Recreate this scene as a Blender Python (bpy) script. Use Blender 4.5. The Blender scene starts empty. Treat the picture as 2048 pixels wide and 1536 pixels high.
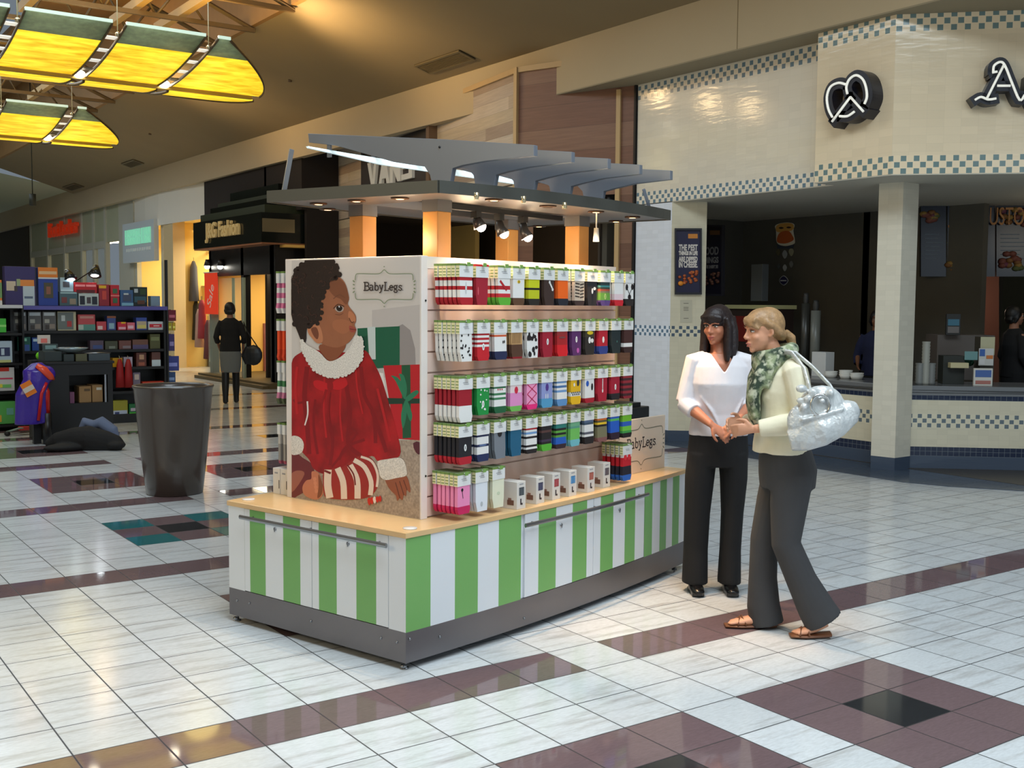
import bpy, bmesh, math, random
from mathutils import Vector, Matrix
R = math.radians
random.seed(7)
scene = bpy.context.scene
COL = scene.collection
# ---------------------------------------------------------------- camera
CX, CY, CZ = -3.386, -3.175, 1.637
YAW, PITCH, ROLL, FPX = 0.958621134, -0.0719579919, 0.00742749, 2215.427
_cy, _sy, _cp, _sp = math.cos(YAW), math.sin(YAW), math.cos(PITCH), math.sin(PITCH)
_f = Vector((_cy*_cp, _sy*_cp, _sp)); _r = Vector((_sy, -_cy, 0)); _u = _r.cross(_f)
CR = math.cos(ROLL)*_r + math.sin(ROLL)*_u
CU = -math.sin(ROLL)*_r + math.cos(ROLL)*_u
CF = _f
CAM = Vector((CX, CY, CZ))
cd = bpy.data.cameras.new('camera'); cam = bpy.data.objects.new('camera', cd); COL.objects.link(cam)
cd.sensor_width = 36; cd.lens = FPX/2048*36; cd.clip_start = .05; cd.clip_end = 200
m = Matrix((CR, CU, -CF)).transposed().to_4x4(); m.translation = CAM
cam.matrix_world = m
scene.camera = cam
# ---------------------------------------------------------------- exposure, world
vs = scene.view_settings
scene.display_settings.display_device = 'sRGB'
vs.view_transform = 'Standard'; vs.look = 'None'; vs.gamma = 1; vs.use_curve_mapping = False
vs.exposure = 0.0
w = bpy.data.worlds.new('World'); scene.world = w; w.use_nodes = True
bg = w.node_tree.nodes['Background']; bg.inputs[0].default_value = (.72, .86, 1, 1); bg.inputs[1].default_value = .22

def area(name, loc, size, power, col, direction=(0, 0, -1), sizey=None, spread=None):
    l = bpy.data.lights.new(name, 'AREA'); l.energy = power; l.color = col
    l.shape = 'RECTANGLE'; l.size = size; l.size_y = sizey or size
    if spread: l.spread = spread
    o = bpy.data.objects.new(name, l); COL.objects.link(o); o.location = loc
    o.rotation_euler = Vector(direction).to_track_quat('-Z', 'Y').to_euler()
    return o
def point(name, loc, power, col, r=.03):
    l = bpy.data.lights.new(name, 'POINT'); l.energy = power; l.color = col; l.shadow_soft_size = r
    o = bpy.data.objects.new(name, l); COL.objects.link(o); o.location = loc; return o
def spot(name, loc, tgt, power, col, ang=60, blend=.4, r=.03):
    l = bpy.data.lights.new(name, 'SPOT'); l.energy = power; l.color = col; l.shadow_soft_size = r
    l.spot_size = R(ang); l.spot_blend = blend
    o = bpy.data.objects.new(name, l); COL.objects.link(o); o.location = loc
    o.rotation_euler = (Vector(tgt)-Vector(loc)).to_track_quat('-Z', 'Y').to_euler(); return o
DAY = (.80, .92, 1.0); WARM = (1.0, .62, .28); TUNG = (1.0, .74, .47)
# daylight from the skylight above the concourse and from the entrance behind the photographer
area('skylight_near', (-.9, -3.2, 7.25), 4.6, 860, DAY, (0, 0, -1), 8)
area('skylight_mid', (-1.6, 9.5, 7.25), 5.0, 330, DAY, (0, 0, -1), 5)
area('skylight_far', (-1.6, 23, 7.25), 5.0, 480, DAY, (0, 0, -1), 16)
area('entrance_daylight', (2.5, -9.5, 3.2), 8, 110, DAY, (.05, 1, -.1), 4)
area('left_warm_fill', (-8.6, 2.0, 4.2), 6, 150, (1, .80, .50), (1, .1, -.35), 2)  # added warm fill for the kiosk's end face, no visible fitting

# ---------------------------------------------------------------- picture -> place helpers
TH = R(16.7); KX, KY = -0.988, 1.048      # kiosk frame: x along its counter, y across
KA = Vector((math.cos(TH), math.sin(TH), 0)); KB = Vector((-math.sin(TH), math.cos(TH), 0)); K0 = Vector((KX, KY, 0))
def ray(x, y): return CF + CR*((x-1024)/FPX) - CU*((y-768)/FPX)
def onz(x, y, z=0): d = ray(x, y); return CAM + d*((z-CZ)/d.z)
def onx(x, y, X): d = ray(x, y); return CAM + d*((X-CX)/d.x)
def ony(x, y, Y): d = ray(x, y); return CAM + d*((Y-CY)/d.y)
def onp(x, y, p, n): d = ray(x, y); n = Vector(n); return CAM + d*((Vector(p)-CAM).dot(n)/d.dot(n))
def tok(P): d = P-K0; return Vector((d.dot(KA), d.dot(KB), P.z))
def kb(x, y, b): return tok(onp(x, y, K0+KB*b, KB))
def ka(x, y, a): return tok(onp(x, y, K0+KA*a, KA))
def kzz(x, y, z): return tok(onz(x, y, z))
def kw(a, b, z=0): return K0+KA*a+KB*b+Vector((0, 0, z))

# ---------------------------------------------------------------- materials
def lin(c): return tuple(((v/255)/12.92 if v/255 <= .04045 else ((v/255+.055)/1.055)**2.4) for v in c)
MC = {}
def M(name, rgb=(200, 200, 200), rough=.5, metal=0, emit=0, spec=.5, noise=0, nscale=20, bump=0, alpha=1, trans=0, ecol=None, coat=0):
    if name in MC: return MC[name]
    m = bpy.data.materials.new(name); m.use_nodes = True; nt = m.node_tree; b = nt.nodes['Principled BSDF']
    c = (*lin(rgb), 1)
    b.inputs['Base Color'].default_value = c; b.inputs['Roughness'].default_value = rough; b.inputs['Metallic'].default_value = metal
    b.inputs['Specular IOR Level'].default_value = spec
    if coat: b.inputs['Coat Weight'].default_value = coat; b.inputs['Coat Roughness'].default_value = .05
    if emit: b.inputs['Emission Color'].default_value = (*lin(ecol), 1) if ecol else c; b.inputs['Emission Strength'].default_value = emit
    if trans: b.inputs['Transmission Weight'].default_value = trans
    if alpha < 1: b.inputs['Alpha'].default_value = alpha
    if noise or bump:
        tc = nt.nodes.new('ShaderNodeTexCoord'); n = nt.nodes.new('ShaderNodeTexNoise'); n.inputs['Scale'].default_value = nscale; n.inputs['Detail'].default_value = 4
        nt.links.new(tc.outputs['Object'], n.inputs['Vector'])
        if noise:
            mx = nt.nodes.new('ShaderNodeMix'); mx.data_type = 'RGBA'; mx.blend_type = 'MULTIPLY'
            rp = nt.nodes.new('ShaderNodeMapRange'); rp.inputs[1].default_value = .3; rp.inputs[2].default_value = .7; rp.inputs[3].default_value = 1-noise; rp.inputs[4].default_value = 1+noise*.3
            nt.links.new(n.outputs[0], rp.inputs[0]); mx.inputs[0].default_value = 1; mx.inputs[6].default_value = c
            nt.links.new(rp.outputs[0], mx.inputs[7]); nt.links.new(mx.outputs[2], b.inputs['Base Color'])
        if bump:
            bp = nt.nodes.new('ShaderNodeBump'); bp.inputs['Strength'].default_value = bump; bp.inputs['Distance'].default_value = .01
            nt.links.new(n.outputs[0], bp.inputs['Height']); nt.links.new(bp.outputs[0], b.inputs['Normal'])
    MC[name] = m; return m
def C(rgb, rough=.55): return M('c%02x%02x%02x_%d' % (*rgb, int(rough*100)), rgb, rough)
class NT:
    """tiny node-graph helper"""
    def __init__(s, m): s.nt = m.node_tree; s.b = s.nt.nodes['Principled BSDF']
    def n(s, t, **k):
        o = s.nt.nodes.new(t)
        for a, v in k.items(): setattr(o, a, v)
        return o
    def L(s, a, b): s.nt.links.new(a, b)
    def math(s, op, a, b=None, c=None):
        o = s.n('ShaderNodeMath', operation=op)
        for i, v in enumerate((a, b, c)):
            if v is None: continue
            if isinstance(v, (int, float)): o.inputs[i].default_value = v
            else: s.L(v, o.inputs[i])
        return o.outputs[0]
    def mix(s, f, a, b, bt='MIX'):
        o = s.n('ShaderNodeMix', data_type='RGBA', blend_type=bt)
        for i, v in ((0, f), (6, a), (7, b)):
            if isinstance(v, (int, float)): o.inputs[i].default_value = v
            elif isinstance(v, tuple): o.inputs[i].default_value = (*v[:3], 1)
            else: s.L(v, o.inputs[i])
        return o.outputs[2]
    def coord(s, kind='Object'):
        tc = s.n('ShaderNodeTexCoord'); sp = s.n('ShaderNodeSeparateXYZ'); s.L(tc.outputs[kind], sp.inputs[0]); return tc.outputs[kind], sp.outputs
    def noise(s, vec, scale, detail=4, rough=.5):
        o = s.n('ShaderNodeTexNoise'); o.inputs['Scale'].default_value = scale; o.inputs['Detail'].default_value = detail; o.inputs['Roughness'].default_value = rough
        s.L(vec, o.inputs['Vector']); return o.outputs[0]
    def comb(s, x, y, z=0.0):
        o = s.n('ShaderNodeCombineXYZ')
        for i, v in enumerate((x, y, z)):
            if isinstance(v, (int, float)): o.inputs[i].default_value = v
            else: s.L(v, o.inputs[i])
        return o.outputs[0]
    def white(s, vec):
        o = s.n('ShaderNodeTexWhiteNoise', noise_dimensions='3D'); s.L(vec, o.inputs[0]); return o.outputs[0]
    def rng(s, v, a, b, c, d):
        o = s.n('ShaderNodeMapRange'); s.L(v, o.inputs[0])
        for i, q in enumerate((a, b, c, d)): o.inputs[i+1].default_value = q
        return o.outputs[0]
def new_mat(name, rough=.5):
    m = bpy.data.materials.new(name); m.use_nodes = True; g = NT(m); g.b.inputs['Roughness'].default_value = rough; MC[name] = m; return m, g

# ---------------------------------------------------------------- mesh builder
class MB:
    def __init__(s): s.v = []; s.f = []; s.m = []; s.mats = []; s.uv = {}; s.sm = []
    def mi(s, mat):
        if mat not in s.mats: s.mats.append(mat)
        return s.mats.index(mat)
    def add(s, vs, fs, mat, smooth=False, uvs=None):
        o = len(s.v); s.v += [tuple(p) for p in vs]; k = s.mi(mat)
        for i, f in enumerate(fs):
            if uvs: s.uv[len(s.f)] = uvs[i]
            s.f.append([o+j for j in f]); s.m.append(k); s.sm.append(smooth)
        return s
    def box(s, x0, x1, y0, y1, z0, z1, mat, rot=None):
        P = [Vector((x, y, z)) for z in (z0, z1) for x, y in ((x0, y0), (x1, y0), (x1, y1), (x0, y1))]
        if rot: c, q = rot; P = [q @ (p-Vector(c)) + Vector(c) for p in P]
        return s.add(P, [(3, 2, 1, 0), (4, 5, 6, 7), (0, 1, 5, 4), (1, 2, 6, 5), (2, 3, 7, 6), (3, 0, 4, 7)], mat)
    def prism(s, pts, z0, z1, mat, side=None):
        n = len(pts); V = [(p[0], p[1], z0) for p in pts]+[(p[0], p[1], z1) for p in pts]
        ar = sum(pts[i][0]*pts[(i+1) % n][1]-pts[(i+1) % n][0]*pts[i][1] for i in range(n))
        F = [tuple(range(n-1, -1, -1)), tuple(range(n, 2*n))]; S = [(i, (i+1) % n, n+(i+1) % n, n+i) for i in range(n)]
        if ar < 0: F = [f[::-1] for f in F]; S = [f[::-1] for f in S]
        s.add(V, F, mat); o = len(s.v)-2*n; k = s.mi(side or mat)
        for f in S: s.f.append([o+j for j in f]); s.m.append(k); s.sm.append(False)
        return s
    def plate(s, pts, d, mat, back=None):
        """closed outline of 3-D points extruded by vector d"""
        n = len(pts); d = Vector(d); V = [Vector(p) for p in pts]+[Vector(p)+d for p in pts]
        s.add(V, [tuple(range(n)), tuple(range(2*n-1, n-1, -1))]+[((i+1) % n, i, n+i, n+(i+1) % n) for i in range(n)], mat); return s
    def tube(s, pts, r, mat, n=10, closed=False, smooth=True, ref=None, caps=True):
        """r: number, list of numbers, or list of (r_side, r_other)"""
        pts = [Vector(p) for p in pts]; N = len(pts)
        rr = [r]*N if isinstance(r, (int, float)) else list(r)
        V = []; prev = None
        for i, p in enumerate(pts):
            a = pts[(i-1) % N] if (closed or i) else p; b = pts[(i+1) % N] if (closed or i < N-1) else p
            t = (b-a).normalized() if (b-a).length > 1e-9 else Vector((0, 0, 1))
            if ref is not None: q = Vector(ref)
            elif prev is None: q = Vector((1, 0, 0)) if abs(t.x) < .8 else Vector((0, 1, 0))
            else: q = prev
            sd = (q-t*q.dot(t)).normalized(); up = t.cross(sd); prev = sd
            ra, rb = rr[i] if isinstance(rr[i], (tuple, list)) else (rr[i], rr[i])
            for k in range(n):
                th = 2*math.pi*k/n; V.append(p+sd*ra*math.cos(th)+up*rb*math.sin(th))
        F = []
        for i in range(N if closed else N-1):
            for k in range(n): F.append((i*n+k, i*n+(k+1) % n, ((i+1) % N)*n+(k+1) % n, ((i+1) % N)*n+k))
        if not closed and caps: F += [tuple(range(n-1, -1, -1)), tuple(range((N-1)*n, N*n))]
        return s.add(V, F, mat, smooth)
    def cyl(s, p0, p1, r, mat, r2=None, n=20, smooth=True): return s.tube([p0, p1], [r, r if r2 is None else r2], mat, n, smooth=smooth)
    def lathe(s, prof, mat, c=(0, 0, 0), n=40, smooth=True):
        V = [(c[0]+r*math.cos(2*math.pi*k/n), c[1]+r*math.sin(2*math.pi*k/n), c[2]+z) for r, z in prof for k in range(n)]
        F = [(i*n+k, i*n+(k+1) % n, (i+1)*n+(k+1) % n, (i+1)*n+k) for i in range(len(prof)-1) for k in range(n)]
        return s.add(V, F, mat, smooth)
    def ball(s, c, r, mat, n=14, rot=None):
        r = (r, r, r) if isinstance(r, (int, float)) else r; V = []; F = []; h = n//2; c = Vector(c)
        for i in range(1, h):
            ph = math.pi*i/h
            for k in range(n):
                q = Vector((r[0]*math.sin(ph)*math.cos(2*math.pi*k/n), r[1]*math.sin(ph)*math.sin(2*math.pi*k/n), r[2]*math.cos(ph)))
                V.append(c+(rot @ q if rot else q))
        for z in (1, -1):
            q = Vector((0, 0, z*r[2])); V.append(c+(rot @ q if rot else q))
        T, B = len(V)-2, len(V)-1
        for i in range(h-2):
            for k in range(n): F.append((i*n+k, (i+1)*n+k, (i+1)*n+(k+1) % n, i*n+(k+1) % n))
        for k in range(n): F.append((T, k, (k+1) % n)); F.append((B, (h-2)*n+(k+1) % n, (h-2)*n+k))
        return s.add(V, F, mat, True)
    def build(s, name, parent=None, bevel=0, smooth_angle=None):
        me = bpy.data.meshes.new(name); me.from_pydata(s.v, [], s.f)
        for mt in s.mats: me.materials.append(mt)
        me.polygons.foreach_set('material_index', s.m); me.polygons.foreach_set('use_smooth', s.sm)
        if s.uv:
            ul = me.uv_layers.new(name='UVMap')
            for fi, uv in s.uv.items():
                for li, q in zip(me.polygons[fi].loop_indices, uv): ul.data[li].uv = q
        me.update()
        o = bpy.data.objects.new(name, me); COL.objects.link(o)
        if parent: o.parent = parent
        if bevel:
            b = o.modifiers.new('bevel', 'BEVEL'); b.width = bevel; b.segments = 2; b.limit_method = 'ANGLE'; b.angle_limit = R(40)
        return o
def thing(name, label, cat, loc=(0, 0, 0), rotz=0, group=None):
    o = bpy.data.objects.new(name, None); COL.objects.link(o); o.location = loc; o.rotation_euler = (0, 0, rotz); o.empty_display_size = .1
    o['label'] = label; o['category'] = cat
    if group: o['group'] = group
    return o
def tag(o, label, cat, group=None):
    o['label'] = label; o['category'] = cat
    if group: o['group'] = group
    return o
def struct(o): o['kind'] = 'structure'; return o
def recenter(o, c):
    """move mesh origin to c (world) while keeping its shape in place"""
    c = Vector(c); o.data.transform(Matrix.Translation(-c)); o.location = c; return o
def spl(pts, k=4, closed=True):
    out = []; n = len(pts)
    for i in range(n if closed else n-1):
        p0, p1, p2, p3 = (pts[(i+j-1) % n] if closed else pts[min(max(i+j-1, 0), n-1)] for j in range(4))
        for q in range(k):
            t = q/k
            out.append(tuple(.5*((2*b)+(c-a)*t+(2*a-5*b+4*c-d)*t*t+(-a+3*b-3*c+d)*t**3) for a, b, c, d in zip(p0, p1, p2, p3)))
    if not closed: out.append(tuple(pts[-1]))
    return out
def text_mesh(txt, size, depth, mat, name='lettering', bold=0):
    cu = bpy.data.curves.new(name, 'FONT'); cu.body = txt; cu.size = size; cu.extrude = depth; cu.offset = bold; cu.align_x = 'CENTER'; cu.align_y = 'CENTER'
    t = bpy.data.objects.new(name, cu); COL.objects.link(t); dg = bpy.context.evaluated_depsgraph_get(); dg.update()
    me = bpy.data.meshes.new_from_object(t.evaluated_get(dg)); bpy.data.objects.remove(t); bpy.data.curves.remove(cu)
    me.materials.clear(); me.materials.append(mat); o = bpy.data.objects.new(name, me); COL.objects.link(o); return o
def face_rot(nrm):
    """rotation whose local z is the outward normal, local y is up"""
    n = Vector(nrm).normalized(); x = Vector((0, 0, 1)).cross(n).normalized(); return Matrix((x, n.cross(x), n)).transposed().to_4x4()
def put_text(txt, size, loc, nrm, mat, width=None, depth=.004, parent=None, name='lettering', bold=0):
    o = text_mesh(txt, size, depth, mat, name, bold)
    if width:
        xs = [v.co.x for v in o.data.vertices]; s = width/(max(xs)-min(xs)); o.data.transform(Matrix.Diagonal((s, 1, 1, 1)))
    m = face_rot(nrm); m.translation = Vector(loc)
    o.data.transform(m)
    if parent: o.data.transform(parent.matrix_basis.inverted()); o.parent = parent
    return o
# ================================================================ FLOOR
T = .3048
def tile_mat(name, base, dark, rough, streak, grout=(70, 72, 74)):
    m, g = new_mat(name, rough)
    vec, o = g.coord()
    tx = g.math('DIVIDE', o[0], T); ty = g.math('DIVIDE', o[1], T)
    ix = g.math('FLOOR', tx); iy = g.math('FLOOR', ty); fx = g.math('FRACT', tx); fy = g.math('FRACT', ty)
    rnd = g.white(g.comb(ix, iy, .5)); rnd2 = g.white(g.comb(iy, ix, 3.5))
    sv = g.comb(g.math('MULTIPLY_ADD', o[0], 2.2, g.math('MULTIPLY', rnd, 40)), g.math('MULTIPLY_ADD', o[1], 17.0, g.math('MULTIPLY', rnd2, 30)))
    st = g.rng(g.noise(sv, 1.0, 5, .6), .50, .78, 0, 1)
    fine = g.rng(g.noise(g.comb(g.math('MULTIPLY', o[0], 30), g.math('MULTIPLY', o[1], 110)), 1.0, 3, .6), .3, .8, .85, 1.05)
    col = g.mix(g.math('MULTIPLY', st, streak), lin(base), lin(dark))
    col = g.mix(1.0, col, g.comb(fine, fine, fine), 'MULTIPLY')
    v = g.rng(rnd, 0, 1, .93, 1.03); col = g.mix(1.0, col, g.comb(v, v, v), 'MULTIPLY')
    ex = g.math('MINIMUM', fx, g.math('SUBTRACT', 1, fx)); ey = g.math('MINIMUM', fy, g.math('SUBTRACT', 1, fy))
    e = g.math('MINIMUM', ex, ey); gm = g.rng(e, .008, .014, 1, 0)
    col = g.mix(gm, col, lin(grout)); g.L(col, g.b.inputs['Base Color'])
    g.L(g.rng(gm, 0, 1, rough, .8), g.b.inputs['Roughness'])
    g.b.inputs['Specular IOR Level'].default_value = .5
    return m
F_W = tile_mat('white_floor_tile', (214, 219, 222), (150, 143, 136), .15, .75)
F_B = tile_mat('mauve_brown_floor_tile', (118, 98, 101), (98, 82, 84), .05, .35, (60, 52, 54))
F_K = tile_mat('black_floor_tile', (40, 42, 46), (30, 31, 34), .06, .3, (34, 34, 36))
F_T = tile_mat('teal_floor_tile', (38, 112, 116), (30, 96, 100), .06, .3, (40, 60, 62))
F_S = tile_mat('slate_blue_floor_tile', (70, 82, 98), (58, 70, 84), .18, .3, (50, 58, 68))
def tile_kind(u, v):
    """u to the right along X, v towards the camera (minus Y), whole tiles"""
    for bu, bv, style in ((0, 0, 0), (-4, 0, 0), (4, 0, 2), (-8, 0, 2), (-4, -9, 0), (0, -9, 0), (-4, -17, 1), (-4, -25, 0), (1, -25, 0), (5, -33, 3), (-4, -33, 0), (-4, -41, 0)):
        if bu <= u < bu+3 and bv <= v < bv+3:
            c = (u-bu, v-bv)
            if style == 2: return 0
            if style == 3: return 2 if c == (1, 1) else 0
            if c == (1, 1): return 2
            if style == 1 and c in ((0, 0), (2, 0), (0, 2), (2, 2)): return 3
            return 1
    if v in (-3, -12, -20, -28, -36, -44, -52) and u != -1 and not (v == -12 and u > 2): return 1
    return 0
b = MB(); FM = (F_W, F_B, F_K, F_T)
U0, U1, V0, V1 = -34, 34, -150, 16
for mt in FM: b.mi(mt)
vid = {}
for u in range(U0, U1+1):
    for v in range(V0, V1+1): vid[u, v] = len(b.v); b.v.append((u*T, -v*T, 0))
for u in range(U0, U1):
    for v in range(V0, V1):
        b.f.append([vid[u, v+1], vid[u+1, v+1], vid[u+1, v], vid[u, v]]); b.m.append(tile_kind(u, v)); b.sm.append(False)
struct(b.build('floor'))
# slate edging strip in front of the pretzel counter (a thin inlay)
b = MB()
b.prism([(5.52, 7.2), (5.52, 3.12), (5.66, 2.75), (6.0, 2.24), (6.9, 1.3), (12, 1.3), (12, 7.2)], 0, .004, F_S)
struct(b.build('floor_slate'))

# ================================================================ CEILING
CEILM = M('ceiling_paint', (142, 124, 92), .85, noise=.05, nscale=1.2)
BULK = M('bulkhead_cream_paint', (188, 170, 138), .8, noise=.03, nscale=1)
SLOPE = .30; ZC = 4.97
def zc(x): return ZC+SLOPE*(5.4-x)
b = MB(); XE = 3.05
# sloped ceiling over the right side of the concourse
b.add([(5.4, -14, zc(5.4)), (5.4, 33.2, zc(5.4)), (XE, 33.2, zc(XE)), (XE, -14, zc(XE))], [(0, 1, 2, 3)], CEILM)
b.add([(5.4, -14, zc(5.4)+.1), (5.4, 33.2, zc(5.4)+.1), (XE, 33.2, zc(XE)+.1), (XE, -14, zc(XE)+.1)], [(3, 2, 1, 0)], CEILM)
struct(b.build('ceiling'))
b = MB()
WELLM = M('roof_deck_tan', (150, 112, 62), .7, noise=.12, nscale=2.5)
# upstand of the skylight well, roof deck with openings for skylights
b.box(XE-.08, XE, -14, 33.2, zc(XE), 7.4, WELLM)
b.box(-5.6, -5.5, -14, 33.2, 5.6, 7.4, WELLM)
for y0, y1 in ((4.2, 6.4), (13.2, 15.0), (32.5, 33.2)): b.box(-5.5, XE, y0, y1, 7.3, 7.4, WELLM)
b.box(1.6, XE, -14, 33.2, 7.3, 7.4, WELLM)
struct(b.build('ceiling_well'))
b = MB()
b.box(-9, 5.4, 33.2, 33.3, zc(XE)+.45, 7.4, CEILM)
b.add([(5.4, 33.2, zc(5.4)+.12), (5.4, 60, zc(5.4)+.12), (-9, 60, 7.6), (-9, 33.2, 7.6)], [(0, 1, 2, 3)], M('far_ceiling_paint', (206, 208, 176), .8))
struct(b.build('ceiling_far'))
b = MB(); b.box(-9.2, -9, -14, 60, 0, 7.6, M('left_wall_paint', (170, 160, 140), .8)); struct(b.build('wall_left'))
b = MB(); b.box(-9, -5.5, -14, 60, 5.6, 5.7, CEILM); struct(b.build('ceiling_left'))
b = MB(); b.box(-9, 12, 58, 58.3, 0, 7.6, M('far_wall_paint', (120, 110, 84), .8)); struct(b.build('wall_far'))
# bulkhead along the right side
b = MB()
b.box(5.4, 5.55, 8.53, 60, 4.36, zc(5.4)+.2, BULK)
b.box(5.4, 5.55, -2, 8.53, 4.345, zc(5.4)+.2, BULK)
struct(b.build('wall_right_bulkhead'))
b = MB(); b.box(5.4, 9.4, -2, 8.53, 4.33, 4.345, M('soffit_paint', (150, 138, 112), .8)); struct(b.build('ceiling_soffit'))
b = MB(); b.box(5.398, 5.402, 5.238, 5.246, 4.345, 5.1, C((120, 100, 60))); struct(b.build('trim_1'))
# vents let into the sloping ceiling
def vent(x0, x1, y0, y1, lab):
    t = thing('ceiling_vent', lab, 'vent', ((x0+x1)/2, (y0+y1)/2, zc((x0+x1)/2)), 0, 'vents in the sloping ceiling')
    q = Matrix.Rotation(math.atan(SLOPE), 4, 'Y'); hx, hy = (x1-x0)/2, (y1-y0)/2
    fm = C((112, 98, 70)); dk = C((66, 56, 40))
    b = MB(); b.box(-hx, hx, -hy, hy, -.012, -.004, dk); o = b.build('backing', t); o.matrix_local = q
    b = MB(); w_ = .035
    b.box(-hx, hx, -hy, -hy+w_, -.03, -.004, fm).box(-hx, hx, hy-w_, hy, -.03, -.004, fm).box(-hx, -hx+w_, -hy+w_, hy-w_, -.03, -.004, fm).box(hx-w_, hx, -hy+w_, hy-w_, -.03, -.004, fm)
    o = b.build('frame', t); o.matrix_local = q
    b = MB(); n = 9
    for i in range(n):
        x = -hx+w_+(2*hx-2*w_)*(i+.5)/n; b.box(x-.004, x+.004, -hy+w_, hy-w_, -.026, -.01, fm)
    o = b.build('louvres', t); o.matrix_local = q
vent(4.89, 5.18, 9.95, 11.17, 'long dark air vent in the sloping ceiling above the wood-plank shop front')
vent(4.82, 5.10, 24.85, 25.9, 'small square-looking air vent in the ceiling beyond the yellow lamps')
vent(4.95, 5.25, 31.2, 32.6, 'farthest air vent where the sloping ceiling ends near the red shop sign')
for i, (x, y) in enumerate(((580, 160), (300, 267))):
    d = ray(x, y); k = (ZC+SLOPE*(5.4-CX)-CZ)/(d.z+SLOPE*d.x); p = CAM+d*k
    b = MB(); b.cyl((0, 0, -.03), (0, 0, .01), .03, C((90, 70, 50)), n=12); o = b.build('sprinkler_head'); o.location = p
    tag(o, ('small round sprinkler head in the ceiling right of the near yellow lamp', 'small round sprinkler head in the ceiling right of the far yellow lamp')[i], 'sprinkler', 'sprinkler heads')

# ================================================================ TILED PRETZEL SHOP FRONT
def shop_tile(name, base, bands=(), darks=(), lines=(), kick=None, rough=.12, p=.05, small=(112, 138, 154), pitch=.1):
    """UV in metres: u along the wall, v height. bands: (v0) of 3-row checker; darks: (v0,v1) dark mosaic"""
    m, g = new_mat(name, rough); vec, o = g.coord('UV'); u, v = o[0], o[1]
    iu = g.math('FLOOR', g.math('DIVIDE', u, pitch)); iv = g.math('FLOOR', g.math('DIVIDE', v, pitch/2))
    rnd = g.white(g.comb(iu, iv, .5)); k = g.rng(rnd, 0, 1, .955, 1.02)
    col = g.mix(1.0, lin(base), g.comb(k, k, k), 'MULTIPLY')
    def lines_of(pu, pv, wd):
        fu = g.math('FRACT', g.math('DIVIDE', u, pu)); fv = g.math('FRACT', g.math('DIVIDE', v, pv))
        return g.math('MAXIMUM', g.math('LESS_THAN', fu, wd/pu), g.math('LESS_THAN', fv, wd/pv))
    col = g.mix(g.math('MULTIPLY', lines_of(pitch, pitch/2, .0025), .09), col, lin((110, 104, 92)))
    def band(v0, v1): return g.math('MULTIPLY', g.math('GREATER_THAN', v, v0), g.math('LESS_THAN', v, v1))
    for v0, q, rows in bands:
        a = g.math('FLOOR', g.math('DIVIDE', u, q)); c = g.math('FLOOR', g.math('DIVIDE', g.math('SUBTRACT', v, v0), q))
        par = g.math('FLOORED_MODULO', g.math('ADD', a, c), 2.0)
        fu = g.math('ABSOLUTE', g.math('SUBTRACT', g.math('FRACT', g.math('DIVIDE', u, q)), .5)); fv = g.math('ABSOLUTE', g.math('SUBTRACT', g.math('FRACT', g.math('DIVIDE', g.math('SUBTRACT', v, v0), q)), .5))
        inn = g.math('MULTIPLY', g.math('LESS_THAN', fu, .43), g.math('LESS_THAN', fv, .43))
        cell = g.mix(g.math('MULTIPLY', g.math('SUBTRACT', 1, par), inn), lin(tuple(min(255, int(x*1.03)) for x in base)), lin(small))
        col = g.mix(band(v0, v0+q*rows), col, cell)
    for v0, v1 in darks:
        fu = g.math('LESS_THAN', g.math('FRACT', g.math('DIVIDE', u, .055)), .06); fv = g.math('LESS_THAN', g.math('FRACT', g.math('DIVIDE', g.math('SUBTRACT', v, v0), .048)), .07)
        cell = g.mix(g.math('MAXIMUM', fu, fv), lin((28, 40, 66)), lin((110, 118, 124)))
        col = g.mix(band(v0, v1), col, cell)
    for v0, v1, c in lines: col = g.mix(band(v0, v1), col, lin(c))
    g.L(col, g.b.inputs['Base Color'])
    bp = g.n('ShaderNodeBump'); bp.inputs['Strength'].default_value = .35; bp.inputs['Distance'].default_value = .004
    h = g.math('MULTIPLY_ADD', rnd, .25, g.noise(g.comb(g.math('MULTIPLY', u, 3), g.math('MULTIPLY', v, 14)), 1.5, 2))
    g.L(h, bp.inputs['Height']); g.L(bp.outputs[0], g.b.inputs['Normal'])
    return m
def wall_strip(b, pts, z0, z1, mat, u0=0, flip=False):
    u = u0
    for p, q in zip(pts, pts[1:]):
        L = math.dist(p, q); V = [(p[0], p[1], z0), (q[0], q[1], z0), (q[0], q[1], z1), (p[0], p[1], z1)]
        uv = [(u, z0), (u+L, z0), (u+L, z1), (u, z1)]
        if flip: V = V[::-1]; uv = uv[::-1]
        b.add(V, [(0, 1, 2, 3)], mat, uvs=[uv]); u += L
KICK = (70, 82, 100)
TILE_F = shop_tile('cream_fascia_tile', (232, 224, 206), bands=[(2.87, .05, 3), (4.14, .057, 3)], pitch=.15)
TILE_FR = shop_tile('cream_fascia_tile_front', (238, 220, 188), bands=[(2.87, .058, 3), (4.17, .06, 3)], pitch=.15, small=(118, 142, 142))
TILE_L = shop_tile('white_pier_tile', (232, 238, 248), bands=[(1.262, .044, 3)], lines=[(0, .131, KICK)], small=(104, 132, 158))
TILE_P = shop_tile('cream_pillar_tile', (224, 218, 200), lines=[(0, .131, KICK)])
TILE_R = shop_tile('cream_return_tile', (222, 214, 188), bands=[(1.262, .044, 3)], lines=[(0, .131, KICK)], small=(84, 100, 116))
CT = .82
TILE_C = shop_tile('counter_front_tile', (222, 214, 188), bands=[(.42, .047, 3)], darks=[(.131, .225), (.70, .748)], lines=[(0, .131, KICK), (.748, .80, (120, 122, 124)), (.772, .778, (20, 20, 22))], small=(104, 118, 126))
FAC = [(5.8, 7.26), (5.8, 4.28)]
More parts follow.
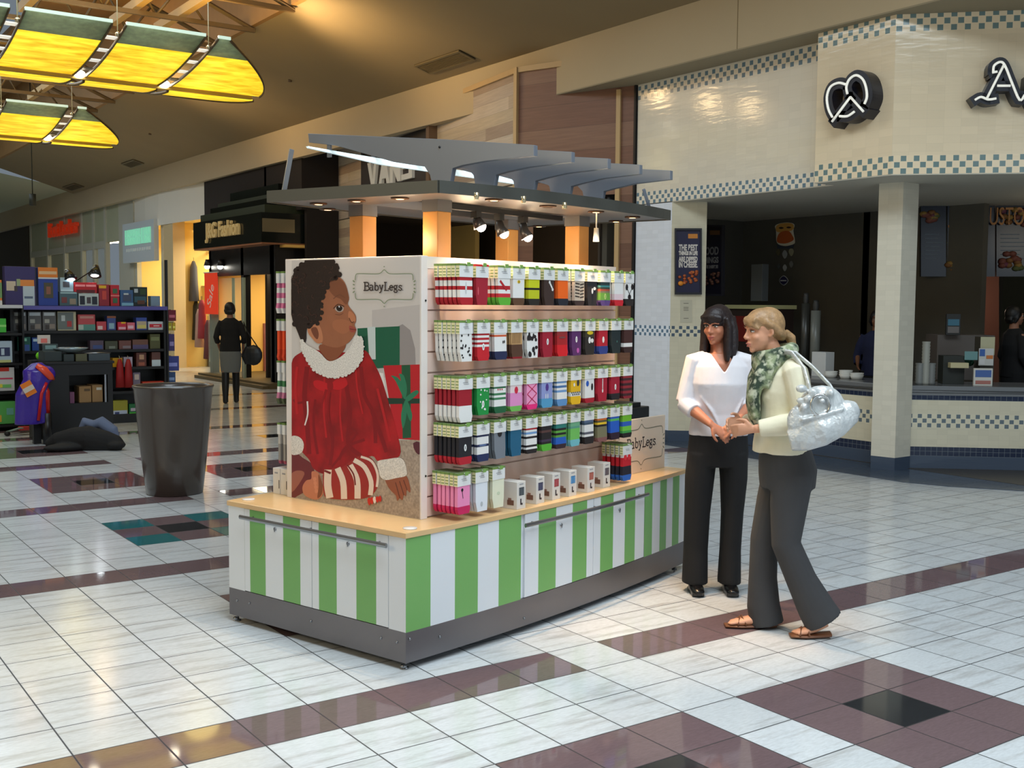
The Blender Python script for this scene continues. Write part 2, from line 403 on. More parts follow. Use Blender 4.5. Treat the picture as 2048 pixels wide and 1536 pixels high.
b = MB(); wall_strip(b, FAC, 2.87, 4.33, TILE_F); struct(b.build('wall_shop_fascia'))
V1_ = (5.5, 3.35); V2_ = (8.6, .25)
b = MB(); wall_strip(b, [(5.8, 4.25), (5.5, 4.25), V1_, V2_], 2.87, 4.345, TILE_FR); struct(b.build('wall_shop_fascia_right'))
b = MB(); wall_strip(b, [(5.8, 7.26), (5.8, 6.62)], 0, 2.87, TILE_L)
wall_strip(b, [(5.8, 6.62), (6.12, 6.36)], 0, 2.87, TILE_R, 5)
struct(b.build('wall_shop_pier'))
SOFM = M('shop_soffit_paint', (196, 192, 178), .8)
b = MB(); b.prism([(5.5, 4.25), (5.5, 3.35), (8.6, .25), (12, .25), (12, 9), (6.4, 9), (5.8, 7.26), (5.8, 4.25)], 2.862, 2.872, SOFM); struct(b.build('ceiling_shop'))
# pillar
b = MB(); P0, P1, P2, P3 = (6.02, 3.87), (6.066, 3.62), (6.33, 3.63), (6.33, 3.9)
wall_strip(b, [P0, P1, P2, P3, P0], 0, 2.862, TILE_P); struct(b.build('wall_shop_pillar'))
# counter fronts
b = MB(); wall_strip(b, [(6.34, 7.1), (6.34, 3.86)], 0, .80, TILE_C); struct(b.build('wall_counter_left'))
b = MB(); wall_strip(b, [(6.33, 3.68), (7.19, 2.92), (8.8, 1.5)], 0, .80, TILE_C, 3); struct(b.build('wall_counter_right'))
CTM = M('counter_laminate', (120, 122, 124), .25, metal=.3)
b = MB(); b.prism([(6.30, 7.1), (6.30, 3.9), (6.34, 3.66), (7.17, 2.90), (8.8, 1.46), (9.3, 2.0), (7.5, 3.6), (6.95, 4.1), (6.95, 7.1)], .80, .845, CTM)
struct(b.build('trim_counter_top', bevel=.004))
# shop interior
DK = M('dark_grey_back_wall', (92, 88, 78), .8, noise=.06, nscale=3)
b = MB(); b.box(8.7, 8.8, 4.4, 9.0, 0, 2.87, DK); b.box(6.12, 8.8, 8.2, 8.3, 0, 2.87, DK); struct(b.build('wall_shop_back'))
b = MB(); b.box(6.3, 12, 0, 9, .0, .006, M('shop_floor_dark', (60, 56, 52), .4)); struct(b.build('floor_shop'))
b = MB(); b.box(11.8, 11.9, -1, 6, 0, 2.87, M('shop_kitchen_wall', (96, 98, 84), .8)); b.box(8.7, 11.9, 6.0, 6.1, 0, 2.87, DK); b.box(8.6, 11.9, -.4, -.3, 0, 2.87, DK); struct(b.build('wall_shop_kitchen'))

# ================================================================ WOOD-PLANK SHOP (VANS)
def plank_mat(name, pal, w0=.16, lng=2.2):
    m, g = new_mat(name, .45); vec, o = g.coord('UV'); u, v = o[0], o[1]
    row = g.math('FLOOR', g.math('DIVIDE', v, w0)); r1 = g.white(g.comb(row, 1.5, 2.5))
    uu = g.math('DIVIDE', g.math('MULTIPLY_ADD', r1, 7.0, u), lng); seg = g.math('FLOOR', uu)
    r2 = g.white(g.comb(seg, row, 9.5))
    ramp = g.n('ShaderNodeValToRGB'); ramp.color_ramp.interpolation = 'CONSTANT'
    el = ramp.color_ramp.elements; el[0].color = (*lin(pal[0]), 1); el[0].position = 0
    el[1].color = (*lin(pal[1]), 1); el[1].position = 1/len(pal)
    for i, c in enumerate(pal[2:]): e = el.new((i+2)/len(pal)); e.color = (*lin(c), 1)
    g.L(r2, ramp.inputs[0])
    grain = g.rng(g.noise(g.comb(g.math('MULTIPLY', u, 2.5), g.math('MULTIPLY', v, 45), r2), 1.0, 5, .6), .25, .8, .80, 1.10)
    col = g.mix(1.0, ramp.outputs[0], g.comb(grain, grain, grain), 'MULTIPLY')
    e = g.math('LESS_THAN', g.math('FRACT', g.math('DIVIDE', v, w0)), .02); col = g.mix(g.math('MULTIPLY', e, .5), col, lin((60, 44, 34)))
    g.L(col, g.b.inputs['Base Color']); return m
PAL = [(204, 188, 168), (186, 168, 146), (168, 146, 126), (198, 180, 152), (190, 174, 158), (212, 196, 172)]
PALR = [(150, 112, 86), (128, 90, 72), (176, 136, 96), (140, 104, 84), (120, 86, 70)]
PLK = plank_mat('mixed_wood_planks', PAL, .17, 3.0); PLR = plank_mat('dark_mixed_wood_planks', PALR, .30, 6.0)
VA = (5.2, 8.95); VD = (math.cos(R(81.9)), math.sin(R(81.9)))
def vp(s): return (VA[0]+VD[0]*s, VA[1]+VD[1]*s)
b = MB(); wall_strip(b, [vp(9.3), vp(8.0)], 0, 4.72, PLK); wall_strip(b, [vp(8.0), vp(0)], 3.2, 4.72, PLK, 1.3)
wall_strip(b, [vp(8.0), vp(5.6)], 0, 3.2, PLK, 1.3); wall_strip(b, [vp(.5), vp(0)], 0, 3.2, PLK, 8.7)
struct(b.build('wall_plank_front_left'))
WE = (5.8, 7.27); WL = math.dist(VA, WE)
def wp(s): return (VA[0]+(WE[0]-VA[0])*s/WL, VA[1]+(WE[1]-VA[1])*s/WL)
b = MB(); wall_strip(b, [wp(0), wp(1.5)], 3.02, 4.72, PLR, 2); wall_strip(b, [wp(1.5), wp(WL)], 0, 4.72, PLR, 3.5); wall_strip(b, [wp(0), wp(.25)], 0, 3.02, PLR, 2)
struct(b.build('wall_plank_front_right'))
WT = M('pale_wood_trim', (196, 164, 116), .45)
b = MB(); b.prism([VA, (VA[0]-.05, VA[1]-.02), (VA[0]-.05, VA[1]+.05), (VA[0]+.01, VA[1]+.05)], 0, 4.74, WT)
x, y = wp(1.5); x2, y2 = wp(1.56); b.prism([(x, y), (x-.03, y-.012), (x2-.03, y2-.012), (x2, y2)], 0, 4.3, WT)
x, y = vp(9.3); b.prism([(x, y), (x-.05, y), (x-.05, y+.06), (x, y+.06)], 0, 4.72, WT)
x, y = vp(0); x2, y2 = vp(9.3); b.prism([(x, y), (x-.04, y), (x2-.04, y2), (x2, y2)], 4.68, 4.75, WT)
x2, y2 = wp(WL); b.prism([(x, y), (x-.03, y-.02), (x2-.03, y2-.01), (x2, y2)], 4.68, 4.75, WT)
struct(b.build('trim_2'))
b = MB(); x, y = wp(WL); b.prism([(x, y), (x-.03, y), (x-.03, y+.03), (x, y+.03)], 0, 4.33, C((18, 16, 18))); struct(b.build('trim_3'))
# shop behind the openings
VI = M('dark_shop_interior', (70, 60, 50), .7, noise=.15, nscale=1.5)
b = MB()
x, y = vp(9.3); b.add([(x, y, 0), (9.5, 17.5, 0), (9.5, 17.5, 4.72), (x, y, 4.72)], [(0, 1, 2, 3)], VI)
b.box(9.5, 9.6, 8.35, 17.5, 0, 4.72, VI); b.box(6.1, 9.5, 8.32, 8.36, 0, 4.72, VI)
b.prism([vp(0), wp(WL), (6.1, 8.3), (9.5, 8.3), (9.5, 17.5), vp(9.3)], 3.22, 3.24, VI)
struct(b.build('wall_dark_interior'))
point('shoe_shop_glow', (7.6, 12.5, 2.6), 26, (1, .75, .5), .2)
b = MB()
for i in range(12):
    x, y = wp(.35+i*.095); b.cyl((x+.05, y+.05, 2.93), (x+.05, y+.05, 3.0), .03, C((14, 12, 12)), n=8)
b2 = b.build('trim_4'); struct(b2)
# VANS sign
VN = Vector((-VD[1], VD[0], 0)).normalized()
def von(x, y, off=0): return onp(x, y, Vector((*VA, 0))+VN*off, VN)
sg = thing('shop_sign', 'dark sign board with bold white capital lettering on the pale wood-plank shop front', 'sign', (*vp(4.4), 3.6))
def onsign(b, pts, off, d, mat): b.plate([von(x, y, off) for x, y in pts], VN*d, mat)
PM = Matrix.Translation(-Vector((*vp(4.4), 3.6)))
def done(b, name, par, M_=PM):
    o = b.build(name); o.data.transform(M_); o.parent = par; return o
BS = C((46, 34, 26)); b = MB()
s0, s1, z0, z1 = 2.75, 6.1, 3.15, 4.38
P = lambda s, z, o=0: Vector((*vp(s), z))+VN*o
b.plate([P(s1, z0), P(s0, z0), P(s0, z1), P(s1, z1)], VN*.06, BS); done(b, 'backing_board', sg)
b = MB()
b.plate([P(s0+.10, z0), P(s0-.02, z0), P(s0-.02, z1+.05), P(s0+.10, z1+.05)], VN*.14, C((110, 84, 60))); done(b, 'side_post', sg)
WH = C((232, 230, 222), .4)
def letter(polys, s_, zt, wd, hh, par=sg):
    b = MB()
    for pl in polys: b.plate([P(s_-px*wd, zt-py*hh, .06) for px, py in pl], VN*.05, WH)
    done(b, 'letter', par)
hz, zt = .66, 4.20
letter([[(0, .18), (.28, .18), (.5, .72), (.62, .18), (3.9, .0), (3.9, .12), (.82, .28), (.62, 1), (.38, 1)]], 5.62, zt, .56, hz*.84)
letter([[(.36, .22), (.66, .22), (1, 1), (.74, 1), (.68, .8), (.34, .8), (.28, 1), (.02, 1)], ], 5.07, zt, .56, hz*.84)
letter([[(0, .22), (.26, .22), (.66, .62), (.66, .22), (.92, .22), (.92, 1), (.68, 1), (.26, .58), (.26, 1), (0, 1)]], 4.50, zt, .52, hz*.84)
letter([[(.05, .22), (.95, .22), (.95, .38), (.34, .38), (.34, .52), (.95, .52), (.95, 1), (.02, 1), (.02, .84), (.66, .84), (.66, .68), (.05, .68)]], 3.98, zt, .50, hz*.84)
# ================================================================ FAR SHOPS
XW = 5.6
def wallx(name, x, y0, y1, z0, z1, mat, t=.12):
    b = MB(); b.box(x, x+t, y0, y1, z0, z1, mat); return struct(b.build(name))
OLV = M('olive_pale_shopfront', (176, 178, 150), .5); GRY = M('pale_grey_shopfront', (188, 186, 170), .5)
# shop with the red sign (frosted glazed front)
wallx('wall_shopfront_far', XW, 28.9, 40.4, 3.35, 4.6, OLV)
wallx('wall_shopfront_end', XW-.05, 40.4, 58, 0, 4.6, M('far_shop_dark', (60, 50, 36), .8))
GL = M('shop_glass_pale', (186, 190, 170), .15, alpha=.35)
b = MB(); b.box(XW+.02, XW+.04, 30.3, 40.4, .0, 3.35, GL); struct(b.build('window_1'))
b = MB()
for y in (30.3, 31.6, 33.0, 35.2, 37.6, 40.2): b.box(XW-.04, XW+.08, y-.09, y+.09, 0, 4.45, GRY)
b.box(XW-.03, XW+.06, 30.3, 40.3, 3.2, 3.4, GRY)
struct(b.build('trim_5'))
b = MB(); b.box(9.8, 10, 28.9, 41, 0, 4.4, M('far_interior_cream', (206, 190, 140), .8)); b.box(XW+.1, 10, 28.8, 28.9, 0, 4.4, GRY); b.box(XW+.1, 10, 28.8, 41, 3.9, 4.0, GRY); struct(b.build('wall_far_interior'))
area('far_shop_light', (7.8, 34, 3.8), 3, 130, (1, .86, .6), (0, 0, -1), 9)
wallx('wall_shopfront_grey', XW-.03, 27.5, 28.9, 0, 4.46, GRY)
s = thing('shop_sign', 'red shop sign lettering on the pale green glazed shop front at far left', 'sign', (5.42, 35, 4.0))
put_text('Foot Locker', .62, (5.46, 34.9, 3.97), (-1, 0, 0), M('red_sign_letters', (196, 52, 20), .4, emit=.25), width=3.8, depth=.05, parent=s, bold=.02)
b = MB()
for i in range(5): b.box(XW+1.2+i*.4, XW+1.5+i*.4, 30.6+i*1.6, 31.4+i*1.6, 0, 1.2+.3*(i % 2), C((150, 134, 96)))
tag(b.build('display_plinth'), 'row of pale display plinths inside the glazed shop below the red sign', 'display')
# white tiled shop with mint sign
WHT = M('white_glossy_fascia', (240, 234, 220), .18, bump=.3, nscale=2.5)
b = MB()
arc = [(XW-.02, 27.4), (XW-.10, 26.2), (XW-.13, 25.0), (XW-.10, 23.4), (XW-.02, 21.7)]
wall_strip(b, arc, 3.55, 4.42, WHT); struct(b.build('wall_shopfront_white'))
b = MB(); b.box(XW-.1, XW+.2, 24.0, 24.7, 0, 3.6, M('cream_column', (206, 184, 140), .6)); b.box(XW-.02, XW+.1, 27.25, 27.45, 0, 3.6, GRY); b.box(XW-.03, XW+.1, 24.95, 25.15, 0, 3.6, GRY); struct(b.build('wall_shopfront_column'))
YI = M('warm_yellow_interior', (238, 208, 130), .8); b = MB()
b.box(8.8, 8.9, 15.5, 28.8, 0, 3.7, YI); b.box(XW, 8.9, 27.45, 27.55, 0, 3.7, YI); b.box(XW, 8.9, 21.0, 28, 3.6, 3.66, YI); b.box(XW+.3, 8.9, 24.3, 24.36, 0, 3.6, YI)
struct(b.build('wall_yellow_interior'))
area('yellow_shop_light', (7.3, 25.8, 3.5), 1.2, 150, (1, .90, .62), (.3, 0, -1), 2.6)
area('yellow_shop_light_2', (7.3, 22.6, 3.5), 1.2, 180, (1, .90, .62), (.2, 0, -1), 2.6)
s = thing('shop_sign', 'white square sign box with pale mint lettering in front of the white shop front', 'sign', (5.38, 26.5, 3.2))
b = MB(); b.box(-.0, .12, -1.4, 1.35, -.53, .52, M('sign_box_white', (196, 204, 208), .4)); b.build('sign_box', s)
b = MB(); MINT = M('mint_sign_letters', (150, 232, 196), .4, emit=.35)
random.seed(3); y = -1.15
while y < 1.0:
    wd = random.uniform(.12, .24); b.box(-.03, .0, y, y+.05, -.06, .34, MINT); b.box(-.03, 0, y+wd-.05, y+wd, -.06, .34, MINT); b.box(-.03, 0, y+.05, y+wd-.05, random.choice((-.06, .12, .28)), random.choice((.34, .0, .18)) if 0 else .34, MINT) if random.random() < .4 else b.box(-.03, 0, y+.05, y+wd-.05, .11, .17, MINT)
    y += wd+.07
b.build('lettering', s)
b = MB()
for i in range(11): b.box(-.02, 0, -1.1+i*.2, -1.02+i*.2, -.24, -.16, C((226, 232, 228)))
b.build('small_lettering', s)
# things seen inside the yellow shop
def coat(name, x, y, z, c, lab, h=.85, wd=.34, grp=None):
    t = thing(name, lab, 'clothing', (x, y, z), 0, grp); m_ = C(c, .9)
    b = MB(); b.tube([(0, 0, 0), (0, 0, -h*.15), (0, 0, -h*.5), (0, 0, -h)], [(.03, .05), (.07, wd*.36), (.08, wd*.42), (.10, wd*.55)], m_, 12, ref=(1, 0, 0)); b.build('garment', t)
    b = MB(); b.tube([(0, 0, .09), (.01, .02, .06), (0, 0, .0)], .006, C((60, 60, 60)), 6); b.build('hanger', t)
    return t
def sp(x, y, X): return onx(x, y, X)
for i, (px_, py_) in enumerate(((367, 522), (387, 522))):
    p = sp(px_, py_, 6.05); coat('coat', p.x, p.y, p.z, (84, 80, 80) if i == 0 else (100, 100, 106), ('dark grey coat hanging nearest the white sign in the bright yellow shop window', 'lighter grey coat hanging beside the darker one in the bright yellow shop window')[i], 1.0, .5)
b = MB(); p0, p1 = sp(352, 517, 6.35), sp(416, 519, 6.35); b.box(6.44, 6.48, p1.y-.6, p0.y, p0.z+.05, p0.z+.12, C((236, 214, 150)))
p0 = sp(352, 573, 6.35); b.box(6.30, 6.7, p1.y-.6, p0.y+.3, p0.z-.05, p0.z, C((230, 208, 140)))
tag(b.build('display_shelf'), 'pale shelf and rail behind the hanging coats in the yellow shop', 'shelf')
for i, x in enumerate((362, 372, 382, 392, 402)):
    p = sp(x, 600, 6.12); coat('jacket', p.x, p.y, p.z, ((54, 52, 44), (70, 64, 56), (48, 50, 50), (64, 60, 50), (80, 72, 60))[i], 'dark jacket in the row hanging under the shelf of the yellow shop', 1.0, .3, 'dark jackets under the shelf')
b = MB(); p0, p1 = sp(362, 690, 6.4), sp(420, 735, 6.4); b.box(6.4, 7.0, max(p1.y, 21.9), min(p0.y, 24.2), .01, .75, C((66, 60, 40))); tag(b.build('display_table'), 'low dark display table at the foot of the yellow shop window', 'table')
for i, (x, y) in enumerate(((366, 455), (384, 452), (376, 463), (392, 461))):
    p = sp(x, y, 6.2); b = MB(); b.cyl((0, 0, .12), (0, 0, 0), .05, C((220, 220, 210)), .11); b.ball((0, 0, -.01), .09, M('warm_bulb', (255, 236, 190), emit=9)); o = b.build('spot_lamp'); o.location = p
    tag(o, 'bright track spot lamp under the ceiling of the yellow shop', 'lamp', 'spot lamps in the yellow shop')
# small ceiling lamps in the glazed shop
for i, (x, y) in enumerate(((218, 484), (231, 483), (143, 492))):
    p = sp(x, y, 6.4); b = MB(); b.ball((0, 0, 0), (.16, .22, .05), M('warm_bulb', (255, 236, 190), emit=9)); o = b.build('ceiling_lamp'); o.location = p
    tag(o, ('bright ceiling lamp nearest the mint sign in the glazed shop', 'bright ceiling lamp left of its twin in the glazed shop', 'faint ceiling lamp under the red shop sign')[i], 'lamp')

# ---------------------------------------------------------------- J&G Fashion
GX = 4.75; pc = onx(523, 484, GX)      # near corner of the black canopy
cy, cz0 = pc.y, pc.z; zt = onx(523, 424, GX).z; yl = onx(387, 495, GX).y; pr_ = ony(652, 486, cy)
BLK = M('gloss_black_fascia', (20, 24, 20), .16); BKM = M('near_black_metal', (22, 18, 16), .4); GRN = M('dark_green_moulding', (46, 52, 30), .4)
cp = thing('shop_canopy', 'glossy black fascia canopy with gold script lettering over the caged shop entrance', 'canopy', (GX, cy, cz0))
b = MB(); b.prism([(0, 0), (0, yl-cy), (1.1, yl-cy), (1.1, .9), (pr_.x-GX, .9), (pr_.x-GX, 0)], 0, zt-cz0, BLK); b.build('fascia', cp)
b = MB(); b.prism([(.01, .01), (.01, yl-cy-.01), (1.1, yl-cy-.01), (1.1, .9), (pr_.x-GX-.02, .9), (pr_.x-GX-.02, .01)], -.03, 0, M('warm_brown_soffit', (150, 96, 60), .5)); b.build('soffit', cp)
b = MB(); hgt = zt-cz0
for i, (o, h0, h1) in enumerate(((.12, hgt, hgt+.16), (.28, hgt+.16, hgt+.30), (.40, hgt+.30, hgt+.40), (.60, hgt+.40, hgt+.62))):
    b.prism([(o, o), (o, yl-cy-o), (1.1, yl-cy-o), (1.1, 1.0), (pr_.x-GX, 1.0), (pr_.x-GX, o)], h0, h1, (GRN, BLK)[i % 2])
b.build('stepped_moulding', cp)
GOLD = M('pale_gold_letters', (206, 178, 120), .4, emit=.1)
pa, pb_ = onx(412, 462, GX-.03), onx(480, 456, GX-.03)
put_text('J&G Fashion', .42, ((pa+pb_)/2), (-1, 0, 0), GOLD, width=abs(pb_.y-pa.y), depth=.02, parent=cp, name='script_lettering', bold=.012)
pa, pb_ = ony(525, 436, cy-.02), ony(590, 466, cy-.02)
b = MB(); b.box(pa.x, pb_.x, cy-.012, cy-.002, pb_.z, pa.z, M('reflective_panel', (150, 136, 104), .15, metal=.5)); o = b.build('reflecting_panel'); o.data.transform(Matrix.Translation(-Vector((GX, cy, cz0)))); o.parent = cp
# shop front under the canopy
GY = cy+.25; zl = cz0-.03
b = MB()
b.box(GX+.35, GX+.5, GY, yl, zl-.55, zl, BKM); b.box(GX+.35, pr_.x, GY, GY+.1, zl-.5, zl, BKM)
for y in (GY, GY+1.55, yl-.1): b.box(GX+.35, GX+.5, y, y+.14, 0, zl, BKM)
b.box(GX+.35, GX+.75, GY-.05, GY+.2, 0, zl, BKM)
for x in (GX+1.35, pr_.x): b.box(x, x+.1, GY, GY+.12, 0, zl, BKM)
b.box(5.6, 9.5, GY-.4, GY-.3, 0, 4.6, M('dark_gap_wall', (34, 26, 20), .9)); b.box(5.5, 5.6, GY-.4, 21.75, 3.4, 4.36, M('dark_gap_wall', (34, 26, 20), .9)); b.box(5.5, 9.5, vp(9.3)[1], vp(9.3)[1]+.1, 0, 4.6, M('dark_gap_wall', (34, 26, 20), .9))
b.box(5.6, 9.5, vp(9.3)[1], 21.4, 4.36, 4.4, M('dark_gap_wall', (34, 26, 20), .9))
struct(b.build('wall_caged_entrance'))
GI = M('golden_interior', (236, 186, 96), .8)
b = MB(); b.box(8.6, 8.7, GY-.3, 22, 0, zl, GI); b.box(5.3, 8.7, yl, yl+.1, 0, zl, GI); b.box(5.2, 8.7, GY-.3, yl, zl-.05, zl, GI); struct(b.build('wall_golden_interior'))
area('golden_shop_light', (6.7, (GY+yl)/2, zl-.2), 1.5, 150, (1, .88, .60), (.2, 0, -1), 2.5)
b = MB(); b.box(GX+.1, 8.6, GY-.35, yl+.1, 0, .1, M('shop_plinth_olive', (92, 76, 44), .5)); b.box(GX-.02, GX+.15, GY-.3, yl, 0, .06, M('shop_plinth_olive', (92, 76, 44), .5)); struct(b.build('floor_plinth'))
# slatted wall behind and grille in front
b = MB()
for i in range(34): b.box(8.5, 8.6, GY, yl, .5+i*.07, .545+i*.07, M('golden_slat', (216, 168, 90), .5))
o = b.build('wall_golden_slats'); struct(o)
gr = thing('rolling_grille', 'black rolling security grille pulled across the golden lit shop entrance', 'grille', (GX+1.4, GY, 0.1))
b = MB()
for i in range(26): b.box(0, pr_.x-GX-1.4, -.01, .01, .1+i*.11, .115+i*.11, BKM)
b.build('rails', gr); b = MB(); n = 10
for i in range(n): x = i*(pr_.x-GX-1.4)/n; b.box(x, x+.014, -.012, .012, 0, 2.95, BKM)
b.build('links', gr)
gl = thing('glass_display_case', 'tall glass corner window of the shop beside the orange sale banner', 'window', (GX+.3, yl-.9, 0.1))
b = MB(); b.box(0, .02, -1.2, .9, 0, zl-.7, M('thin_glass', (210, 220, 200), .05, alpha=.18)); b.build('pane', gl)
b = MB(); b.box(-.02, .03, -.62, -.58, 0, zl-.7, C((150, 160, 140))); b.box(-.02, .03, -1.2, -1.16, 0, zl-.7, C((150, 160, 140))); b.build('frame', gl)
bn = thing('sale_banner', 'orange hanging sale banner with white handwriting in the shop window', 'banner', onx(422, 545, GX+.2))
p0, p1 = onx(409, 546, GX+.2), onx(436, 629, GX+.2); hw = (p0.y-p1.y)/2
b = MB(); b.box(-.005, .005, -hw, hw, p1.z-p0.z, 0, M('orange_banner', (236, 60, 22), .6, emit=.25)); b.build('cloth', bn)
b = MB(); b.cyl((0, -hw-.05, 0), (0, hw+.05, 0), .012, C((180, 180, 170)), n=8); b.build('rod', bn); b = MB(); b.cyl((0, -hw, 0), (0, -hw, zl-.55-bn.location.z), .006, C((60, 60, 56)), n=6); b.cyl((0, hw, 0), (0, hw, zl-.55-bn.location.z), .006, C((60, 60, 56)), n=6); b.build('hanging_wires', bn)
o = text_mesh('Sale', .34, .003, C((250, 214, 200)), 'handwriting'); mm = face_rot((-1, 0, 0)) @ Matrix.Rotation(R(62), 4, 'Z'); mm.translation = Vector((-.012, 0, (p1.z-p0.z)*.55)); o.data.transform(mm); o.parent = bn
for i, (x, y) in enumerate(((416, 532), (442, 532))):
    p = onx(x, y, GX+.3); b = MB(); b.cyl((0, 0, .14), (0, 0, 0), .05, BKM, .09); b.ball((-.02, 0, -.01), .06, M('white_bulb', (255, 250, 235), emit=14)); o = b.build('spot_lamp'); o.location = p
    tag(o, ('small bright spot lamp just above the orange sale banner', 'small bright spot lamp right of the orange sale banner under the black canopy')[i], 'lamp')
# desk lamp, shoes and pink display inside
t = thing('table_lamp', 'gooseneck lamp standing against the golden slatted wall in the caged shop', 'lamp', onx(498, 634, 6.6))
b = MB(); b.cyl((0, 0, 0), (0, 0, .02), .1, BKM); b.build('base', t); b = MB(); b.tube([(0, 0, 0), (0, .15, .4), (0, .1, .75), (0, -.1, .85)], .018, BKM); b.build('arm', t)
b = MB(); b.cyl((0, -.08, .86), (0, -.2, .74), .04, C((90, 50, 30)), .12); b.build('lamp_shade', t)
p = onx(500, 640, 6.6); b = MB(); b.box(6.3, 6.9, max(p.y-1.5, GY+.2), min(p.y+.8, yl-.1), .1, p.z-.05, C((150, 92, 92))); tag(b.build('display_counter'), 'dusty pink display counter in the caged shop behind the walking woman', 'counter')
for i, x in enumerate((489, 501, 527, 541, 556)):
    p = onx(x, 634, 6.45); p.z = onx(500, 640, 6.6).z-.05; t = thing('shoe', 'dark high-heeled shoe standing in the row on the pink display counter', 'shoe', p, 0, 'shoes on the pink display counter')
    b = MB(); b.tube([(0, .1, .02), (0, .02, .05), (0, -.06, .12), (0, -.07, .2)], [(.03, .02), (.035, .03), (.03, .03), (.035, .035)], BKM, 8); b.build('upper', t); b = MB(); b.cyl((0, -.07, .12), (0, -.09, 0), .012, BKM, n=6); b.build('heel', t)
# hanging clothes rack just inside the glass
for i, (x, y, c) in enumerate(((404, 600, (170, 60, 70)), (398, 618, (190, 150, 130)), (416, 640, (110, 60, 60)), (428, 645, (190, 190, 170)))):
    p = onx(x, y, 5.6); coat('garment', p.x, p.y, p.z, c, ('red garment on the rack left of the sale banner', 'beige garment on the rack left of the sale banner', 'maroon garment hanging below the sale banner', 'pale garment hanging below and right of the sale banner')[i], .9, .35)
# black tube end lamp at far left ceiling
p = ony(65, 388, 26); b = MB(); b.cyl((0, 0, 0), (0, 0, -.28), .08, C((40, 40, 26)), n=12); b.cyl((0, 0, 0), (0, 0, (zc(p.x) if p.x > XE else 7.3)-p.z), .012, C((40, 40, 26)), n=6); o = b.build('pendant_speaker'); o.location = p; tag(o, 'small dark cylinder hanging on a rod from the ceiling at far left', 'speaker')
for i, (x, z0, z1) in enumerate(((235, 528, 570),)):
    pass

# ================================================================ PRETZEL SHOP SIGNS
NE = M('neon_tube_white', (236, 236, 226), .3, emit=.45); CH = M('black_channel_letter', (24, 26, 38), .35)
def on55(x, y, off=0): return onx(x, y, 5.5-off)
def sign_strokes(par, strokes, on, nrm, wch, wtube, dep, offs):
    n = Vector(nrm).normalized(); chb = MB(); tb = MB()
    for st, cl in strokes:
        P_ = [on(*p) for p in (spl(st, 4, cl) if len(st) > 2 else st)]
        N_ = len(P_); V = []; F = []
        for i, p in enumerate(P_):
            a = P_[(i-1) % N_] if (cl or i) else p; c = P_[(i+1) % N_] if (cl or i < N_-1) else p
            t = (c-a).normalized(); sd = t.cross(n)
            if not cl and i in (0, N_-1): p = p+t*(wch*.6 if i else -wch*.6)
            for s_, d_ in ((-1, 0), (1, 0), (1, 1), (-1, 1)): V.append(p+sd*s_*wch+n*(d_*dep))
        for i in range(N_ if cl else N_-1):
            j = (i+1) % N_
            for k in range(4): F.append((i*4+k, i*4+(k+1) % 4, j*4+(k+1) % 4, j*4+k))
        if not cl: F += [(0, 1, 2, 3), ((N_-1)*4+3, (N_-1)*4+2, (N_-1)*4+1, (N_-1)*4)]
        chb.add(V, F, CH)
        tb.tube([p+n*(dep+.012) for p in P_], wtube, NE, 8, closed=cl)
    for bb, nm in ((chb, 'channel'), (tb, 'neon_tube')):
        o = bb.build(nm); o.data.transform(Matrix.Translation(-par.location)); o.parent = par
pz = thing('pretzel_sign', 'dark pretzel-shaped sign outlined with a white neon tube on the cream tiled fascia', 'sign', on55(1722, 200))
k1 = [(1688, 238), (1680, 222), (1677, 198), (1684, 178), (1700, 170), (1714, 173)]
k2 = [(1718, 192), (1716, 178), (1722, 163), (1735, 155), (1748, 162), (1755, 178), (1757, 198), (1752, 212)]
sign_strokes(pz, [(k1, False), (k2, False), ([(1687, 247), (1724, 198)], False), ([(1724, 198), (1750, 227)], False), ([(1702, 236), (1718, 236), (1732, 227)], False)], on55, (-1, 0, 0), .052, .012, .16, 0)
VT = Vector((V2_[0]-V1_[0], V2_[1]-V1_[1], 0)).normalized(); VNR = Vector((VT.y, -VT.x, 0)); VNR = -VNR if VNR.dot(CAM-Vector((*V1_, 0))) < 0 else VNR
def on45(x, y): return onp(x, y, Vector((*V1_, 0)), VNR)
sa = thing('letter_sign', 'large black gothic capital A outlined in white neon on the cream tiled fascia', 'sign', on45(1995, 180))
sign_strokes(sa, [([(1942, 206), (1954, 200), (1968, 205), (1984, 203)], False), ([(1965, 204), (1999, 137)], False), ([(1978, 150), (1980, 138), (1992, 131), (2001, 138), (2014, 170), (2030, 206), (2040, 196)], False), ([(1986, 178), (2012, 178)], False), ([(1976, 152), (1986, 150)], False)], on45, VNR, .045, .011, .14, 0)
sb = thing('letter_sign', 'sliver of a black channel letter at the very right edge beside the gothic A', 'sign', on45(2060, 180))
sign_strokes(sb, [([(2052, 165), (2050, 190), (2056, 212), (2068, 214)], False)], on45, VNR, .045, .011, .14, 0)
def flat_on(b, pts, on, nrm, d, mat): b.plate([on(*p)+Vector(nrm)*.0005 for p in pts], Vector(nrm)*d, mat)
def parent_at(o, par): o.data.transform(par.matrix_basis.inverted()); o.parent = par; return o
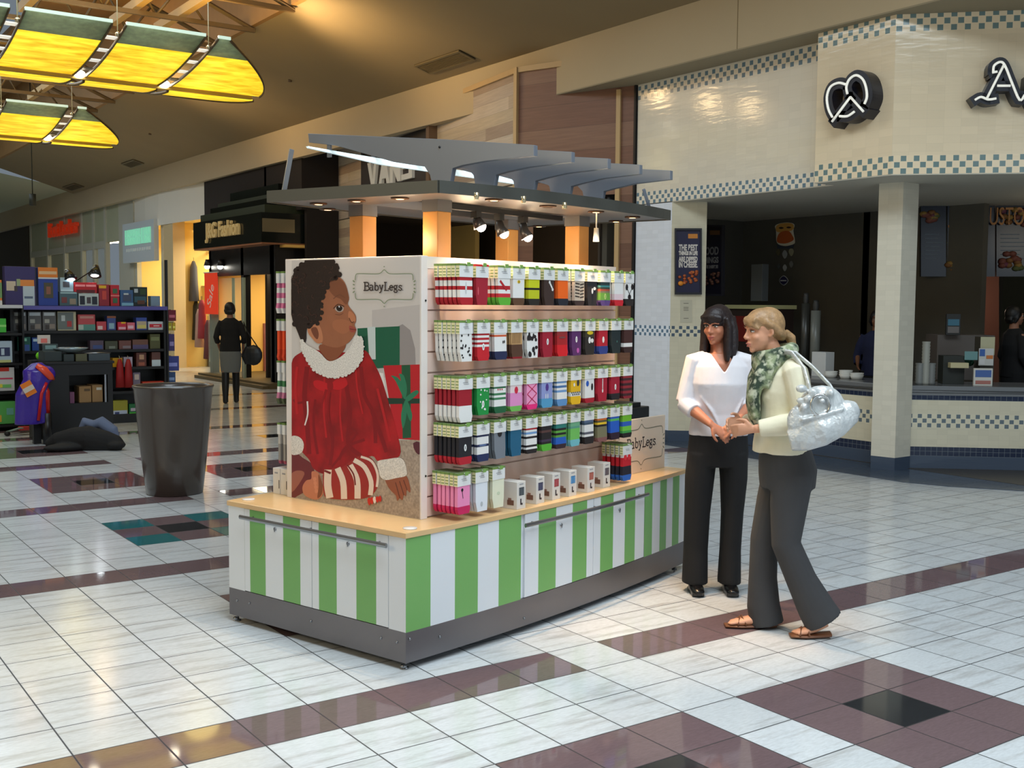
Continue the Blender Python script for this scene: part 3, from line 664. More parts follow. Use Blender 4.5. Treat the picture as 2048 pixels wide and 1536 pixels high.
# framed posters
RN = Vector((-.26, -.32, 0)).normalized()
def onret(x, y, off=.0): return onp(x, y, Vector((5.8, 6.62, 0))+RN*off, RN)
NAV = C((22, 20, 48), .3); FRM = C((34, 34, 40), .3); CRW = C((206, 200, 190), .5); ORG = C((214, 120, 40), .5); NUG = C((160, 76, 40), .6)
pt = thing('framed_poster', 'navy framed food poster reading dipped in cheese on the cream tiled return wall', 'poster', onret(1376, 520))
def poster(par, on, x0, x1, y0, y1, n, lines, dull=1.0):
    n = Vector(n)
    def dim(c): return tuple(int(v*dull) for v in c)  # scales the print colours down, painting shade into the second poster
    b = MB()
    for a, c_, e, f in ((x0, x1, y0, y0+4), (x0, x1, y1-4, y1), (x0, x0+3, y0+4, y1-4), (x1-3, x1, y0+4, y1-4)): b.plate([on(a, f), on(c_, f), on(c_, e), on(a, e)], n*.05, FRM)
    parent_at(b.build('frame'), par)
    b = MB(); b.plate([on(x0+3, y1-4), on(x1-3, y1-4), on(x1-3, y0+4), on(x0+3, y0+4)], n*.02, C(dim((30, 28, 62)), .3)); parent_at(b.build('print'), par)
    w_ = (on(x1, y0)-on(x0, y0)).length
    for t_, yy, hh, ww in lines:
        p = on((x0+x1)/2, yy)+n*.024; o = put_text(t_, hh*.0022, p, n, C(dim((214, 206, 198)), .5), width=w_*ww, depth=.001, parent=par, bold=.004)
    b = MB(); random.seed(5)
    for i in range(22):
        x = random.uniform(x0+9, x1-9); y = random.uniform(y1-46, y1-22); p = on(x, y)+n*.028; b.ball(p, (.022, .022, .018), C(dim(random.choice(((176, 88, 44), (150, 66, 36), (196, 112, 50)))), .6), 8)
    p = on(x0+12, y1-22)+n*.03; b.ball(p, (.035, .035, .03), C(dim((226, 140, 40))), 10)
    parent_at(b.build('printed_food'), par)
    b = MB(); m_ = (x0+x1)/2; b.plate([on(m_, y0+20), on(x1-8, y0+20), on(x1-8, y0+11), on(m_, y0+11)], n*.023, C(dim((206, 130, 40)))); parent_at(b.build('printed_tag'), par)
poster(pt, onret, 1349, 1403, 457, 589, RN, [('THE BEST', 496, 44, .7), ('THINGS IN LIFE', 507, 28, .7), ('ARE DIPPED', 519, 36, .7), ('IN CHEESE.', 530, 42, .7)])
IN2 = Vector((-1, -.1, 0)).normalized()
def onin(x, y): return onp(x, y, Vector((6.5, 6.9, 0)), IN2)
pt2 = thing('framed_poster', 'darker framed poster in shade behind the edge of the return wall', 'poster', onin(1425, 520))
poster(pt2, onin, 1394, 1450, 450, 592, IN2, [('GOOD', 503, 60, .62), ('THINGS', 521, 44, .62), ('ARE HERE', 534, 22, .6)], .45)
nt_ = thing('notice', 'small pale paper notice taped under the framed poster on the tiled wall', 'notice', onret(1372, 630))
b = MB(); b.plate([onret(1360, 645), onret(1384, 645), onret(1384, 600), onret(1360, 600)], RN*.004, C((196, 190, 168))); parent_at(b.build('paper'), nt_)
b = MB()
for y in (606, 614, 617, 620, 636): b.plate([onret(1367, y+1.2), onret(1377, y+1.2), onret(1377, y), onret(1367, y)], RN*.005, C((120, 114, 100)))
parent_at(b.build('printed_lines'), nt_)
# menu boards hung above the inner counter
MN = Vector((-.68, -.73, 0)).normalized(); M0 = Vector((9.3, 4.3, 0))
def onmenu(x, y, off=0): return onp(x, y, M0+MN*off, MN)
random.seed(11)
for k, (xa, xb_, lab) in enumerate(((1842, 1892, 'dark blue menu board nearest the tiled pillar'), (1895, 1990, 'dark blue menu board in the middle, with orange and white cups printed at its top'), (1993, 2075, 'dark blue menu board at the right edge with a colourful arched heading'))):
    mb = thing('menu_board', lab, 'menu board', onmenu((xa+xb_)/2, 470), 0)
    b = MB(); b.plate([onmenu(xa, 553), onmenu(xb_, 553), onmenu(xb_, 400), onmenu(xa, 400)], -MN*.08, M('menu_blue', (16, 24, 46), .25, emit=.0)); parent_at(b.build('panel'), mb)
    b = MB(); y = 468 if k != 1 else 456
    while y < 520:
        ww = random.uniform(.4, .75)*(xb_-xa); b.plate([onmenu(xa+8, y+1.6), onmenu(xa+8+ww, y+1.6), onmenu(xa+8+ww, y), onmenu(xa+8, y)], MN*.004, C((96, 110, 124))); y += 5.5 if k == 1 else 8
    parent_at(b.build('printed_lines'), mb)
    b = MB()
    cl = [(120, 70, 60), (150, 120, 60), (90, 100, 60), (110, 60, 80), (130, 90, 50)]
    if k == 0: zone = [(1845, 1880, 425, 442)]
    elif k == 1: zone = [(1896, 1950, 524, 540)]
    else: zone = [(1968+30, 2070, 418, 450), (2001, 2040, 505, 540)]
    for x0, x1, y0, y1 in zone:
        for i in range(16):
            x, y = random.uniform(x0, x1), random.uniform(y0, y1); p = onmenu(x, y)+MN*.01; b.ball(p, (.05, .05, .035), C(random.choice(cl), .7), 8)
    if k == 1:
        for x0, c in ((1905, (150, 64, 44)), (1921, (60, 84, 130)), (1938, (150, 150, 110))): b.plate([onmenu(x0+2, 440), onmenu(x0+13, 440), onmenu(x0+15, 408), onmenu(x0, 408)], MN*.006, C(c))
        b.plate([onmenu(1896, 455), onmenu(1938, 455), onmenu(1938, 450), onmenu(1896, 450)], MN*.004, C((170, 110, 50)))
    parent_at(b.build('printed_pictures'), mb)
    if k == 2: put_text('CUSTOM', .30, onmenu(2012, 435)+MN*.05, MN, C((190, 130, 70)), width=.62, depth=.003, parent=mb)
# pretzel cup decal on the dark wall
def onbk(x, y): return onx(x, y, 8.69)
dc = thing('cup_decal', 'cut-out wall picture of a pretzel nugget cup with small icons under it', 'wall picture', onbk(1570, 500))
def decal(b, pts, d, mat, k=4): b.plate([onbk(*p) for p in (spl(pts, k) if k > 1 else pts)], (-d, 0, 0), mat)
b = MB(); decal(b, [(1555, 486), (1553, 462), (1551, 452), (1560, 447), (1577, 445), (1589, 449), (1587, 462), (1590, 480), (1588, 488), (1571, 492)], .01, C((236, 226, 200)))
decal(b, [(1553, 455), (1560, 448), (1578, 446), (1588, 450), (1586, 460), (1572, 464), (1556, 464)], .014, C((230, 170, 80)))
decal(b, [(1559, 456), (1564, 454), (1569, 456), (1564, 458)], .017, C((60, 40, 30))); decal(b, [(1574, 455), (1579, 453), (1584, 455), (1579, 457)], .017, C((60, 40, 30)))
decal(b, [(1556, 484), (1558, 470), (1566, 463), (1578, 462), (1585, 470), (1588, 480), (1572, 487)], .018, C((206, 100, 40)))
parent_at(b.build('nugget_cup_print'), dc)
b = MB(); decal(b, [(1554, 488), (1571, 493), (1588, 489), (1586, 497), (1556, 497)], .008, C((60, 66, 80)), 1)
for x, y, r_, c in ((1557, 504, 4, (110, 100, 70)), (1570, 508, 5, (170, 172, 170)), (1583, 503, 5, (160, 156, 130)), (1558, 532, 3, (90, 92, 90)), (1570, 535, 4, (190, 190, 186)), (1583, 528, 4, (130, 130, 126))):
    decal(b, [(x-r_, y), (x, y-r_*1.6), (x+r_, y), (x, y+r_*1.9)], .008, C(c), 3)
parent_at(b.build('icon_prints'), dc)
b = MB(); decal(b, [(1568-9, 561), (1568, 551), (1568+9, 561), (1568, 571)], .008, C((210, 210, 206)), 5); decal(b, [(1568-8, 561), (1568, 552.5), (1568+8, 561), (1568, 569.5)], .011, C((44, 40, 90)), 5)
decal(b, [(1562, 562.5), (1574, 562.5), (1574, 560), (1562, 560)], .014, C((220, 220, 220)), 1)
parent_at(b.build('badge_print'), dc)
# kitchen opening, mirror arch, appliances
PK = M('pinkish_tiled_wall', (196, 150, 132), .5, emit=.0)
b = MB(); k0, k1_ = onp(1877, 760, Vector((10.6, 5.0, 0)), MN), onp(1953, 550, Vector((10.6, 5.0, 0)), MN)
def onk(x, y): return onp(x, y, Vector((10.6, 5.0, 0)), MN)
b.plate([onk(1877, 770), onk(1953, 770), onk(1953, 545), onk(1880, 545)], -MN*.05, PK); struct(b.build('wall_kitchen_pink'))
b = MB(); b.plate([onk(1953, 770), onk(1998, 770), onk(1998, 545), onk(1953, 545)], -MN*.05, C((110, 66, 44))); struct(b.build('wall_kitchen_brown'))
am = thing('arched_opening', 'tall narrow dark arched slot in the pinkish kitchen wall', 'opening', onk(1934, 610))
b = MB(); b.plate([onk(*p) for p in ([(1923, 660), (1943, 660)]+spl([(1944, 640), (1944, 585), (1942, 573), (1934, 569), (1926, 573), (1924, 585), (1923, 640)], 3, False))], MN*.03, C((50, 34, 24))); parent_at(b.build('recess'), am)
point('kitchen_glow', tuple(onk(1915, 600)+MN*.7), 9, (1, .72, .55), .1)
point('shop_ceiling_glow', (8.6, 3.0, 2.5), 5, (1, .85, .6), .3)
STL = M('brushed_steel_dark', (110, 112, 112), .35, metal=.8)
def onc(x, y, X=6.6): return onx(x, y, X)
def cbox(nm, lab, cat, x0, x1, y0, y1, c, X=6.62, d=.2, grp=None, rough=.5, mt=None):
    a, c_ = onx(x0, y1, X), onx(x1, y0, X); z0 = a.z
    t = thing(nm, lab, cat, (X+d/2, (a.y+c_.y)/2, z0), 0, grp); hw = abs(a.y-c_.y)/2
    b = MB(); b.box(-d/2, d/2, -hw, hw, 0, c_.z-z0, mt or C(c, rough)); b.build('body', t, bevel=.004); return t, hw, c_.z-z0
DEP = 6.66
def on_counter(nm, lab, cat, x0, x1, y0, c, X=DEP, d=.15, grp=None):
    """box standing on the counter top (z .845) whose front is at X"""
    g0 = onx(x0, 768, X).y; g1 = onx(x1, 768, X).y; z1 = onx((x0+x1)/2, y0, X).z
    t = thing(nm, lab, cat, (X+d/2, (g0+g1)/2, .845), 0, grp); hw = abs(g0-g1)/2; b = MB(); b.box(-d/2, d/2, -hw, hw, 0, z1-.845, C(c)); b.build('body', t, bevel=.004); return t
t = on_counter('paper_stack', 'tall white stack of paper bags on the counter beside the white cups', 'paper bags', 1622, 1650, 704, (196, 198, 198))
for i, (x, n_) in enumerate(((1660, 2), (1690, 3), (1712, 2))):
    g_ = onx(x, 730, 6.6).y
    for j in range(n_):
        b = MB(); b.lathe([(0, 0), (.055, 0), (.075, .05), (.07, .05), (.05, .006), (0, .006)], C((206, 206, 200)), n=20); o = b.build('paper_tray'); o.location = (6.62, g_, .845+j*.022)
        tag(o, ('white paper tray in the short stack nearest the paper bags on the counter', 'white paper tray in the middle stack on the shop counter', 'white paper tray in the stack nearest the tiled pillar')[i], 'paper tray', 'trays in counter stack %d' % (i+1) if 0 else ('trays in the stack nearest the bags', 'trays in the middle stack', 'trays in the stack nearest the pillar')[i])
for i, (x, y0, r_, c, lab) in enumerate(((1608, 586, .05, (44, 44, 40), 'tall dark cup dispenser tube behind the paler one at the pretzel counter'), (1628, 600, .055, (96, 98, 92), 'tall grey cup dispenser tube rising from the pretzel counter'))):
    p = onx(x, 760, 6.8); z1 = onx(x, y0, 6.8).z; t = thing('cup_dispenser', lab, 'dispenser', (6.8, p.y, .845)); b = MB(); b.cyl((0, 0, 0), (0, 0, z1-.845-.12), r_, C(c, .35)); b.build('tube', t)
    b = MB(); b.lathe([(r_*.6, z1-.845-.12), (r_*.7, z1-.845-.06), (.03, z1-.845-.03), (.028, z1-.845), (0, z1-.845)], C((30, 30, 28)), n=16); b.build('cap', t)
pm = cbox('warming_cabinet', 'grey warming cabinet with a pale top edge behind the two women', 'appliance', 1452, 1535, 618, 760, (52, 40, 38), X=7.4, d=.5)
b = MB(); b.box(-.28, .28, -pm[1]-.02, pm[1]+.02, pm[2], pm[2]+.05, C((206, 204, 150))); b.build('top_edge', pm[0]); b = MB(); b.box(-.262, -.25, -pm[1]+.1, pm[1]-.05, pm[2]*.55, pm[2]*.9, C((130, 30, 26))); b.build('red_panel', pm[0])  # top edge is a plain pale-coloured box
cbox('paper_towel_tube', 'tall dull grey box standing on top of the warming cabinet', 'box', 1501, 1525, 528, 602, (92, 98, 102), X=7.5, d=.12)
b = MB()
def cr(nm, lab, cat, x0, x1, y0, y1, c, X, d=.12, grp=None): return cbox(nm, lab, cat, x0, x1, y0, y1, c, X, d, grp)
# register side (right counter), objects stand on the counter top
def onR(x, y, off): return onp(x, y, Vector((6.33, 3.68, 0))-CRN*off, CRN)
CRT = Vector((8.8-6.33, 1.5-3.68, 0)).normalized(); CRN = Vector((CRT.y, -CRT.x, 0)); CRN = -CRN if CRN.dot(CAM-Vector((6.33, 3.68, 0))) < 0 else CRN
def rbox(nm, lab, cat, x0, x1, y0, y1, c, off=.2, d=.1, z0=None, deco=()):
    a, e = onR(x0, y1, off), onR(x1, y0, off); zb = .845 if z0 is None else a.z; L = (Vector((e.x, e.y, 0))-Vector((a.x, a.y, 0))).length
    t = thing(nm, lab, cat, (a.x, a.y, zb), math.atan2(CRT.y, CRT.x)); b = MB(); b.box(0, L, 0, d, 0, e.z-zb, C(c)); b.build('body', t, bevel=.003)
    for i, (u0, u1, v0, v1, cc, nn) in enumerate(deco):
        H = e.z-zb; b = MB(); b.box(L*u0, L*u1, -.004, -.0005, H*v0, H*v1, C(cc)); b.build(nn, t)
    return t
rbox('card_terminal', 'white printed card on the counter below the register', 'card', 1947, 1986, 737, 764, (206, 204, 196), .12, .03, None, ((.08, .92, .5, .9, (70, 100, 160), 'printed_band'), (.1, .9, .1, .3, (170, 110, 100), 'printed_line')))
rbox('cash_register', 'cream cash register display standing on the right counter', 'cash register', 1958, 1990, 674, 764, (60, 56, 46), .35, .2, None, ((0, 1, .62, 1, (176, 172, 140), 'display'),))
rbox('price_card', 'cluster of small blue and white price cards in front of the register', 'sign', 1957, 1988, 697, 731, (190, 190, 186), .30, .01, 0, ((.05, .4, .55, .95, (50, 90, 160), 'blue_square'), (.5, .95, .4, .6, (190, 110, 50), 'orange_square'), (.05, .4, .05, .35, (200, 200, 200), 'white_square')))
rbox('price_card', 'small teal and white card left of the register', 'sign', 1929, 1956, 703, 720, (100, 140, 140), .28, .01, 0)
rbox('money_tray', 'long cream tray low on the right counter', 'tray', 1901, 1938, 726, 736, (190, 180, 140), .2, .1, 0)
rbox('flat_screen', 'small framed blue and grey picture propped before the pinkish kitchen wall', 'screen', 1892, 1922, 628, 670, (36, 36, 34), .9, .04, 0, ((.1, .9, .45, .75, (60, 110, 130), 'screen_image'), (.1, .9, .1, .4, (110, 104, 100), 'lower_image')))
t = rbox('work_bench', 'grey back bench running below the pinkish kitchen wall', 'bench', 1872, 1990, 671, 764, (92, 84, 78), 1.0, .5)
for i, (x, y0, lab) in enumerate(((1850, 683, 'tall grey cup stack beside the tiled pillar'), (1838, 726, 'low grey cup stack beside the tiled pillar'), (1862, 726, 'short clear cup stack right of the tall one'))):
    p = onR(x, 768, .18); z1 = onR(x, y0, .18).z; b = MB(); h_ = z1-.845; nseg = max(3, int(h_/.03)); prof = [(0, 0)]
    for j in range(nseg): prof += [(.036, h_*j/nseg), (.042, h_*(j+.8)/nseg)]
    prof += [(.04, h_), (0, h_)]; b.lathe(prof, C(((150, 150, 140), (120, 122, 118), (110, 112, 110))[i]), n=18); o = b.build('cup_stack'); o.location = (p.x, p.y, .845); tag(o, lab, 'cups')
t = rbox('food_bin', 'dark open food bin with something green in it on the right counter', 'bin', 1885, 1930, 712, 764, (30, 34, 28), .3, .2)
b = MB(); random.seed(2)
for i in range(9): b.ball((.05+.1*i/3, .1+.03*(i % 3), .22+.02*(i % 2)), .04, C((28, 76, 54)), 8)
b.build('contents', t)
# ================================================================ RETAIL KIOSK
LK, WK = 2.52, 1.25
GRNS = M('green_stripe_laminate', (116, 172, 96), .35); WHS = M('white_laminate', (222, 226, 230), .35)
STEEL = M('brushed_steel_skirt', (124, 120, 122), .38, metal=.75, noise=.05, nscale=3)
WOOD = M('maple_counter', (220, 182, 130), .30, noise=.06, nscale=8, coat=.3)
BAR = M('satin_steel_bar', (150, 152, 156), .28, metal=.9); DARK = C((18, 18, 18), .6)
def fa(a, off=0): t = a/LK; return -.062*4*t*(1-t)+.012*t-off
def ba(a, off=0): t = a/LK; return WK+.062*4*t*(1-t)-.012*t+off
def ring(off=0, n=16):
    return [(LK*i/n, fa(LK*i/n, off)) for i in range(n+1)]+[(LK*(1-i/n), ba(LK*(1-i/n), off)) for i in range(n+1)]
def ringx(off, n=16):
    r = []
    for i in range(n+1): a = -off+(LK+2*off)*i/n; r.append((a, fa(min(max(a, 0), LK), off)))
    for i in range(n+1): a = LK+off-(LK+2*off)*i/n; r.append((a, ba(min(max(a, 0), LK), off)))
    return r
K = thing('retail_kiosk', 'green and white striped mall kiosk with maple counter, poster end and slatted grey canopy', 'kiosk', (KX, KY, 0), TH)
b = MB(); b.prism(ringx(-.06), .05, .1, DARK); b.build('undercarriage', K)
b = MB(); b.prism(ringx(.0), .035, .175, STEEL)
for px_, py_ in ((835, 1282), (890, 1276), (1048, 1236)): p = kb(px_, py_, -.05); b.ball((p.x, fa(p.x)-.002, p.z), (.007, .004, .007), BAR, 8)
for px_, py_ in ((474, 1201), (499, 1206), (622, 1242), (762, 1276), (794, 1284)): p = ka(px_, py_, 0); b.ball((-.002, p.y, p.z), (.004, .007, .007), BAR, 8)
b.build('steel_skirt', K)
for a_, b_, w_ in ((.03, .03, 1), (.03, 1.22, 1), (2.46, .05, 0), (2.46, 1.18, 0), (1.26, .1, 0), (1.26, 1.15, 0)):
    b = MB(); b.cyl((a_, b_, 0), (a_, b_, .006), .016, BAR, n=12); b.cyl((a_, b_, .006), (a_, b_, .05), .005, BAR, n=8)
    if w_: b.lathe([(.012, .008), (.017, .014), (.012, .02)], BAR, (a_-.012, b_, 0), 12)
    b.build('levelling_foot', K)
# striped body
FS = [0, .148, .302, .456, .603, .77, .908, 1.054, 1.2, 1.334, 1.469, 1.6, 1.728, 1.844, 1.958, 2.056, 2.154, 2.242, 2.326, 2.42, LK]
ES = [0, .184, .313, .445, .568, .70, .825, .959, 1.079, WK]
def fcol(a): return GRNS if sum(1 for q in FS[1:-1] if a >= q) % 2 == 0 else WHS
def ecol(q): return WHS if sum(1 for z in ES[1:-1] if q >= z) % 2 == 0 else GRNS
Z0, Z1 = .175, .60
b = MB(); ins = .012
def sub(lst, extra=(), step=.14):
    s = sorted(set(list(lst)+list(extra))); out = []
    for p, q in zip(s, s[1:]):
        n = max(1, int((q-p)/step)); out += [p+(q-p)*i/n for i in range(n)]
    return out+[s[-1]]
S = sub(FS)
for p, q in zip(S, S[1:]):
    b.add([(p, fa(p, -ins*(0.8 < (p+q)/2 < 1.95)), Z0), (q, fa(q, -ins*(0.8 < (p+q)/2 < 1.95)), Z0), (q, fa(q, -ins*(0.8 < (p+q)/2 < 1.95)), Z1), (p, fa(p, -ins*(0.8 < (p+q)/2 < 1.95)), Z1)], [(0, 1, 2, 3)], fcol((p+q)/2))
    b.add([(q, ba(q), Z0), (p, ba(p), Z0), (p, ba(p), Z1), (q, ba(q), Z1)], [(0, 1, 2, 3)], fcol((p+q)/2))
E_ = sub(ES, (.106, 1.123))
for p, q in zip(E_, E_[1:]):
    i_ = ins if .106 <= (p+q)/2 <= 1.123 else 0
    b.add([(i_, q, Z0), (i_, p, Z0), (i_, p, Z1), (i_, q, Z1)], [(0, 1, 2, 3)], ecol((p+q)/2))
    b.add([(LK, p, Z0), (LK, q, Z0), (LK, q, Z1), (LK, p, Z1)], [(0, 1, 2, 3)], ecol((p+q)/2))
b.build('striped_body', K)
def curved_door(a0, a1, key):
    b = MB(); s = sub([q for q in FS if a0 < q < a1], (a0+.002, a1-.002), .1)
    for p, q in zip(s, s[1:]):
        V = [(p, fa(p, .001), Z0+.004), (q, fa(q, .001), Z0+.004), (q, fa(q, .001), Z1-.002), (p, fa(p, .001), Z1-.002), (p, fa(p, -ins+.001), Z0+.004), (q, fa(q, -ins+.001), Z0+.004), (q, fa(q, -ins+.001), Z1-.002), (p, fa(p, -ins+.001), Z1-.002)]
        b.add(V, [(0, 1, 2, 3), (7, 6, 5, 4), (0, 4, 5, 1), (3, 2, 6, 7)]+([(0, 3, 7, 4)] if p == s[0] else [])+([(1, 5, 6, 2)] if q == s[-1] else []), fcol((p+q)/2))
    d = b.build('door', K); k = MB(); x = kb(*key, -.06); k.cyl((x.x, fa(x.x, -.002), x.z), (x.x, fa(x.x, .006), x.z), .009, BAR, n=12); k.box(x.x-.002, x.x+.002, fa(x.x, .008), fa(x.x, .005), x.z-.014, x.z+.005, BAR); k.build('lock', d)
curved_door(.797, 1.398, (1123, 1050)); curved_door(1.398, 1.955, (1242, 1020))
def end_door(b0, b1, key):
    b = MB(); s = sub([q for q in ES if b0 < q < b1], (b0+.002, b1-.002), .5)
    for p, q in zip(s, s[1:]): b.box(-.001, ins-.001, p, q, Z0+.004, Z1-.002, ecol((p+q)/2))
    d = b.build('door', K); k = MB(); x = ka(*key, 0); k.cyl((.002, x.y, x.z), (-.006, x.y, x.z), .009, BAR, n=12); k.box(-.008, -.005, x.y-.002, x.y+.002, x.z-.014, x.z+.005, BAR); k.build('lock', d)
end_door(.106, .617, (697, 1087)); end_door(.617, 1.123, (551, 1058))
b = MB(); b.tube([(-.035, .085, .562), (-.035, 1.115, .562)], [(.007, .011)]*2, BAR, 10, smooth=False)
for q in (.16, .62, 1.05): b.cyl((-.035, q, .562), (0, q, .562), .005, BAR, n=8)
b.build('bar_handle', K)
b = MB(); b.tube([(a_, fa(a_, .035), .552) for a_ in [.76+1.18*i/10 for i in range(11)]], [(.007, .011)]*11, BAR, 10, ref=(0, 1, 0), smooth=False)
for a_ in (.85, 1.4, 1.88): b.cyl((a_, fa(a_, .035), .552), (a_, fa(a_), .552), .005, BAR, n=8)
b.build('bar_handle', K)
b = MB(); b.prism(ringx(.006), .600, .625, WOOD); b.build('counter_top', K, bevel=.002)
for x, y in ((497, 999), (820, 1057)):
    p = kzz(x, y, .626); b = MB(); b.cyl((p.x, p.y, .625), (p.x, p.y, .630), .032, C((214, 210, 206), .4), n=24); b.build('grommet_cap', K)
# display walls
BRD = M('white_display_board', (226, 216, 208), .45)
b = MB(); b.box(.262, .305, .152, 1.105, .625, 1.858, BRD); pan = b.build('poster_panel', K, bevel=.002)
SLM = M('slatwall_pinkish_white', (222, 194, 180), .5)
def slatwall(b0, sgn):
    b = MB(); b1 = b0-sgn*.02
    lo, hi = min(b0, b1), max(b0, b1)
    z = .625; n = 12; h = (1.80-.625)/n
    b.box(.305, 1.925, min(b1, b0-sgn*.012), max(b1, b0-sgn*.012), .625, 1.85, SLM)
    for i in range(n): b.box(.305, 1.925, min(b0, b0-sgn*.012), max(b0, b0-sgn*.012), z+.006+i*h, z+(i+1)*h-.002, SLM)
    b.box(.305, 1.925, lo, hi, 1.80, 1.856, BRD); return b.build('slatwall', K)
slatwall(.165, -1); slatwall(1.09, 1)
b = MB(); b.box(1.905, 1.925, .19, 1.065, .625, 1.85, BRD); b.build('end_board', K)
# poster picture: flat print on the end board
PX = .2615
def zpt(zx, zy, lay):
    x = max(583.5, min(839.5, 540+zx/2.7434)); y = 500+zy/2.7434
    p = ka(x, y, PX); return (PX-.00004*lay, min(max(p.y, .156), 1.102), min(max(p.z, .628), 1.850))
pb = MB(); LAY = [1]
def pp(pts, c, k=4, closed=True, rough=.35, mat=None, up=1):
    LAY[0] += up; P_ = spl([tuple(map(float, p)) for p in pts], k) if k > 1 else pts
    Q = [zpt(x, y, LAY[0]) for x, y in P_]; out = []
    for q in Q:
        if not out or (Vector(q)-Vector(out[-1])).length > 1e-4: out.append(q)
    if (Vector(out[0])-Vector(out[-1])).length < 1e-4: out.pop()
    # outline in picture order runs left to right: normal faces -x
    ar = sum(out[i][1]*out[(i+1) % len(out)][2]-out[(i+1) % len(out)][1]*out[i][2] for i in range(len(out)))
    if ar > 0: out.reverse()
    pb.add(out, [tuple(range(len(out)))], mat or C(c, rough))
def stroke(pts, wd, c, k=4):
    P_ = spl([tuple(map(float, p)) for p in pts], k, False); L_ = []; R_ = []
    for i, p in enumerate(P_):
        a = P_[max(i-1, 0)]; q = P_[min(i+1, len(P_)-1)]; dx, dy = q[0]-a[0], q[1]-a[1]; l = math.hypot(dx, dy) or 1
        w_ = wd[0]+(wd[1]-wd[0])*i/(len(P_)-1) if isinstance(wd, tuple) else wd
        L_.append((p[0]-dy/l*w_/2, p[1]+dx/l*w_/2)); R_.append((p[0]+dy/l*w_/2, p[1]-dx/l*w_/2))
    pp(L_+R_[::-1], c, 1)
FUR = M('fur_print', (232, 226, 218), .6, noise=.35, nscale=160); CAR = M('carpet_print', (176, 158, 142), .6, noise=.35, nscale=90)
HAIRP = M('hair_print', (40, 24, 20), .4, noise=.5, nscale=120); REDP = M('red_velvet_print', (170, 18, 26), .4, noise=.45, nscale=9); REDD = C((112, 10, 18), .4)
SK = M('face_print', (158, 98, 68), .4, noise=.12, nscale=7); SKL = C((190, 124, 88), .4); SKD = C((112, 62, 42), .4)
pp([(110, 40), (840, 28), (840, 1490), (110, 1360)], (206, 198, 192), 1)
pp([(560, 330), (840, 300), (840, 700), (560, 700)], (190, 182, 178), 1)
pp([(110, 1000), (400, 1050), (840, 1040), (840, 1490), (110, 1370)], None, 1, mat=CAR)
pp([(690, 425), (770, 440), (800, 640), (700, 640)], (150, 142, 140), 2)
pp([(480, 430), (712, 418), (712, 640), (590, 650), (480, 560)], (24, 92, 66), 1); pp([(534, 424), (578, 420), (580, 600), (545, 600)], (196, 206, 204), 1)
pp([(490, 480), (534, 470), (534, 560), (500, 540)], (18, 72, 54), 1)
pp([(622, 634), (826, 628), (826, 1044), (690, 1036)], (190, 30, 40), 1); pp([(722, 632), (770, 630), (775, 1030), (728, 1034)], (30, 84, 56), 1)
pp([(640, 812), (826, 815), (826, 842), (645, 846)], (26, 60, 46), 1)
for pts in ([(735, 815), (690, 720), (665, 690), (700, 700), (735, 745), (745, 800)], [(740, 815), (715, 700), (708, 680), (735, 690), (752, 760)], [(745, 820), (720, 900), (730, 980), (750, 900)], [(750, 820), (780, 900), (770, 940), (748, 880)], [(745, 810), (800, 770), (815, 785), (760, 830)]): pp(pts, (44, 122, 88))
pp([(600, 672), (622, 676), (640, 820), (630, 820)], (226, 222, 218), 1)
pp([(785, 1060), (826, 1055), (826, 1120), (800, 1110)], (90, 40, 50), 2)
# far leg, dress
pp([(112, 1110), (180, 1140), (240, 1190), (230, 1290), (150, 1350), (112, 1350)], (112, 42, 46)); pp([(112, 1240), (150, 1210), (190, 1230), (120, 1330)], (160, 96, 80))
pp([(118, 620), (165, 565), (230, 545), (320, 560), (440, 560), (520, 550), (560, 600), (610, 700), (650, 830), (700, 1010), (712, 1130), (600, 1160), (560, 1130), (460, 1170), (380, 1220), (300, 1230), (240, 1200), (215, 1150), (170, 1100), (120, 1020), (114, 800)], None, 4, mat=REDP)
for pts, w_ in (([(205, 640), (190, 800), (205, 960), (215, 1120)], 26), ([(330, 780), (322, 900), (345, 1050), (330, 1180)], 18), ([(420, 740), (440, 900), (430, 1060), (500, 1130)], 24), ([(560, 880), (600, 990), (640, 1110)], 22), ([(250, 820), (240, 960), (262, 1120)], 14), ([(500, 640), (520, 800), (570, 900), (580, 1060)], 20), ([(130, 820), (150, 840), (200, 830)], 12), ([(380, 1150), (420, 1080), (520, 1040)], 16), ([(480, 1000), (420, 1090), (340, 1190)], 12)): stroke(pts, w_, (134, 13, 22))
for pts, w_ in (([(300, 700), (296, 880), (310, 1030)], 10), ([(390, 740), (385, 900), (400, 1050)], 10), ([(590, 760), (625, 900), (660, 1050)], 14), ([(150, 640), (140, 760), (150, 900)], 14), ([(470, 620), (480, 760), (510, 900)], 9)): stroke(pts, w_, (186, 27, 34))
stroke([(206, 830), (208, 900), (192, 962)], (9, 7), (236, 226, 222))
pp([(325, 735), (270, 715), (240, 722), (250, 755), (300, 775), (330, 760), (380, 768), (425, 740), (412, 700), (370, 705), (335, 735)], (196, 24, 34)); pp([(318, 725), (345, 728), (345, 765), (318, 765)], (150, 14, 24)); stroke([(328, 765), (318, 850), (325, 940)], (14, 8), (150, 16, 24)); stroke([(310, 765), (290, 830), (285, 860)], (14, 8), (150, 16, 24))
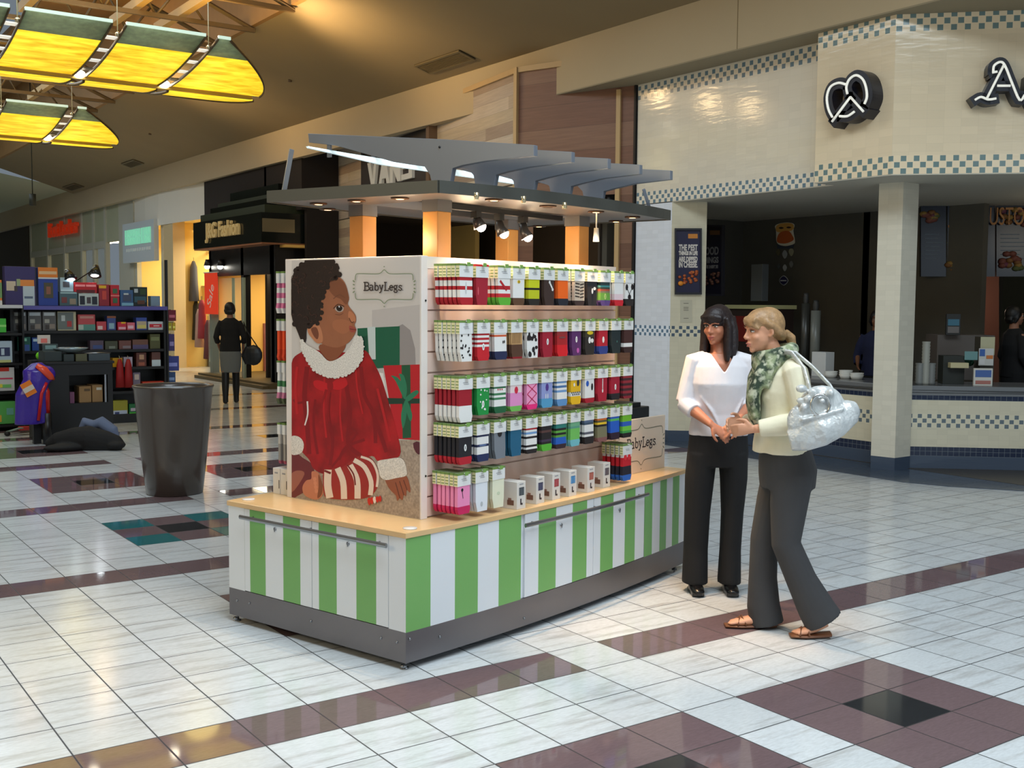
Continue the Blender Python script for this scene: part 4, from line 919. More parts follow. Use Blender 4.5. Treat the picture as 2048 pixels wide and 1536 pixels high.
# cuffs and hands
pp([(118, 1025), (160, 1025), (186, 1060), (176, 1110), (130, 1125), (116, 1100)], None, 4, mat=FUR)
pp([(640, 1250), (740, 1235), (768, 1290), (770, 1330), (752, 1318), (748, 1350), (735, 1345), (728, 1372), (712, 1362), (700, 1376), (690, 1345), (665, 1320), (645, 1290)], (150, 84, 58))
for pts in ([(690, 1275), (705, 1330), (714, 1362)], [(712, 1268), (728, 1320), (736, 1345)], [(734, 1262), (748, 1300), (753, 1316)]): stroke(pts, 5, (104, 54, 40))
pp([(592, 1160), (640, 1148), (712, 1140), (740, 1165), (752, 1215), (745, 1240), (690, 1252), (640, 1262), (608, 1245), (596, 1200)], None, 4, mat=FUR)
# striped legging and foot
pp([(295, 1215), (340, 1200), (400, 1190), (455, 1150), (500, 1128), (545, 1135), (575, 1165), (595, 1215), (596, 1280), (570, 1335), (520, 1362), (420, 1370), (320, 1360), (296, 1330)], (158, 40, 36))
for pts, w_ in (([(320, 1205), (318, 1290), (330, 1360)], 40), ([(372, 1196), (402, 1270), (408, 1366)], 34), ([(440, 1180), (478, 1260), (482, 1364)], 34), ([(462, 1152), (520, 1190), (556, 1270), (552, 1345)], 26), ([(500, 1134), (560, 1160), (592, 1230), (588, 1300)], 13)): stroke(pts, w_, (232, 214, 200))
for pts, w_ in (([(300, 1210), (335, 1225)], 12), ([(425, 1178), (460, 1230), (470, 1290)], 8)): stroke(pts, w_, (120, 26, 26))
pp([(232, 1215), (270, 1225), (290, 1290), (292, 1340), (262, 1368), (222, 1362), (188, 1340), (180, 1300), (200, 1265), (228, 1255)], (196, 124, 94)); pp([(268, 1230), (290, 1290), (286, 1340), (262, 1360), (268, 1300)], (130, 74, 50))
for i in range(4): pp([(238+i*3, 1250+i*22), (252+i*3, 1246+i*22), (256+i*3, 1262+i*22), (242+i*3, 1268+i*22)], (210, 140, 110))
# head
pp([(275, 520), (410, 510), (400, 560), (345, 610), (295, 580)], (140, 80, 54))
pp([(215, 330), (290, 230), (360, 150), (410, 175), (436, 260), (430, 300), (470, 355), (474, 392), (466, 408), (474, 440), (462, 470), (430, 510), (370, 535), (300, 520), (240, 480), (212, 430)], None, 4, mat=SK)
pp([(360, 150), (412, 185), (434, 260), (420, 300), (390, 270), (350, 250), (320, 200)], (128, 76, 52)); pp([(400, 380), (450, 400), (440, 440), (400, 460), (350, 430), (350, 390)], (168, 104, 72)); pp([(436, 335), (462, 352), (472, 385), (455, 395), (432, 372)], (188, 120, 84))
pp([(438, 415), (474, 432), (468, 450), (442, 447)], (160, 74, 62)); stroke([(440, 432), (458, 436), (474, 438)], 4, (96, 40, 36)); stroke([(436, 372), (450, 398), (462, 392)], 4, (96, 52, 38))
pp([(358, 322), (380, 304), (406, 316), (400, 336), (376, 340)], (176, 160, 150)); pp([(366, 312), (386, 304), (400, 318), (390, 335), (372, 332)], (26, 18, 18)); pp([(378, 308), (384, 306), (386, 314), (380, 315)], (210, 210, 214)); stroke([(350, 322), (376, 298), (410, 310)], 4, (50, 28, 22)); stroke([(350, 268), (382, 246), (414, 262)], (5, 2), (112, 68, 48)); stroke([(360, 352), (385, 356), (404, 346)], 3, (112, 64, 46))
pp([(208, 425), (225, 398), (262, 402), (285, 440), (292, 500), (262, 512), (228, 478), (212, 455)], None, 4, mat=SKL); pp([(228, 432), (256, 424), (270, 460), (262, 490), (240, 468)], (120, 68, 48))
hair = [(330, 50), (372, 90), (376, 130), (350, 150), (320, 195), (290, 240), (282, 300), (276, 370), (262, 400), (226, 396), (205, 430), (200, 500), (178, 505), (150, 440), (125, 380), (116, 300), (116, 200), (140, 110), (200, 62), (270, 46)]
pp(hair, None, 4, mat=HAIRP)
random.seed(4)
for i in range(90):
    t = random.random(); j = random.randrange(len(hair)); q0, q1 = hair[j], hair[(j+1) % len(hair)]; hx, hy = q0[0]+(q1[0]-q0[0])*t, q0[1]+(q1[1]-q0[1])*t
    if hy > 420: continue
    r_ = random.uniform(8, 17); hx += random.uniform(-8, 8); hy += random.uniform(-8, 8); pp([(hx+r_*math.cos(q*1.047), hy+r_*math.sin(q*1.047)) for q in range(6)], None, 2, mat=HAIRP, up=i % 3 == 0)
for i in range(46):
    hx, hy = random.uniform(130, 350), random.uniform(70, 400)
    if hx > 250 and hy > 200: continue
    r_ = random.uniform(7, 15); a0 = random.uniform(0, 6); stroke([(hx+r_*math.cos(a0+q), hy+r_*math.sin(a0+q)) for q in (0, 1, 2, 3)], 3, (74, 46, 38), 2)
pp([(180, 500), (215, 525), (275, 560), (330, 610), (400, 580), (450, 520), (470, 470), (500, 480), (510, 530), (498, 600), (455, 660), (380, 692), (300, 685), (235, 640), (195, 580)], None, 4, mat=FUR)
random.seed(8)
edge = spl([(180, 500), (190, 560), (235, 640), (300, 685), (380, 692), (455, 660), (500, 600), (510, 530), (500, 480)], 4, False)
for x, y in edge: r_ = 12; pp([(x+r_*random.uniform(.6, 1.3)*math.cos(q*1.047), y+r_*random.uniform(.6, 1.3)*math.sin(q*1.047)) for q in range(6)], None, 2, mat=FUR, up=.3)
for i in range(5):
    x = 545+i*15; pp([(x, 1395-i*4), (x-6, 1370-i*3), (x+4, 1355-i*2), (x+12, 1372-i*2), (x+8, 1398-i*5)], (206, 40, 30) if i != 2 else (236, 222, 214))
# slab-serif wordmark on the poster, built from strokes (units: x-height letters on a 0..1 cap height)
def arc(cx, cy, rx, ry, a0, a1, n=10): return [(cx+rx*math.cos(R(a0+(a1-a0)*i/n)), cy+ry*math.sin(R(a0+(a1-a0)*i/n))) for i in range(n+1)]
GLY = {
 'B': (.72, [[(.16, 0), (.16, 1)], [(0, 0), (.42, 0)]+arc(.42, .27, .26, .27, -90, 90)+[(.16, .54)], [(.0, 1), (.38, 1)]+arc(.38, .77, .24, .23, 90, -90)+[(.16, .54)]]),
 'a': (.56, [arc(.2, .52, .18, .14, 160, 20, 6)+[(.38, .5), (.38, .12), (.42, .02), (.5, .02)], arc(.22, .19, .18, .19, 80, 290, 10)+[(.38, .12)]]),
 'b': (.60, [[(0, 1), (.12, 1), (.12, 0)], arc(.31, .31, .2, .31, 180, -180, 16)]),
 'y': (.60, [[(.0, .64), (.2, .64)], [(.34, .64), (.54, .64)], [(.09, .64), (.29, .02)], [(.45, .64), (.22, -.18), (.12, -.28), (.02, -.24)]]),
 'L': (.64, [[(0, 1), (.34, 1)], [(.16, 1), (.16, 0)], [(0, 0), (.56, 0), (.56, .28)]]),
 'e': (.54, [[(.06, .34), (.44, .34)]+arc(.25, .32, .2, .3, 5, 320, 14)]),
 'g': (.58, [arc(.22, .42, .17, .2, 0, 360, 16), [(.34, .56), (.48, .66)], [(.12, .24), (.08, .12), (.38, .06), (.44, -.08), (.36, -.24), (.12, -.26), (.04, -.14), (.12, .0)]]),
 's': (.48, [[(.38, .5), (.38, .64)], [(.38, .54), (.24, .63), (.08, .56), (.08, .42), (.34, .26), (.4, .12), (.26, 0), (.1, .04), (.04, .14)], [(.04, .0), (.04, .16)]]),
 '.': (.1, [[(.04, .0), (.04, .05)]])}
def wordmark(fn, x0, base, cap, wd_):
    tot = sum(GLY[c][0] for c in 'BabyLegs.'); x = x0; sx = wd_/tot
    for c in 'BabyLegs.':
        for st in GLY[c][1]: fn([(x+p[0]*sx, base+p[1]*cap) for p in st])
        x += GLY[c][0]*sx
def ornament(fn, x0, x1, y0, y1):
    """bracket frame: corners, pointed top and bottom, side leaves. y up"""
    m_ = (x0+x1)/2; W_, H_ = x1-x0, y1-y0
    for s_ in (0, 1):
        f = (lambda y: y0+(y-y0)) if s_ == 0 else (lambda y: y1-(y-y0))
        t = [(x0+.01*W_, y0+.30*H_), (x0+.02*W_, y0+.14*H_), (x0+.08*W_, y0+.10*H_), (x0+.35*W_, y0+.11*H_), (m_-.06*W_, y0+.08*H_), (m_, y0-.02*H_), (m_+.06*W_, y0+.08*H_), (x0+.65*W_, y0+.11*H_), (x0+.92*W_, y0+.10*H_), (x0+.98*W_, y0+.14*H_), (x0+.99*W_, y0+.30*H_)]
        fn([(x, f(y)) for x, y in t], 1)
        fn([(m_, f(y0-.10*H_)), (m_, f(y0-.13*H_))], 2)
    for sx in (-1, 1):
        xe = x0 if sx < 0 else x1
        for q in (-.14, -.05, .05, .14): fn([(xe+sx*.00*W_, y0+H_*(.5+q)), (xe+sx*.03*W_, y0+H_*(.5+q*1.35))], 2)
INK = (62, 50, 46); SAGE = (132, 142, 112)
wordmark(lambda p: stroke([(x, 450-y) for x, y in p], 6.5, INK, 1), 518, 450-222, 44, 218)
ornament(lambda p, t: stroke([(x, 400-y) for x, y in p], 4.5 if t == 1 else 7, SAGE, 3 if t == 1 else 1), 470, 794, 400-290, 400-112)
o = pb.build('poster_print', pan)
for x, y in ((851, 601), (851, 952)):
    p = kb(x, y, .152); q = MB(); q.cyl((p.x, .153, p.z), (p.x, .149, p.z), .005, DARK, n=10); q.build('screw', pan)
# maple posts
POST = M('maple_post', (206, 146, 76), .45, noise=.10, nscale=6)
CAN = M('canopy_grey_metal', (120, 118, 116), .42, metal=.5); FINM = M('fin_blue_grey_metal', (132, 138, 148), .40, metal=.45)
for a_, b_ in ((.58, .34), (1.80, .34), (.58, .865), (1.80, .865)):
    b = MB(); b.box(a_, a_+.1, b_, b_+.1, .625, 2.092, POST); p = b.build('post', K, bevel=.003)
    b = MB(); b.box(a_-.003, a_+.103, b_-.003, b_+.103, 2.092, 2.15, CAN); b.build('metal_cap', p)
# canopy
def fc(t): return .10-.06*t-.10*4*t*(1-t)
n = 18
outer = [(.32+1.99*i/n, fc(i/n)) for i in range(n+1)]+[(2.31-.06*0-(2.31-.19)*i/n, 1.17-.02+.09*4*(i/n)*(1-i/n)) for i in range(n+1)]
inner = [(.62, .42), (.62, .86), (1.88, .86), (1.88, .42)]
b = MB()
# slab built as four trapezoid plates round an opening
o_f = outer[:n+1]; o_b = outer[n+1:]
zA, zB = 2.15, 2.195
def slab(poly): b.prism(poly, zA, zB, CAN)
slab(o_f+[inner[3], inner[0]]); slab(o_b+[inner[1], inner[2]]); slab([o_f[-1], o_b[0], inner[2], inner[3]]); slab([o_b[-1], o_f[0], inner[0], inner[1]])
can = b.build('canopy', K)
b = MB(); pth = outer+[outer[0]]
for p, q in zip(pth, pth[1:]):
    d = Vector((q[0]-p[0], q[1]-p[1], 0)).normalized(); nn = Vector((d.y, -d.x, 0))*.008
    b.add([(p[0], p[1], zA-.006), (q[0], q[1], zA-.006), (q[0]+nn.x, q[1]+nn.y, zA-.006), (p[0]+nn.x, p[1]+nn.y, zA-.006), (p[0], p[1], zB+.008), (q[0], q[1], zB+.008), (q[0]+nn.x, q[1]+nn.y, zB+.008), (p[0]+nn.x, p[1]+nn.y, zB+.008)], [(0, 1, 5, 4), (3, 7, 6, 2), (4, 5, 6, 7), (0, 3, 2, 1), (0, 4, 7, 3), (1, 2, 6, 5)], M('canopy_edge_dark', (84, 84, 78), .45, metal=.4))
b.build('edge_band', can)
for i, a_ in enumerate((.60, .935, 1.27, 1.60, 1.93)):
    dz = (0, .008, .012, .016, .018)[i]; db = (0, .025, .035, .05, .055)[i]
    pts = [(-.236+db, 2.368+dz), (-.236+db, 2.318+dz), (.05, 2.316+dz*.6), (.20, 2.306), (.262, 2.295), (.285, 2.196), (.386, 2.196), (.411, 2.274+(i > 0)*.03), (.448, 2.318+(i > 0)*.02), (.56, 2.337+(i > 0)*.015), (.663, 2.356), (.862, 2.411), (1.1, 2.476), (1.302, 2.507), (1.31, 2.556), (.345, 2.444)]
    b = MB(); b.plate([(a_, p[0], p[1]) for p in pts], (.03, 0, 0), FINM); f_ = b.build('roof_fin', K, bevel=.002)
    b = MB(); b.cyl((a_-.004, .345, 2.405), (a_+.034, .345, 2.405), .006, DARK, n=8); b.build('bolt', f_)
b = MB(); b.plate([(.462, 1.15, 2.459), (.74, 1.15, 2.454), (1.0, 1.15, 2.452), (2.32, 1.15, 2.455), (2.36, 1.14, 2.417), (1.0, 1.14, 2.417), (.74, 1.14, 2.433), (.462, 1.14, 2.449)], (0, .02, .0), M('white_acrylic_skyglow', (238, 246, 248), .3, emit=.55, ecol=(200, 235, 245))); b.build('skylit_strip', K)  # acrylic strip, no lamp: emission stands in for skylight falling on it
for a_ in (.62, .95, 1.29, 1.62, 1.95): b = MB(); b.box(a_, a_+.012, 1.155, 1.18, 2.42, 2.49, FINM); b.build('strip_bracket', K)
b = MB(); b.tube([(.25, 1.10, 2.19), (.25, 1.035, 2.41)], [(.012, .02)]*2, FINM, 4, smooth=False); b.build('end_bracket', K)
b = MB(); b.tube([(2.12, .06, 2.19), (2.045, .06, 2.305)], [(.014, .012)]*2, FINM, 4, smooth=False); b.build('end_bracket', K)
# recessed canopy lamps
LAMP = M('halogen_face', (255, 214, 150), emit=10); 
DL = [(637, 407, 1), (713, 401, 1), (800, 396, 1), (642, 422, 1), (838, 441, 1), (988, 399, 1), (1192, 423, 1), (1265, 434, 1), (1232, 442, 1), (1078, 452, 1), (1096, 412, 0)]
for i, (x, y, on_) in enumerate(DL):
    p = kzz(x, y, 2.148)
    if i == 4: p = Vector((1.45, 1.10, 2.148))
    if i == 3: p = Vector((.66, 1.22, 2.148))
    b = MB(); b.lathe([(.026, 0), (.045, -.001), (.045, -.007), (.03, -.010), (.026, -.004)], M('lamp_trim_brown', (92, 62, 40), .4, metal=.5), (p.x, p.y, 2.15), 20); l_ = b.build('canopy_lamp', K)
    b = MB(); b.cyl((p.x, p.y, 2.1475), (p.x, p.y, 2.142), .027, LAMP if on_ else DARK, .02, n=16); b.build('lamp_face', l_)
for x, y in ((953, 394), (1047, 401), (1129, 413)):
    p = kzz(x, y, 2.13); b = MB(); b.cyl((p.x, p.y, 2.15), (p.x, p.y, 2.118), .012, M('nickel', (200, 186, 150), .25, metal=.8), n=12); b.build('pin', K)
for x, y, e in ((637, 407, 7), (713, 401, 7), (800, 396, 7), (988, 399, 9), (1096, 412, 0), (1192, 423, 24), (1265, 434, 24)):
    if not e: continue
    p = kzz(x, y, 2.13); q = kw(p.x, p.y, 2.13); dn = kw(p.x-(.25 if x < 900 else 0), p.y-(.02 if x < 900 else .12 if e < 20 else .42), 0)
    spot('canopy_lamp_light', q, dn, e*(2.6 if e < 20 else 3.4), TUNG if e < 20 else (1, .64, .34), 95 if e < 20 else 54, .5, .02)
# black track with spot heads
b = MB(); b.box(.70, 1.72, .40, .43, 2.118, 2.146, DARK); tr = b.build('light_track', K)
b = MB(); b.box(.92, 1.45, .66, .69, 2.118, 2.146, DARK); b.build('light_track', K)
HOT = M('spot_hot_face', (255, 240, 225), emit=16)
for x, y in ((952, 441), (998, 455), (1046, 462)):
    p = kb(x, y, .415); b = MB(); b.box(p.x-.02, p.x+.02, .395, .435, 2.085, 2.12, DARK); h = b.build('spot_head', K)
    b = MB(); b.tube([(p.x, .415, 2.09), (p.x+.005, .41, p.z), (p.x+.012, .395, p.z-.035)], [.016, .026, .036], C((40, 40, 42), .3), 14); b.build('reflector', h)
    b = MB(); b.ball((p.x+.014, .392, p.z-.03), (.027, .027, .03), HOT, 12); b.build('bulb', h)
b = MB(); b.cyl((1.62, .1, 2.15), (1.62, .1, 1.99), .004, C((200, 200, 196)), n=6); b.cyl((1.62, .1, 2.06), (1.62, .1, 1.985), .013, C((214, 210, 200)), .018, n=12); b.build('hanging_lamp', K)
for p, tg, e in ((kw(.95, .38, 2.0), kw(.6, -.1, 1.2), 20), (kw(1.2, .38, 2.0), kw(1.3, -.25, .6), 20), (kw(1.4, .38, 2.0), kw(1.6, -.2, 1.2), 18)):
    spot('track_light', p, tg, e, TUNG, 90, .7, .03)
# strip lamp hidden along the top of the display wall, washing the packs below
for a_ in (.75, 1.15, 1.55): point('wall_wash', kw(a_, .08, 1.90), 2.2, (1, .80, .55), .02)
for a_ in (.5, 1.0, 1.5): point('counter_wash', kw(a_, .5, 1.95), 3, TUNG, .05)
K_NAME = K
# small BabyLegs sign standing at the right end of the counter
sx0, sx1 = 1.93, 2.49
SG = thing('counter_sign', 'small cream sign with dark lettering at the right end of the kiosk counter', 'sign', kw((sx0+sx1)/2, .15, .625), TH)
b = MB(); hw = (sx1-sx0)/2; b.box(-hw, hw, 0, .018, 0, .33, M('sign_cream_board', (214, 196, 176), .5)); b.build('board', SG, bevel=.002)
b = MB()
def st3(p, wd, mat, yo):
    P_ = spl([tuple(map(float, q)) for q in p], 3, False) if len(p) > 2 else p; L_ = []; R_ = []
    for i, q in enumerate(P_):
        a = P_[max(i-1, 0)]; c = P_[min(i+1, len(P_)-1)]; dx, dz = c[0]-a[0], c[1]-a[1]; l = math.hypot(dx, dz) or 1
        L_.append((q[0]-dz/l*wd/2, yo, q[1]+dx/l*wd/2)); R_.append((q[0]+dz/l*wd/2, yo, q[1]-dx/l*wd/2))
    for i in range(len(L_)-1): b.add([L_[i], L_[i+1], R_[i+1], R_[i]], [(3, 2, 1, 0)], mat)
wordmark(lambda p: st3(p, .0075, C(INK), -.0012), -.165, .155, .058, .34)
b.build('wordmark', SG); b = MB()
ornament(lambda p, t: st3(p, .005 if t == 1 else .008, C((120, 116, 96)), -.0008), -.255, .255, .05, .29)
b.build('bracket_frame', SG)
# ================================================================ HANGING PACKS
CARD = M('header_card_white', (226, 226, 224), .5); CREAM = M('header_card_cream', (228, 220, 170), .5); GTOP = M('header_card_green', (110, 140, 70), .5); INKM = C((150, 150, 154))
PEG = M('peg_wire', (170, 170, 168), .3, metal=.8)
def pack_meshes(d, seed):
    """meshes of one pack: origin at its hook hole, front towards local -y"""
    random.seed(seed); w_ = .052; th = .011
    b = MB(); b.box(-w_*.92, w_*.92, -th, th, -.062, 0, CARD)
    b.box(-w_*.93, w_*.93, -th-.0006, th+.0006, -.010, .0, d.get('top', GTOP))
    for z in (-.022, -.036, -.050): b.box(-w_*.93, -w_*.919, -th+.002, th-.002, z-.004, z, GTOP); 
    b.box(-w_*.925, -w_*.92, -th, th, -.062, -.010, CREAM)
    b.box(-.020, .016, -th-.0008, -th, -.031, -.0285, INKM); b.box(-.014, .022, -th-.0008, -th, -.038, -.036, INKM)
    card = b.build('header_card')
    b = MB(); H = d.get('len', .13); y0, y1 = -th*.8, th*.8; zt = -.060
    bands = d['b']; tot = sum(x[0] for x in bands); z = zt; n_ = len(bands); acc = 0
    sh = random.uniform(-.003, .006)
    def prof(f): return (-.044+sh*f, .044+sh*f+(.004 if f > .75 else 0)) if f < .88 else (-.044+sh*f+(f-.88)*.10, .046+sh*f-(f-.88)*.05)
    for i, (fr, c) in enumerate(bands):
        f0, f1 = acc/tot, (acc+fr)/tot; acc += fr; k = 1 if f1 < .88 else 3
        for j in range(k):
            g0, g1 = f0+(f1-f0)*j/k, f0+(f1-f0)*(j+1)/k; (xa, xb_), (xc, xd) = prof(g0), prof(g1); za, zb = zt-H*g0, zt-H*g1; m_ = C(c, .8)
            V = [(xa, y0, za), (xb_, y0, za), (xb_, y1, za), (xa, y1, za), (xc, y0, zb), (xd, y0, zb), (xd, y1, zb), (xc, y1, zb)]
            F = [(4, 5, 1, 0), (5, 6, 2, 1), (6, 7, 3, 2), (7, 4, 0, 3)]
            if i == 0 and j == 0: F.append((0, 1, 2, 3))
            if i == n_-1 and j == k-1: F.append((7, 6, 5, 4))
            b.add(V, F, m_)
    for x, f, rx, rz, c in d.get('d', ()):
        zc_ = zt-H*f; P_ = [(x+rx*math.cos(t*math.pi/4), y0-.0008, zc_+rz*math.sin(t*math.pi/4)) for t in range(8)]; b.plate(P_[::-1], (0, -.0006, 0), C(c, .7))
    for x0, f0, x1, f1, wd, c in d.get('l', ()):
        p, q = Vector((x0, 0, zt-H*f0)), Vector((x1, 0, zt-H*f1)); dd = (q-p).normalized(); s_ = Vector((-dd.z, 0, dd.x))*wd/2; yy = Vector((0, y0-.0008, 0))
        b.plate([p+s_+yy, q+s_+yy, q-s_+yy, p-s_+yy], (0, -.0006, 0), C(c, .7))
    return card, b.build('socks')
def stripes(n, *cs): return [(1, cs[i % len(cs)]) for i in range(n)]
W0, RD, CRm, BKc, NV = (228, 226, 222), (176, 22, 34), (150, 22, 38), (28, 22, 24), (30, 38, 74)
GR, BR, PKc, LB = (70, 150, 50), (92, 62, 40), (222, 130, 170), (110, 150, 196)
badge = lambda c=(236, 236, 232), f=.45, x=.0: [(x, f, .009, .017, c), (x, f, .003, .010, (60, 60, 64))]
def dots(c, n, sd, r=.005, f0=.05, f1=.9):
    random.seed(sd); return [(random.uniform(-.036, .036), random.uniform(f0, f1), r*random.uniform(.7, 1.3), r*random.uniform(.8, 1.5), c) for _ in range(n)]
